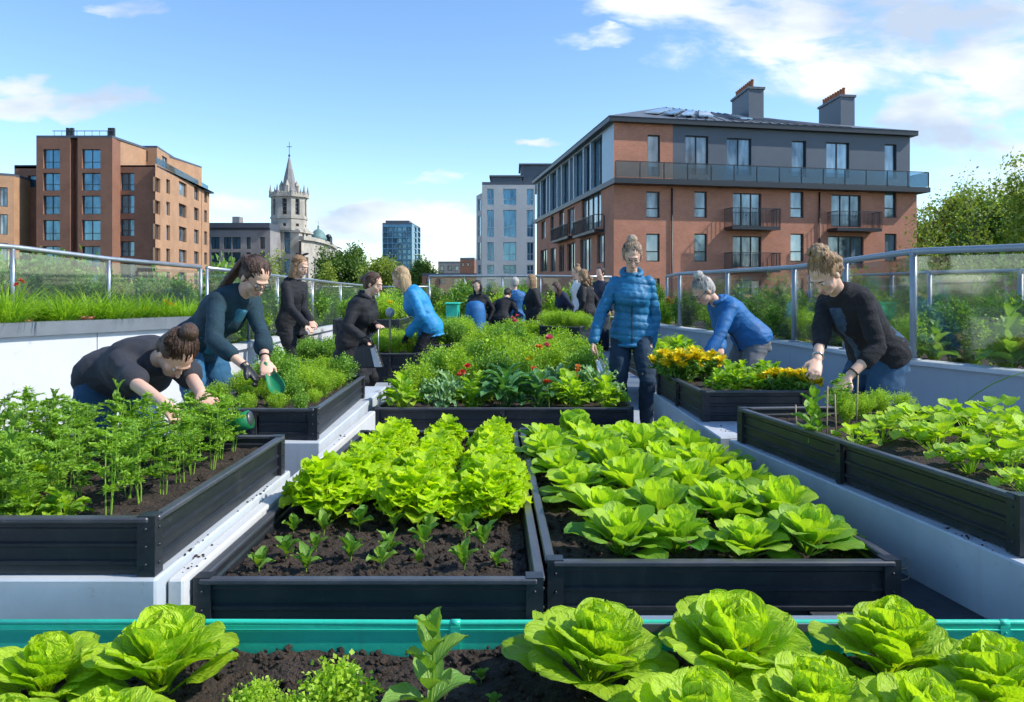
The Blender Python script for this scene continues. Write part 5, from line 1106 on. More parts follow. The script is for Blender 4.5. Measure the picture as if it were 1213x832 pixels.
# nearest bed with turquoise edge
nb = empty('raised_bed', (0, 1.45, 0), 'nearest raised bed with turquoise plastic edge and large butter lettuces', 'raised bed')
m = MB(nb.location); m.tube([(-1.75, 1.888, .356), (-.7, 1.890, .3565), (-.14, 1.887, .3555), (.6, 1.889, .356), (1.22, 1.886, .357), (1.9, 1.889, .356)], .0075, 10); m.beam((-1.75, 1.888, 0), (1.9, 1.888, 0), .012, .0, .352); m.build('edging', MT['turq'], nb)
m = MB(nb.location); m.tube([(-1.75, 1.879, .342), (1.9, 1.879, .342)], .0022, 6); m.build('moulding', MT['turq'], nb)
for x in (-.14, 1.22):
    m = MB(nb.location); m.tube([(x - .012, 1.887, .356), (x + .012, 1.887, .356)], .009, 12); m.beam((x - .012, 1.880, 0), (x + .012, 1.880, 0), .006, .27, .350); m.ell((x, 1.876, .335), ((.003, 0, 0), (0, .003, 0), (0, 0, .003)), 0, 6, 4); m.build('joint_sleeve', MT['turq'], nb)
m = MB(nb.location); m.beam((.12, 1.9, 0), (.95, 1.9, 0), .05, .338, .358); m.build('grey_capping', MT['steel'], nb)
m = MB(nb.location); m.beam((-1.75, .8, 0), (1.9, .8, 0), .03, 0, .35); m.beam((-1.76, .8, 0), (-1.76, 1.88, 0), .03, 0, .35); m.beam((1.91, .8, 0), (1.91, 1.88, 0), .03, 0, .35); m.build('side_panel', MT['bed'], nb)
soil_patch([(-1.74, .82), (1.89, .82), (1.89, 1.876), (-1.74, 1.876)], .285, .0085 * 2.4, .016, clods=6000, seed=7)
rs_ = random.Random(21)
for zz_, reg in ((.383, [(-.998, 2.15, -.986, 3.35)]), (.36, [(-.978, 2.2, -.937, 5.1)]), (.19, [(1.22, 2.2, 1.42, 3.0)]), (.405, [(1.15, 4.05, 1.8, 4.45)]), (.401, [(1.42, 2.2, 1.5, 2.5)])):
    for x0_, y0_, x1_, y1_ in reg:
        b = MB((x0_, y0_, zz_))
        yc_ = [rs_.uniform(y0_, y1_) for _ in range(3)]
        for k in range(34):
            r_ = rs_.choice((.001, .0015, .002, .003, .0045)); y_ = min(y1_, max(y0_, rs_.gauss(rs_.choice(yc_), .07))); b.ell((rs_.uniform(x0_, x1_), y_, zz_ + r_ * .4), ((r_ * rs_.uniform(.8, 1.6), 0, 0), (0, r_, 0), (0, 0, r_ * .7)), 0, 6, 4)
        tag(b.build('spilled_soil', MT['soil']), kind='stuff')
# trough between the rosette bed and the right plinth
b = MB((1.3, 3, 0)); b.prism([(.9, 1.95), (1.6, 1.95), (1.14, 4.0), (1.0, 4.0)], .001, .19); tag(b.build('roof_membrane', MT['membrane']), kind='structure')
# ================================================================ plants
RN = np.random.RandomState
class PB:
    def __init__(s): s.V = []; s.Q = []; s.U = []; s.T = []; s.M = []; s.n = 0
    def add(s, v, q, uv, t, m=0):
        v = np.asarray(v, float); q = np.asarray(q, int)
        s.V.append(v); s.Q.append(q + s.n); s.U.append(np.asarray(uv, float)); s.T.append(np.broadcast_to(np.asarray(t, float), (len(v),)).copy()); s.M.append(np.full(len(q), m)); s.n += len(v)
    def mesh(s, name, smooth=True):
        V = np.concatenate(s.V); Q = np.concatenate(s.Q); U = np.concatenate(s.U); T = np.concatenate(s.T); MM = np.concatenate(s.M)
        me = bpy.data.meshes.new(name); me.vertices.add(len(V)); me.vertices.foreach_set('co', V.ravel()); me.loops.add(Q.size); me.loops.foreach_set('vertex_index', Q.ravel().astype(np.int32))
        me.polygons.add(len(Q)); me.polygons.foreach_set('loop_start', np.arange(0, Q.size, 4, dtype=np.int32)); me.polygons.foreach_set('loop_total', np.full(len(Q), 4, dtype=np.int32))
        me.polygons.foreach_set('material_index', MM.astype(np.int32)); me.polygons.foreach_set('use_smooth', np.full(len(Q), smooth))
        a = me.attributes.new('tint', 'FLOAT', 'POINT'); a.data.foreach_set('value', T.astype(np.float32))
        uvl = me.uv_layers.new(name='UVMap'); uvl.data.foreach_set('uv', U[Q.ravel()].ravel().astype(np.float32))
        me.update(calc_edges=True); me.validate(); return me
def grid_q(nu, nv):
    i, j = np.meshgrid(np.arange(nv), np.arange(nu)); a = (j * (nv + 1) + i).ravel(); return np.stack([a, a + 1, a + nv + 2, a + nv + 1], 1)
def rz(v, a): c, s_ = math.cos(a), math.sin(a); return np.stack([v[:, 0] * c - v[:, 1] * s_, v[:, 0] * s_ + v[:, 1] * c, v[:, 2]], 1)
def leaf(pb, r, base, az, L, W, th0, th1, nu=12, nv=10, pet=.14, cup=.5, ruf=.0, rk=4, blis=0, tint=.5, prof='spoon', m=0, curl=0, bend=1.0, lobes=0, twist=0):
    """one leaf blade: spine angle from the vertical goes th0 -> th1"""
    u = np.linspace(0, 1, nu + 1); v = np.linspace(-1, 1, nv + 1)
    th = th0 + (th1 - th0) * u ** bend + curl * np.maximum(0, u - .7) ** 2 * 8
    sx = np.concatenate([[0], np.cumsum((np.sin(th[1:]) + np.sin(th[:-1])) / 2)]) * L / nu; sz = np.concatenate([[0], np.cumsum((np.cos(th[1:]) + np.cos(th[:-1])) / 2)]) * L / nu
    if prof == 'spoon': w_ = np.maximum(pet * (1 - u * .3) * (u < .5), np.sqrt(np.maximum(.004, 1 - ((u - .6) / .408) ** 2)))
    elif prof == 'paddle': w_ = np.maximum(pet * (u < .6), np.sqrt(np.maximum(.002, 1 - ((u - .66) / .345) ** 2)) * (u > .3))
    elif prof == 'lance': w_ = np.maximum(pet * (u < .3), np.sin(np.pi * np.clip(u, 0, 1) ** .85) ** .9 + .001)
    elif prof == 'fan': w_ = np.maximum(pet * (u < .5), np.sqrt(np.maximum(.02, 1 - ((u - .72) / .55) ** 2)) * np.clip(u * 1.5, 0, 1))
    elif prof == 'heart': w_ = np.where(u < .35, .06, np.sqrt(np.maximum(.003, 1 - ((np.minimum(u, 1) - .62) / .385) ** 2)))
    w_ = w_ * W
    if lobes: w_ = w_ * (1 - .22 * (np.sin(u * lobes * 2 * np.pi + r.rand() * 6) * .5 + .5) * (u > .35))
    uu, vv = np.meshgrid(u, v, indexing='ij')
    if prof in ('spoon', 'heart'):                    # rounded blade: the outer rows lag behind the midrib
        us = uu; T = np.interp(us, u, th); SX = np.interp(us, u, sx); SZ = np.interp(us, u, sz)
    else: T = np.broadcast_to(th[:, None], uu.shape); SX = np.broadcast_to(sx[:, None], uu.shape); SZ = np.broadcast_to(sz[:, None], uu.shape)
    ph = r.rand(4) * 6.28
    edge = np.abs(vv) ** 2 * np.clip((uu - .2) * 1.6, 0, 1)
    rf = ruf * edge * (np.sin(uu * rk * 6.28 + ph[0] + (vv > 0) * ph[1]) + .45 * np.sin(uu * rk * 13.1 + ph[2]))
    n_ = cup * w_[:, None] * vv ** 2 + rf
    if blis: n_ = n_ + blis * (1.5 * np.abs(np.cos(np.pi * ((uu - .42 * np.abs(vv)) * 8 + .1))) ** .7 + .6 * np.sin(vv * 11 + ph[2] + 2 * np.sin(uu * 13))) * np.clip(uu * 2 - .3, 0, 1) * (1 - np.exp(-(vv * 5) ** 2)) * (1.1 - np.abs(vv)) - blis * 1.4 * np.exp(-(vv * 7) ** 2)
    x = SX - np.cos(T) * n_; z = SZ + np.sin(T) * n_; y = vv * w_[:, None] * (1 - .18 * cup * np.abs(vv)) + twist * uu * L * .3
    P = rz(np.stack([x.ravel(), y.ravel(), z.ravel()], 1), az) + np.asarray(base)
    pb.add(P, grid_q(nu, nv), np.stack([vv.ravel(), uu.ravel()], 1), tint, m)
def stem(pb, p, r0, r1, tint=.8, m=0, n=4):
    p = np.asarray(p, float); k = len(p); a = np.arange(n) * 2 * np.pi / n; ring = np.stack([np.cos(a), np.sin(a), 0 * a], 1)
    d = p[-1] - p[0]
    if abs(d[2]) < .5 * np.linalg.norm(d): ring = np.stack([0 * a, np.cos(a), np.sin(a)], 1) if abs(d[0]) > abs(d[1]) else np.stack([np.cos(a), 0 * a, np.sin(a)], 1)
    rr = np.linspace(r0, r1, k); V = (p[:, None, :] + ring[None] * rr[:, None, None]).reshape(-1, 3)
    q = [[i * n + j, i * n + (j + 1) % n, (i + 1) * n + (j + 1) % n, (i + 1) * n + j] for i in range(k - 1) for j in range(n)]
    pb.add(V, q, np.zeros((len(V), 2)) + .5, tint, m)
def leaflets(pb, P, D, N, L, W, tint, m=0, fold=.25):
    """many small pointed leaves: base P, direction D, upper side N"""
    P = np.asarray(P); D = D / (np.linalg.norm(D, axis=1)[:, None] + 1e-9); S = np.cross(D, N); S /= (np.linalg.norm(S, axis=1)[:, None] + 1e-9); U = np.cross(S, D)
    L = np.broadcast_to(L, (len(P),))[:, None]; W = np.broadcast_to(W, (len(P),))[:, None]
    a = P; b = P + D * L * .45 + S * W + U * W * fold; c = P + D * L - U * L * .12; d = P + D * L * .45 - S * W + U * W * fold
    V = np.stack([a, b, c, d], 1).reshape(-1, 3); k = len(P); q = np.arange(k * 4).reshape(k, 4)
    uv = np.tile(np.array([[0, 0], [1, .5], [0, 1], [-1, .5]]), (k, 1)); pb.add(V, q, uv, np.repeat(np.broadcast_to(tint, (k,)), 4), m)
def unit(r, n, up=0.0):
    v = r.normal(size=(n, 3)); v[:, 2] += up; return v / np.linalg.norm(v, axis=1)[:, None]

def g_head(seed, n=22, L=.17, W=.075, open_=1.0, ruf=.012, blis=.0028, nu=16, nv=14, rk=3, cup=.5, prof='spoon', tall=1.0, pet=.2, t0=.15, t1=.55):
    r = RN(seed); pb = PB()
    for i in range(n):
        k = i / (n - 1)                                # 0 outer, 1 heart
        az = i * 2.39996 + r.normal() * .18; s_ = (1 - .42 * k) * r.uniform(.88, 1.1)
        th0 = R(52 * (1 - k) * open_ + 4 + r.normal() * 5); th1 = R((104 * (1 - k) ** .9 + 6) * open_ + r.normal() * 10 - (18 if k > .6 else 0))
        cp_ = cup * r.uniform(-.5, 1.0) + .35 * k if prof == 'paddle' else cup + .35 * k
        leaf(pb, r, (math.cos(az) * .012 * (1 - k), math.sin(az) * .012 * (1 - k), .004 + .02 * k + (.055 * k if n > 30 else 0)), az, L * s_ * tall, W * s_, th0, th1, nu, nv, pet, cp_, ruf * (1 - .3 * k), rk, blis, t0 + (t1 - t0) * (.15 + .85 * k) + r.normal() * .05, prof, curl=(.35 if k < .5 else -.2) * r.rand(), bend=1.5 if prof == 'paddle' else 1.0)
    return pb
def g_seedling(seed, n=6, L=.075, W=.02, prof='lance'):
    r = RN(seed); pb = PB(); h = .03 + r.rand() * .02
    stem(pb, [[0, 0, -.01], [r.normal() * .004, r.normal() * .004, h]], .0028, .002, .9)
    for i in range(n):
        k = i / n; az = i * 2.4 + r.normal() * .25
        leaf(pb, r, (0, 0, h * (.35 + .65 * k)), az, L * r.uniform(.7, 1.1), W * r.uniform(.8, 1.3), R(38 - 25 * k), R(88 - 50 * k + r.normal() * 15), 8, 6, .12, .5, .004, 3, .0008, .2 + .5 * r.rand(), prof)
    return pb
def g_sprig(seed, h=.13, n=5, L=.07, W=.024, mat=0):     # upright young plant with leaf pairs
    r = RN(seed); pb = PB(); top = np.array([r.normal() * .012, r.normal() * .012, h]); stem(pb, [[0, 0, -.01], top * .5 + [0.004, 0, 0], top], .004, .002, .85, mat, 6)
    for i in range(n):
        k = (i + .6) / n; p = top * k
        for sgn in (0, math.pi):
            az = i * 1.6 + sgn + r.normal() * .2; leaf(pb, r, p, az, L * (1.15 - .55 * k) * r.uniform(.8, 1.1), W * (1.1 - .5 * k), R(45 - 30 * k), R(112 - 75 * k + r.normal() * 10), 10, 8, .10, .45, .003, 3, .0012, .25 + .5 * r.rand(), 'lance')
    return pb
def g_herb(seed, h=.3, rad=.16, nst=26, npl=26, L=.016, W=.005, spread=.8, tip=.04, fine=True, t=(.15, .8), stemtint=.7, low=.3, sm=0.0014):
    """bushy herb: curving stems carrying many small leaflets"""
    r = RN(seed); pb = PB(); P = []; D = []; TT = []
    for i in range(nst):
        a = r.rand() * 6.28; q = r.rand() ** .6 * rad * spread; e = np.array([math.cos(a) * q, math.sin(a) * q, h * (1 - .35 * (q / rad) ** 2) * r.uniform(.78, 1.08)])
        b = np.array([math.cos(a) * q * .25, math.sin(a) * q * .25, -.01]); mid = (b + e) / 2 + np.array([-math.cos(a), -math.sin(a), 0]) * q * .15
        u = np.linspace(0, 1, 6)[:, None]; c = (1 - u) ** 2 * b + 2 * u * (1 - u) * mid + u ** 2 * e; stem(pb, c, sm, sm * .5, stemtint, 0, 3)
        uu = low + (1 - low) * r.rand(npl) ** .8; k = uu[:, None]; p = (1 - k) ** 2 * b + 2 * k * (1 - k) * mid + k ** 2 * e
        d = unit(r, npl, .35); p = p + d * r.rand(npl)[:, None] * tip; P.append(p); D.append(d); TT.append(np.clip(r.uniform(*t) + r.normal(size=npl) * .1, 0, 1))
    P = np.concatenate(P); D = np.concatenate(D); TT = np.concatenate(TT)
    leaflets(pb, P, D, unit(r, len(P), .8), L * r.uniform(.6, 1.3, len(P)), W * r.uniform(.7, 1.3, len(P)), TT); return pb
def g_dill(seed, h=.25, nst=3):
    """slender stem with feathery fronds"""
    r = RN(seed); pb = PB()
    for s_ in range(nst):
        a = r.rand() * 6.28; hh = h * r.uniform(.75, 1.1); e = np.array([math.cos(a) * .04 * r.rand(), math.sin(a) * .04 * r.rand(), hh]); b = np.array([math.cos(a) * .008 * s_, math.sin(a) * .008 * s_, -.01])
        u = np.linspace(0, 1, 5)[:, None]; c = b + (e - b) * u + np.array([.006, -.004, 0]) * np.sin(u * 6 + a); stem(pb, c, .0026, .0012, .85, 0, 5)
        for k in range(8):
            q = .26 + .74 * (k + r.rand() * .5) / 8; p0 = b + (e - b) * min(q, 1); az = k * 2.4 + r.normal() * .3; fl = hh * .38 * (1.25 - .6 * q) * r.uniform(.8, 1.15)
            dr = np.array([math.cos(az), math.sin(az), .75 + r.normal() * .15]); dr /= np.linalg.norm(dr); uu = np.linspace(0, 1, 9)[:, None]; c = p0 + dr * fl * uu + np.array([0, 0, -1]) * (uu ** 2) * fl * .35
            stem(pb, c[::2], .0009, .0005, .75, 0, 3)
            side = np.cross(dr, [0, 0, 1]); side /= np.linalg.norm(side)
            m = 52; w = r.rand(m)[:, None] ** .7; base = p0 + dr * fl * w + np.array([0, 0, -1]) * (w ** 2) * fl * .35; sg = np.sign(r.normal(size=(m, 1)))
            d = side * sg * (1.1 - .5 * w) + dr * .6 + r.normal(size=(m, 3)) * .28; off = side * sg * fl * .16 * r.rand(m, 1) * (1.1 - w); leaflets(pb, base + off, d, np.tile([[0, 0, 1.]], (m, 1)) + r.normal(size=(m, 3)) * .35, .016 * r.uniform(.6, 1.3, m), .0036 * r.uniform(.7, 1.4, m), np.clip(.5 + r.normal(size=m) * .18, 0, 1))
    return pb
def g_broad(seed, n=34, h=.3, rad=.17, L=.13, W=.045, prof='lance', m=0, droop=1.0, t=(.1, .8), ruf=.006, nu=8, nv=6, lobes=0):
    r = RN(seed); pb = PB()
    for i in range(n):
        a = r.rand() * 6.28; q = r.rand() ** .55 * rad; z = h * (1 - .55 * (q / rad) ** 1.5) * r.uniform(.45, 1.0); p = np.array([math.cos(a) * q * .6, math.sin(a) * q * .6, z * .75])
        stem(pb, [[p[0] * .2, p[1] * .2, -.01], p], .003, .0018, .8, m, 3); s_ = r.uniform(.65, 1.15)
        leaf(pb, r, p, a + r.normal() * .5, L * s_, W * s_, R(20 + 40 * q / rad + r.normal() * 8), R((75 + 60 * q / rad) * droop + r.normal() * 14), nu, nv, .1, .35, ruf, 3, .0012, r.uniform(*t), prof, m, lobes=lobes)
    return pb
def g_grass(seed, n=260, h=.36, rad=.07, W=.0035, arch=1.0):
    r = RN(seed); pb = PB()
    for i in range(n):
        a = r.rand() * 6.28; q = r.rand() ** .5 * rad; L = h * r.uniform(.6, 1.25); leaf(pb, r, (math.cos(a) * q, math.sin(a) * q, -.01), a + r.normal() * .35, L, W * r.uniform(.7, 1.4), R(6 + 22 * r.rand()), R((40 + 85 * r.rand()) * arch), 7, 1, .9, 0, 0, 0, 0, np.clip(.5 + r.normal() * .22, 0, 1), 'lance')
    return pb
def g_flowers(pb, r, pts, rad, m, petals=26):
    for p in pts:
        nrm = np.array([r.normal() * .35, r.normal() * .35 - .25, 1.0]); nrm /= np.linalg.norm(nrm); k = petals
        a = r.rand(k) * 6.28; lay = r.rand(k); e1 = np.cross(nrm, [1, 0, 0]); e1 /= np.linalg.norm(e1); e2 = np.cross(nrm, e1)
        d = (np.cos(a)[:, None] * e1 + np.sin(a)[:, None] * e2) * (.35 + .9 * (1 - lay[:, None])) + nrm * (.25 + lay[:, None] * .9)
        leaflets(pb, np.tile(np.asarray(p)[None], (k, 1)), d, np.tile(nrm[None], (k, 1)) - d * .2, rad * r.uniform(.8, 1.15, k), rad * .38, np.clip(.5 + r.normal(size=k) * .2, 0, 1), m, fold=.5)

ORD = ['first', 'second', 'third', 'fourth', 'fifth', 'sixth', 'seventh', 'eighth', 'ninth', 'tenth', 'eleventh', 'twelfth']
rnd = random.Random(11)
def put(me, name, x, y, z, s, label, cat, group=None, rz_=None, sz=1.0, tilt=0.0):
    o = bpy.data.objects.new(name, me); col.objects.link(o); o.location = (x, y, z); o.rotation_euler = (rnd.uniform(-tilt, tilt), rnd.uniform(-tilt, tilt), rnd.uniform(0, 6.28) if rz_ is None else rz_); o.scale = (s, s, s * sz)
    return tag(o, label, cat, group)
def protos(name, pbs, mats):
    out = []
    for pb in pbs:
        me = pb.mesh(name)
        for m in (mats if isinstance(mats, list) else [mats]): me.materials.append(m)
        out.append(me)
    return out
V_butter = protos('butter_lettuce', [g_head(s_, 36, .155, .057, .90, .0045, .0028, 22, 14, 2, .25, 'paddle', 1.0, .13, .1, .7) for s_ in (1, 2, 3, 4, 5)], MT['butter'])
V_frilly = protos('frilly_lettuce', [g_broad(s_ + 20, 170, .22, .165, .064, .036, 'spoon', 0, .95, (.05, .95), .0085, 8, 10) for s_ in range(4)], MT['frilly'])
V_ros = protos('rosette_lettuce', [g_head(s_ + 40, 26, .185, .057, 1.0, .004, .0018, 16, 10, 2, .32, 'paddle', 1.0, .13, -.1, 1.15) for s_ in range(4)], MT['rosette'])
V_seed = protos('seedling', [g_seedling(s_ + 60, 6 + s_ % 3, .07 + .008 * (s_ % 3), .018 + .004 * (s_ % 2), ('lance', 'spoon')[s_ % 2]) for s_ in range(5)], MT['seedling'])
V_dill = protos('feathery_seedling', [g_dill(s_ + 70, .25 + .02 * (s_ % 2), 3) for s_ in range(5)], MT['dill'])
V_bushy = protos('bushy_herb', [g_herb(s_ + 80, .26, .17, 60, 52, .018, .0042, .95, .035) for s_ in range(4)], MT['dilly'])
V_herb = protos('leafy_herb', [g_herb(s_ + 90, .36, .20, 58, 40, .026, .0085, .95, .05) for s_ in range(4)], MT['herb'])
V_herby = protos('pale_herb', [g_herb(s_ + 95, .34, .20, 58, 44, .022, .0065, .95, .05) for s_ in range(3)], MT['dilly'])
V_dark = protos('dark_leafy_plant', [g_broad(s_ + 100, 46, .33, .19, .15, .045, 'lance', nu=9, nv=6) for s_ in range(3)], MT['darkleaf'])
V_mid = protos('broad_leaved_plant', [g_broad(s_ + 110, 60, .30, .18, .10, .040, 'lance', ruf=.008) for s_ in range(3)], MT['rosette'])
V_kale = protos('kale_plant', [g_broad(s_ + 115, 54, .30, .19, .13, .034, 'lance', ruf=.018, lobes=5, nu=12, nv=6) for s_ in range(2)], MT['greyleaf'])
V_grass = protos('grass_clump', [g_grass(s_ + 120, 330, .40, .09) for s_ in range(3)], MT['grass'])
V_shrub = protos('leafy_shrub', [g_herb(s_ + 130, .55, .30, 80, 46, .038, .013, .95, .09, sm=.003) for s_ in range(4)], MT['shrub'])
V_shruby = protos('bright_shrub', [g_herb(s_ + 140, .45, .24, 70, 42, .032, .010, .95, .07, sm=.003) for s_ in range(3)], MT['dilly'])
V_squash = protos('vine_plant', [g_broad(s_ + 150, 26, .17, .19, .10, .058, 'heart', ruf=.007, droop=.9, t=(.35, .95), nu=10, nv=8) for s_ in range(3)], MT['rosette'])
V_parsley = protos('curly_parsley', [g_herb(s_ + 160, .10, .08, 46, 34, .011, .005, .95, .02, t=(.4, .95)) for s_ in range(2)], MT['dilly'])
V_sprig = protos('young_plant', [g_sprig(170, .17, 5, .105, .034), g_sprig(171, .12, 5, .06, .02), g_sprig(172, .2, 6, .05, .015)], MT['seedling'])

# --- nearest bed: butter lettuces
ZS = .292
near = [  # photo column, distance, size, label
    (52, 1.60, .98, 'large butter lettuce at the left edge of the turquoise edged bed, partly cut off'),
    (192, 1.66, 1.08, 'large butter lettuce in front of the pale plinth, right one of the left cluster'),
    (118, 1.40, .92, 'butter lettuce in the left cluster, nearest the camera, cut by the bottom edge'),
    (0, 1.36, .9, 'butter lettuce in the bottom left corner of the photo'),
    (228, 1.33, .62, 'small butter lettuce at the bottom, left of the dark soil gap'),
    (700, 1.67, 1.22, 'tallest butter lettuce right of the bare soil, its crown against the black bed'),
    (868, 1.69, 1.18, 'butter lettuce against the turquoise edge, second of the right hand back row'),
    (1052, 1.70, 1.17, 'butter lettuce against the turquoise edge, third of the right hand back row'),
    (742, 1.38, .80, 'small butter lettuce at the bottom edge under the tallest one'),
    (828, 1.40, 1.10, 'broad butter lettuce cut by the bottom edge between the tallest one and the middle one'),
    (965, 1.47, 1.04, 'butter lettuce with dark leaf shadows, front row right of the broad one'),
    (1098, 1.42, .98, 'butter lettuce at the bottom edge, second from the right corner'),
    (1190, 1.50, 1.12, 'butter lettuce in the bottom right corner, partly cut off'),
]
for i, (px, d, s_, lb) in enumerate(near):
    put(V_butter[i % 5], 'butter_lettuce', (px - CX) * d / F, d, ZS, s_ * (1.16 if d > 1.6 else 1.10) * rnd.uniform(.93, 1.05), lb, 'lettuce', 'butter lettuces in the nearest bed', rz_=i * 1.3 + .4, sz=.90, tilt=.12)
for i, (px, py, s_, v, lb) in enumerate(((508, 820, 1.12, 0, 'pale green young plant with long leaves standing alone in the nearest soil'),)):
    p = on(px, py + 30, ZS); put(V_sprig[v], 'young_plant', p.x, p.y, ZS, s_, lb, 'young plant', rz_=.5)
    
for px, py, s_, lb in ((303, 856, .9, 'small curly herb at the bottom edge right of the lettuce cluster'), (402, 852, 1.25, 'curly herb at the bottom edge left of the pale young plant'), (345, 868, .8, 'tiny curly herb between the two others at the bottom edge')):
    p = on(px, py, ZS); put(V_parsley[0], 'curly_parsley', p.x, p.y, ZS, s_ * .85, lb, 'herb', 'curly herbs in the nearest bed')
for px, py in ((585, 832), (570, 800)):
    p = on(px, py + 8, ZS); put(V_seed[1], 'seedling', p.x, p.y, ZS, .32, 'tiny seedling in the bare soil right of the pale young plant', 'seedling', 'tiny seedlings in the nearest soil')
# --- frilly lettuces and seedlings
for r_ in range(7):
    for c_, nm in enumerate(('left', 'middle', 'right')):
        d = 2.98 + r_ * .235; x = (-.68, -.385, -.095)[c_] * (1 - .0 * r_) + rnd.uniform(-.02, .02) + (.03 if c_ == 0 and r_ > 3 else 0); s_ = (1.04, 1.0, 1.0)[c_] * (1.14 - .055 * r_) * rnd.uniform(.94, 1.06)
        put(V_frilly[(r_ * 3 + c_ * 2) % 4], 'frilly_lettuce', x - (.04 if r_ == 0 and c_ == 0 else 0), d + rnd.uniform(-.03, .03), .285, s_, f'bright frilly lettuce in the {nm} row of three, {ORD[r_]} from the front', 'lettuce', 'bright frilly lettuces')
sd = [(307, 679, 1.15), (339, 662, .85), (363, 677, 1.0), (348, 633, .9), (383, 633, 1.1), (374, 653, .9), (426, 629, 1.0), (415, 664, 1.05), (452, 675, 1.0), (462, 658, 1.1), (467, 629, 1.1), (502, 651, 1.05), (495, 668, .6), (508, 633, .9), (549, 675, 1.2), (588, 673, .9), (551, 638, 1.1), (573, 649, 1.1)]
for i, (px, py, s_) in enumerate(sd):
    p = on(px, py, .29); row = 'front' if py > 660 else ('middle' if py > 645 else 'back')
    k = sorted([q[0] for q in sd if (('front' if q[1] > 660 else ('middle' if q[1] > 645 else 'back')) == row)]).index(px)
    put(V_seed[i % 5], 'seedling', p.x, p.y, .289, s_ * .88, f'young seedling before the frilly lettuces, {row} row, {ORD[k]} from the left', 'seedling', 'seedlings before the frilly lettuces')
# --- rosettes
for r_ in range(6):
    xs = ((.36, .565, .79, 1.0), (.33, .56, .80, 1.01), (.27, .50, .74, .97), (.235, .46, .70, .92), (.20, .43, .67, .89), (.18, .41, .64, .86))[r_]
    for c_, x in enumerate(xs):
        d = 2.53 + r_ * .335
        put(V_ros[(r_ + c_ * 3) % 4], 'rosette_lettuce', x + rnd.uniform(-.015, .015), d + rnd.uniform(-.03, .03), .295, rnd.uniform(1.05, 1.25) * (1.0 if r_ else .94), f'leafy green rosette, {ORD[r_]} row from the front, {ORD[c_]} from the left', 'leafy green', 'leafy green rosettes in the right centre bed', tilt=.14, sz=rnd.uniform(.9, 1.2))
put(V_ros[1], 'rosette_lettuce', 1.12, 2.62, .295, .55, 'small yellowish rosette at the front right corner of the rosette bed', 'leafy green', 'leafy green rosettes in the right centre bed')
cb = on(690, 530, .3); 
put(protos('round_cabbage', [g_head(201, 16, .13, .085, .5, .004, .002, 14, 12, 2, 1.0)], MT['rosette'])[0], 'round_cabbage', .36, 4.36, .33, 1.15, 'round light green cabbage head behind the rosettes, before the middle bed', 'cabbage')
# --- tall feathery seedlings, bed one
k = 0
for r_ in range(8):
    for c_ in range(11):
        x = -1.17 - c_ * .155 + rnd.uniform(-.075, .06) * (1 if c_ else .3) - (.04 if r_ < 2 else 0); d = 2.23 + r_ * .135 + rnd.uniform(-.01, .09)
        if x < -2.8: continue
        put(V_dill[rnd.randrange(5)], 'feathery_seedling', x, d, .495, rnd.uniform(.85, 1.12), f'tall feathery seedling, {ORD[r_]} row from the front, {ORD[c_]} from the right', 'herb', 'tall feathery seedlings in the left bed', tilt=.07); k += 1
for px, py, d, s_, lb in ((62, 545, 3.05, 1.35, 'tall thin sprig above the feathery seedlings, left of two'), (132, 545, 3.1, 1.5, 'tall thin sprig above the feathery seedlings, just left of the bending woman'), (8, 600, 2.25, 1.5, 'dark leafed plant at the left edge among the feathery seedlings')):
    p = at(px, py, d); put(V_sprig[2], 'young_plant', p.x, d, .495, s_, lb, 'young plant')
for i, (px, d) in enumerate(((28, 2.24), (75, 2.26), (15, 2.45), (50, 2.6))):
    put(V_mid[i % 3], 'dark_leafy_plant', (px - CX) * d / F, d, .49, .45, f'low dark leafy plant under the feathery seedlings, {ORD[i]} from the front left corner', 'leafy plant', 'low leafy plants at the left edge')
# --- bushy herbs, bed two
for r_ in range(5):
    for c_ in range(5):
        x = -1.18 - c_ * .135 + rnd.uniform(-.03, .03); d = 4.22 + r_ * .31
        me = (V_bushy if (r_ * 3 + c_) % 4 else V_herb)[(r_ + c_) % 4]
        put(me, 'bushy_herb', x, d, .505, rnd.uniform(.8, 1.0) * (.6 if c_ == 0 else .82) * (.55, .68, .88, 1.0, 1.0)[r_], f'bushy herb beside the green trowel, {ORD[r_]} row from the front, {ORD[c_]} from the right', 'herb', 'bushy herbs in the second left bed')
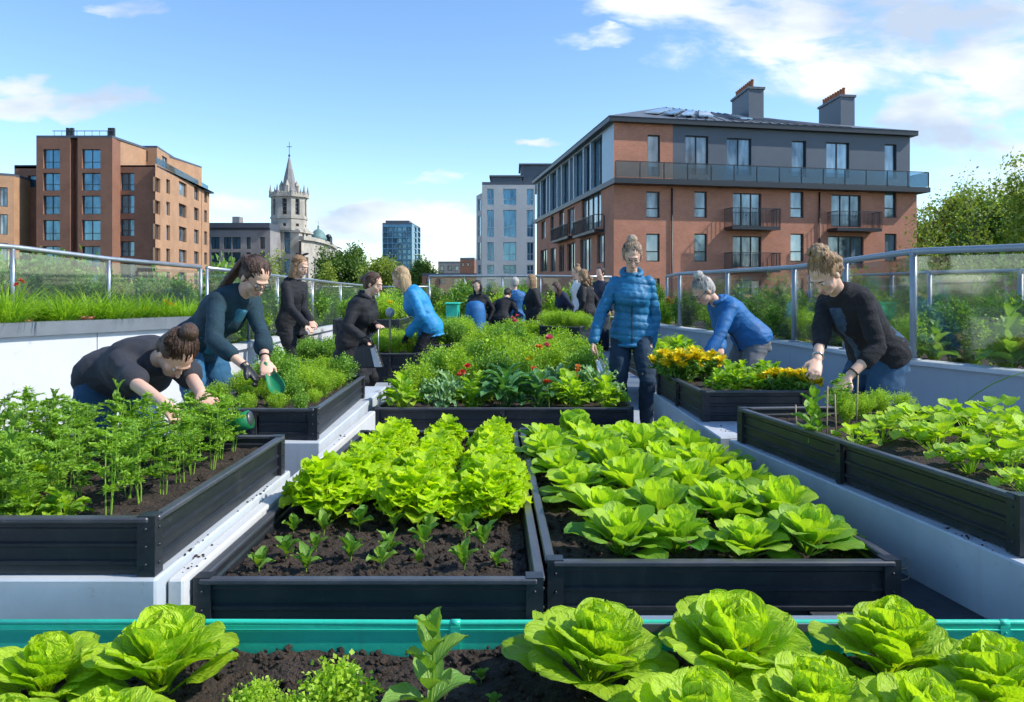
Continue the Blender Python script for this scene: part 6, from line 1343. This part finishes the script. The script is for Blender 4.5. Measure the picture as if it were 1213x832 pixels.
# --- middle bed
rows = [(5.62, 7), (6.05, 7), (6.6, 6), (7.2, 6), (7.9, 6), (8.7, 6), (9.6, 6), (10.6, 6), (11.8, 6)]
mixes = [[V_mid, V_kale, V_mid, V_dark, V_dark, V_mid, V_mid], [V_herby, V_kale, V_mid, V_dark, V_mid, V_mid, V_kale]]
nmn = {id(V_kale): ('kale_plant', 'silvery kale'), id(V_dark): ('dark_leafy_plant', 'dark broad leaved plant'), id(V_mid): ('broad_leaved_plant', 'mid green broad leaved plant'), id(V_herby): ('pale_herb', 'pale green herb'), id(V_herb): ('leafy_herb', 'leafy green herb'), id(V_bushy): ('bushy_herb', 'fine feathery herb')}
for r_, (d, k) in enumerate(rows):
    for c_ in range(k):
        q_ = (d - 5.41) / 6.9; x0_ = -.82 + .66 * q_; x1_ = .70 - .13 * q_; x = x0_ + c_ * ((x1_ - x0_) / (k - 1)) + rnd.uniform(-.04, .04); vs = mixes[r_][c_] if r_ < 2 else rnd.choice([V_herby, V_herb, V_herby, V_bushy, V_mid, V_kale, V_herb]); nm, lb = nmn[id(vs)]
        put(vs[(r_ + c_) % len(vs)], nm, x, d + rnd.uniform(-.06, .06), .30, rnd.uniform(.85, 1.12) * (.98 if r_ < 2 else 1.0 + .02 * r_) * (1.35 if vs is V_bushy else 1), f'{lb}, long middle bed, {ORD[r_]} row from the front, {ORD[c_]} from left', 'plant', 'plants of the long middle bed')
def flower(px, py, d, mt, rad, label, n=3, name='flower', cat='flower', hs=.25, group=None):
    r = RN(int(px * 7 + py)); p = at(px, py, d); hs = max(.12, p.z - (.88 if px < 300 else (.50 if px < 500 else (.60 if px > 760 else .30)))); root = empty(name, (p.x, d, p.z - hs), label, cat, group); pb = PB()
    pts = [np.array([r.normal() * rad * .9, r.normal() * rad * .6, hs + r.normal() * rad * .6]) for _ in range(n)]
    for q in pts: stem(pb, [[0, 0, -.02], q * .6 + [.005, 0, 0], q], .0025, .0018, .5, 0, 4)
    me = pb.mesh('stem'); me.materials.append(MT['dill']); link_mesh('stem', me, None, root); 
    for q in pts:
        pb = PB(); g_flowers(pb, r, [q], rad, 0, 22); me = pb.mesh('blossom'); me.materials.append(MT[mt]); link_mesh('blossom', me, None, root)
for a_ in ((646, 403, 6.9, 'pink', .05, 'bright pink flower standing above the pale herbs of the middle bed', 2), (637, 443, 5.75, 'red', .035, 'small red flower above the dark leaves of the middle bed', 1), (651, 456, 5.52, 'red', .04, 'lowest red flower at the front of the middle bed', 1),
           (548, 441, 5.9, 'red', .035, 'faint red flowers left of the dark broad leaves', 3), (640, 412, 6.6, 'orange', .03, 'small orange flowers under the bright pink flower', 3), (682, 442, 5.8, 'orange', .03, 'orange red flowers right of centre in the middle bed', 3), (627, 425, 6.3, 'yellow', .022, 'tiny yellow flowers in the middle bed', 3),
           (487, 409, 7.95, 'orange', .05, 'orange red flowers in front of the woman in bright blue', 5), (461, 361, 9.2, 'yellow', .05, 'yellow flower on a tall stem left of the woman in bright blue', 1), (612, 380, 10, 'pink', .04, 'pale pink flowers at the back of the middle bed', 4)): flower(*a_)
# --- marigold bed
def marigold(px, py, d, n, label, rad=.056, spread=.13):
    r = RN(px); p = at(px, py, d); root = empty('marigold_plant', (p.x, d, .55), label, 'marigold', 'marigold plants'); pb = g_herb(px, max(.1, p.z - .56), spread * 1.15, 34, 22, .03, .009, .9, .03, t=(.0, .5))
    me = pb.mesh('foliage'); me.materials.append(MT['herb']); link_mesh('foliage', me, None, root)
    for k in range(n):
        a = r.rand() * 6.28; q = r.rand() ** .5 * spread; h = max(.1, p.z - .555) * (1.02 - .35 * (q / spread) ** 2) + r.normal() * .008; pb = PB(); g_flowers(pb, r, [np.array([math.cos(a) * q, math.sin(a) * q, h])], rad, 0, 26); me = pb.mesh('blossom'); me.materials.append(MT['yellow']); link_mesh('blossom', me, None, root)
for a_ in ((803, 426, 5.3, 12, 'marigold plant at the left end of the marigold bed, lowest of its clump'), (812, 416, 5.25, 16, 'marigold plant in the middle of the big yellow clump'), (835, 420, 5.4, 14, 'marigold plant below the hands of the grey haired woman'), (790, 420, 5.6, 10, 'marigold plant at the rear of the big yellow clump'),
           (922, 452, 4.66, 9, 'marigold plant in the small yellow clump, left half'), (944, 454, 4.66, 9, 'marigold plant in the small yellow clump, at the right corner of the bed')): marigold(*a_)
for i, (px, d) in enumerate(((850, 4.7), (872, 4.66), (895, 4.7), (862, 4.95), (888, 4.98), (915, 5.0), (880, 5.3), (905, 5.3))):
    put(V_mid[i % 3], 'broad_leaved_plant', (px - CX) * d / F, d, .555, .52 + .1 * (i % 2), f'leafy green plant between the two marigold clumps, {ORD[i]} from the front left', 'leafy plant', 'leafy greens between the marigolds')
for i, (px, d) in enumerate(((797, 5.6), (812, 5.62), (786, 5.66))):
    put(V_bushy[i % 3], 'bushy_herb', (px - CX) * d / F, d, .55, .75, f'bushy herb at the left edge of the marigold bed, {ORD[i]} from the front', 'herb', 'herbs left of the marigolds')
# --- sparse right bed
for i, (px, py, s_) in enumerate(((1012, 528, .62), (1045, 522, .75), (1085, 520, .9), (1110, 535, .95), (1150, 520, .95), (1185, 535, 1.0), (1150, 560, .8), (1195, 565, .85), (1225, 545, 1.0), (1120, 508, .85), (1180, 508, .9), (1060, 508, .6), (1225, 590, .7))):
    p = on(px, py, .53); put(V_squash[i % 3], 'vine_plant', p.x, p.y, .53, s_ * .9, f'pale green spreading vine plant in the right bed, {ORD[i] if i < 12 else "last"} counting from its left end', 'vine plant', 'spreading vine plants in the right bed')
for i, (px, py, s_) in enumerate(((1003, 500, .7), (1020, 495, .8), (1043, 492, .85), (1070, 490, .7), (995, 488, .8))):
    p = on(px, py, .54); put(V_bushy[i % 4], 'bushy_herb', p.x, p.y, .54, s_ * .6, f'small bushy herb at the rear of the right bed, {ORD[i]} of five', 'herb', 'small herbs at the rear of the right bed')
for i, (px, py, h) in enumerate(((928, 512, .13), (944, 515, .22), (952, 518, .19), (963, 522, .24), (975, 520, .20), (998, 506, .25))):
    p = on(px + 16, py, .535); b = MB((p.x, p.y, .53)); b.tube([(p.x, p.y, .5), (p.x + rnd.uniform(-.01, .01), p.y, .53 + h)], .0032, 6); o = b.build('cane', MT['wood']); tag(o, f'thin pale cane in the right bed, {ORD[i]} from the left', 'cane', 'thin canes in the right bed')
for i, (px, py, s_, m_) in enumerate(((958, 520, 1.15, 0), (970, 522, 1.0, 1))):
    p = on(px, py, .535); put(V_sprig[m_], 'young_plant', p.x, p.y, .53, s_, ('bright young plant tied to the canes, left one', 'bright young plant tied to the canes, right one')[i], 'young plant')
p = on(995, 500, .535); put(V_dill[2], 'feathery_seedling', p.x, p.y, .53, .95, 'tall feathery herb right of the canes under the bending woman', 'herb')
# --- far beds
def fill(vs, name, lab, grp, x0, x1, y0, y1, nx, ny, z, s_, cat='herb'):
    k = 0
    for j in range(ny):
        for i in range(nx):
            v = rnd.choice(vs) if isinstance(vs[0], list) else vs; put(v[(i + j) % len(v)], name, x0 + (x1 - x0) * (i + .5) / nx + rnd.uniform(-.04, .04), y0 + (y1 - y0) * (j + .5) / ny + rnd.uniform(-.04, .04), z, s_ * rnd.uniform(.88, 1.12), f'{lab}, {ORD[j]} row from front, {ORD[i]} from left', cat, grp)
fill(V_bushy, 'bushy_herb', 'bushy herb in the bed of orange flowers', 'herbs in the far orange flower bed', -1.5, -.98, 7.8, 9.1, 3, 4, .5, .85)
fill(V_herb, 'leafy_herb', 'leafy herb behind the woman with the bag', 'herbs behind the woman with the bag', -2.15, -1.75, 7.35, 7.95, 3, 3, .47, .6)
fill([V_herb, V_herby], 'leafy_herb', 'leafy herb in the far left bed', 'herbs in the far left bed', -2.35, -1.58, 10.3, 11.5, 4, 3, .75, .95)
fill([V_herby], 'pale_herb', 'pale herb in the small corner bed', 'herbs in the small corner bed', .5, 1.2, 11.3, 12.7, 4, 3, .6, .75)
fill([V_herby, V_herb], 'leafy_herb', 'leafy herb before the turquoise bin', 'herbs before the turquoise bin', -1.36, -.6, 10.0, 12.0, 4, 5, .44, .95)
fill([V_bushy, V_mid], 'bushy_herb', 'leafy plant beyond the woman in the quilted jacket', 'plants beyond the quilted jacket', 1.3, 1.95, 7.6, 9.2, 3, 4, .46, .8)
# --- left planter: grasses, pots and shrubs
for i, (px, d, s_) in enumerate(((-70, 5.35, 1.15), (-20, 5.55, 1.15), (22, 5.65, 1.2), (62, 6.1, .9), (92, 6.1, 1.0), (122, 6.3, 1.05), (150, 6.4, .95), (178, 6.7, .95), (205, 6.9, .9), (232, 7.05, .85), (-120, 5.1, 1.2))):
    put(V_grass[i % 3], 'grass_clump', (px - CX) * d / F - .10, d, .88, s_ * 1.0, f'arching grass clump on the tall white wall, {ORD[i] if i < 10 else "last"} of its row', 'grass clump', 'ornamental grasses on the tall white wall', sz=.9)
for i, (px, d, s_) in enumerate(((-60, 6.2, 1.0), (10, 6.4, .85), (55, 6.9, 1.0), (95, 6.8, 1.0), (140, 7.2, .8), (175, 7.5, .85), (215, 7.8, .8), (250, 8.0, .8))):
    put(V_shrub[i % 4], 'leafy_shrub', (px - CX) * d / F - .35, d, .88, s_ * (.95 if i != 3 else 1.1), f'leafy shrub behind the grasses at left, {ORD[i]} from the left', 'shrub', 'shrubs behind the left grasses')
def pot(px, py, d, r_, label):
    p = at(px, py, d); p.z = .88; b = MB((p.x, d, p.z)); b.lathe((p.x, d, p.z), [(r_ * .7, 0), (r_ * .95, r_ * 1.1), (r_ * 1.08, r_ * 1.12), (r_ * 1.08, r_ * 1.4), (r_ * .9, r_ * 1.4), (r_ * .88, r_ * 1.2)], 18); return tag(b.build('flower_pot', MT['terracotta']), label, 'pot')
pot(100, 381, 6.15, .07, 'terracotta pot nearest the coping among the grasses'); pot(28, 381, 5.75, .06, 'small terracotta pot at the left among the grasses')
flower(20, 333, 6.0, 'red', .03, 'small red flower above the grasses at far left', 2); flower(165, 368, 6.7, 'yellow', .04, 'yellow flower low among the grasses', 2); flower(198, 358, 7.0, 'orange', .04, 'orange and yellow flower among the grasses near the second woman', 2)
for i, (px, d, s_) in enumerate(((262, 8.2, .95), (292, 8.6, 1.1), (322, 9.0, .9), (352, 9.6, 1.0), (385, 10.4, 1.2), (402, 11.6, 1.0), (415, 13.0, 1.0), (425, 14.6, 1.0), (275, 7.8, .8), (305, 8.1, .8), (335, 8.6, .8), (368, 9.6, .8), (392, 10.8, .8))):
    vs = (V_shruby, V_shrub)[i % 2]; x = min((px - CX) * d / F - .25, -3.1); put(vs[i % 3], 'bright_shrub' if vs is V_shruby else 'leafy_shrub', x, d, .56, s_ * 1.15, f'shrub behind the receding glass railing, {ORD[i % 12] if i < 12 else "last"} of the row', 'shrub', 'shrubs behind the receding glass railing')
# --- along the back wall
for i in range(12):
    x = -2.5 + i * .39; vs = (V_shruby, V_shrub, V_herby)[i % 3]; put(vs[i % 3], 'leafy_shrub', x, 15.57 + rnd.uniform(-.1, .1), .35, rnd.uniform(1.25, 1.6), f'leafy plant against the wall at the back of the roof, {ORD[i]} from the left', 'shrub', 'plants along the back wall', sz=1.15)
for i in range(10):
    put(V_shrub[i % 4], 'leafy_shrub', -3.2 + i * .7, 16.7, .7, 1.1, f'shrub beyond the back railing, {ORD[i]} from the left', 'shrub', 'shrubs beyond the back railing')
# --- right planter
for i, (px, d, s_, v) in enumerate(((782, 12.6, 1.0, 1), (800, 11.4, 1.0, 0), (822, 10.3, .95, 1), (845, 9.6, .9, 1), (868, 9.0, .9, 0), (892, 8.9, .9, 1), (912, 8.4, .85, 0), (935, 8.3, .9, 1), (962, 7.8, .75, 1), (985, 7.5, .8, 0), (1010, 7.3, .8, 1), (1068, 6.6, .8, 1), (1092, 6.6, .62, 1), (1120, 6.1, .85, 0), (1138, 6.0, .75, 1), (1178, 5.55, .82, 1), (1205, 5.45, .9, 1), (1230, 5.3, .9, 1), (1030, 7.8, .9, 0), (1050, 8.2, .9, 0), (1000, 8.4, .9, 0), (1160, 7.2, .8, 0), (1200, 7.0, .9, 0), (1100, 7.4, .8, 0))):
    vs = (V_shrub, V_shruby)[v]; x = max((px - CX) * d / F + .1, np.interp(d, [q_[1] for q_ in Rw[::-1]], [q_[0] for q_ in Rw[::-1]]) + .22)
    put(vs[i % 3], 'bright_shrub' if v else 'leafy_shrub', x, d, .59, s_, f'{"bright" if v else "dark"} shrub in the right planter, {(ORD[i] + " from the far end") if i < 12 else ("near end, " + ORD[i - 12] + " of the nearer half")}', 'shrub', 'shrubs in the right planter')
for px, py, d, s_, lb in ((1112, 425, 5.9, 1.7, 'tall upright young plant in the right planter beside the thick post'), (1200, 430, 5.3, 2.3, 'tall shoot rising out of the bright shrub at the right edge'), (916, 395, 8.9, 2.2, 'tall flowering stem behind the grey haired woman')):
    p = at(px, py, d); put(V_sprig[0], 'young_plant', p.x, d, .62, s_, lb, 'young plant')
for a_ in ((788, 360, 12.6, 'red', .07, 'red flowers in the right planter behind the quilted jacket', 5), (1070, 415, 6.3, 'orange', .035, 'orange flowers low in the right planter beside the thick post', 4), (840, 353, 10.6, 'yellow', .05, 'yellow flowers on top of the bush left of the grey haired woman', 7), (1175, 405, 6.3, 'orange', .03, 'faint orange flower in the right planter near the edge', 2)): flower(*a_)
for i, (px, d, s_) in enumerate(((905, 10.4, 1.7), (950, 10.0, 1.6), (990, 9.6, 1.8), (1035, 9.2, 1.5), (1075, 8.9, 1.7), (1120, 8.6, 1.4), (1165, 8.2, 1.6), (1210, 7.8, 1.7), (860, 11.4, 1.6))):
    put((V_shrub, V_shruby)[i % 2][i % 3], 'leafy_shrub', (px - CX) * d / F + .4, d + .5, 0, s_, f'big shrub beyond the second grey fence, {ORD[i]} of its row', 'shrub', 'big shrubs beyond the second fence', sz=1.35)
for i, (px, d, s_) in enumerate(((-40, 8.2, 1.5), (20, 8.4, 1.6), (70, 8.8, 1.9), (120, 9.0, 1.6), (165, 9.4, 1.5), (205, 9.8, 1.5), (235, 10.4, 1.6), (285, 11.0, 1.7))):
    put((V_shrub, V_shruby)[(i + 1) % 2][i % 3], 'leafy_shrub', (px - CX) * d / F - .2, d, 0, s_, f'big shrub far behind the left glass railing, {ORD[i]} of its row', 'shrub', 'big shrubs beyond the left glass', sz=1.6)
# trailing stems hanging over the right wall and in the trough
def cable(name, pts, r_, m_, label, cat):
    b = MB(pts[0]); b.tube(pts, r_, 6); return tag(b.build(name, m_), label, cat)
cable('trailing_stem', [(3.27 - .1 * k, 4.85, .66 - .02 * k - .008 * k * k) for k in range(8)], .004, MT['dill'], 'thin green stem trailing over the blue grey wall at right', 'stem')
cable('trailing_stem', [(3.40, 4.72, .67), (3.33, 4.70, .6), (3.33, 4.72, .3), (3.34, 4.72, .1)], .004, MT['dill'], 'thin green stem hanging straight down the wall beside the trailing one', 'stem')
cp = [(1.32 + .045 * math.cos(a_ * .5) * (1 + .1 * math.sin(a_)), 2.62 + .06 * math.sin(a_ * .5), .14 + .003 * a_) for a_ in range(0, 40)]
cable('wire_coil', cp, .002, MT['wood'], 'loose coil of thin wire lying in the dark trough', 'wire')
cable('cable', [(1.2, 2.45, .138), (1.28, 2.6, .14), (1.33, 2.9, .14), (1.22, 3.1, .138), (1.15, 3.5, .138)], .004, MT['black'], 'black cable lying along the dark trough', 'cable')
cable('cable', [(1.26, 2.4, .138), (1.38, 2.52, .145), (1.42, 2.8, .14), (1.3, 3.2, .138)], .006, MT['black'], 'thicker black cable beside the pale plinth in the trough', 'cable')

# ================================================================ trees
def tree(x, y, zb, h, cr, label, seed, mt='tree', name='tree', nleaf=9000, ls=.22, trunkh=.35, levels=4, sparse=1.0, shape=1.0, group=None):
    r = random.Random(seed); rn = RN(seed); root = empty(name, (x, y, zb), label, 'tree', group); tb = MB((0, 0, 0)); ends = []
    def br(p, d, L, rad, lv):
        n_ = 4; pts = [p]; q = Vector(p)
        for i in range(n_):
            d = (d + Vector((r.gauss(0, .16), r.gauss(0, .16), r.gauss(0, .1) + .04))).normalized(); q = q + d * (L / n_); pts.append(q.copy())
        tb.tube(pts, [rad * (1 - .45 * i / n_) for i in range(n_ + 1)], 6 if lv > 1 else 4)
        if lv <= 0: ends.append((pts[-1], L)); ends.append((pts[2], L)); return
        if lv <= 2: ends.append((pts[-1], L))
        k = r.choice((3, 3, 4)) if lv > 1 else 3
        for j in range(k):
            a_ = j * 6.283 / k + r.random() * 1.2; tilt = r.uniform(.45, .95); t = d.orthogonal().normalized(); t.rotate(Quaternion(d, a_)); nd = (d * math.cos(tilt) + t * math.sin(tilt) * shape).normalized(); nd.z += .12; br(pts[-1 - (j % 2)], nd.normalized(), L * r.uniform(.58, .78), rad * .55, lv - 1)
    br(Vector((0, 0, 0)), Vector((0, 0, 1)), h * trunkh, h * .02, levels)
    # scale to the wanted height and width
    E = np.array([e[0][:] for e in ends]); sx = cr / max(.1, np.percentile(np.hypot(E[:, 0], E[:, 1]), 92)); sz = h / E[:, 2].max()
    tb.v = [Vector((v.x * sx, v.y * sx, v.z * sz)) for v in tb.v]; tb.build('trunk', MT['bark'], root)
    E = E * [sx, sx, sz]; per = nleaf // len(E); P = np.repeat(E, per, 0); cl = cr * .13 * sparse; dv = rn.normal(size=P.shape) * [cl, cl, cl * .75]; P = P + dv; pb = PB()
    leaflets(pb, P, unit(rn, len(P), -.1), unit(rn, len(P), .9), ls * rn.uniform(.6, 1.3, len(P)), ls * .32 * rn.uniform(.7, 1.3, len(P)), np.clip(np.repeat(rn.uniform(.1, .85, len(E)), per) + rn.normal(size=len(P)) * .1, 0, 1))
    me = pb.mesh('crown'); me.materials.append(MT[mt]); link_mesh('crown', me, None, root)

tree(X(1138, 42), 42, -12, zpx(206, 42) + 12, 2.9, 'wide thin-leaved tree whose bare branches show, right of the red brick block', 5, 'treey', nleaf=5000, ls=.17, sparse=1.0)
tree(X(1165, 66), 66, -12, zpx(236, 66) + 12, 5.6, 'rounded light green tree touching the right end of the red brick block', 6, 'treey', nleaf=45000, ls=.34)
tree(X(1142, 64), 64, -12, zpx(226, 64) + 12, 3.3, 'low bright green tree at the foot of the red brick block', 16, 'treey', nleaf=30000, ls=.3)
tree(X(1225, 36), 36, -12, zpx(186, 36) + 12, 2.6, 'tall narrow tree at the right edge of the photo', 7, 'treey', nleaf=20000, ls=.2)
tree(X(1195, 50), 50, -12, zpx(235, 50) + 12, 5.0, 'dense mid green tree behind the tall one at the right edge', 8, 'tree', nleaf=40000, ls=.3)
tree(X(1185, 40), 40, -12, zpx(262, 40) + 12, 3.8, 'lower dense tree behind the thick railing post', 9, 'tree', nleaf=34000, ls=.26)
tree(X(1110, 34), 34, -12, zpx(322, 34) + 12, 2.4, 'dark bushy tree top just above the second fence', 10, 'tree', nleaf=20000, ls=.18)
tree(X(1180, 26), 26, -12, zpx(322, 26) + 12, 3.2, 'dark green tree top seen through the right railing', 11, 'tree', nleaf=20000, ls=.15)
tree(X(1020, 28), 28, -12, zpx(338, 28) + 12, 3.0, 'dark tree top seen through the railing behind the bending woman', 12, 'tree', nleaf=18000, ls=.15)
tree(X(404, 90), 90, -12, zpx(293, 90) + 12, 3.6, 'rounded green tree right of the green domed hall', 13, 'tree', nleaf=16000, ls=.32, group=None)
tree(X(436, 80), 80, -12, zpx(312, 80) + 12, 3.6, 'lighter green tree below the blue glass tower', 14, 'treey', nleaf=16000, ls=.3)
tree(X(431, 84), 84, -12, zpx(290, 84) + 12, 1.3, 'thin wispy tree rising behind the lighter green one', 15, 'tree', nleaf=1500, ls=.25)
tree(X(510, 130), 130, -12, zpx(305, 130) + 12, 3.4, 'small distant tree right of the blue glass tower', 17, 'tree', nleaf=8000, ls=.4)
tree(X(302, 60), 60, -12, zpx(298, 60) + 12, 2.1, 'small street tree before the grey stone offices', 18, 'treey', nleaf=7000, ls=.22)
tree(X(275, 66), 66, -12, zpx(316, 66) + 12, 2.6, 'low street tree beside the sunlit orange side wall', 19, 'treey', nleaf=7000, ls=.24)
tree(X(385, 70), 70, -12, zpx(312, 70) + 12, 1.6, 'small light tree in front of the hall windows', 20, 'treey', nleaf=6000, ls=.22)
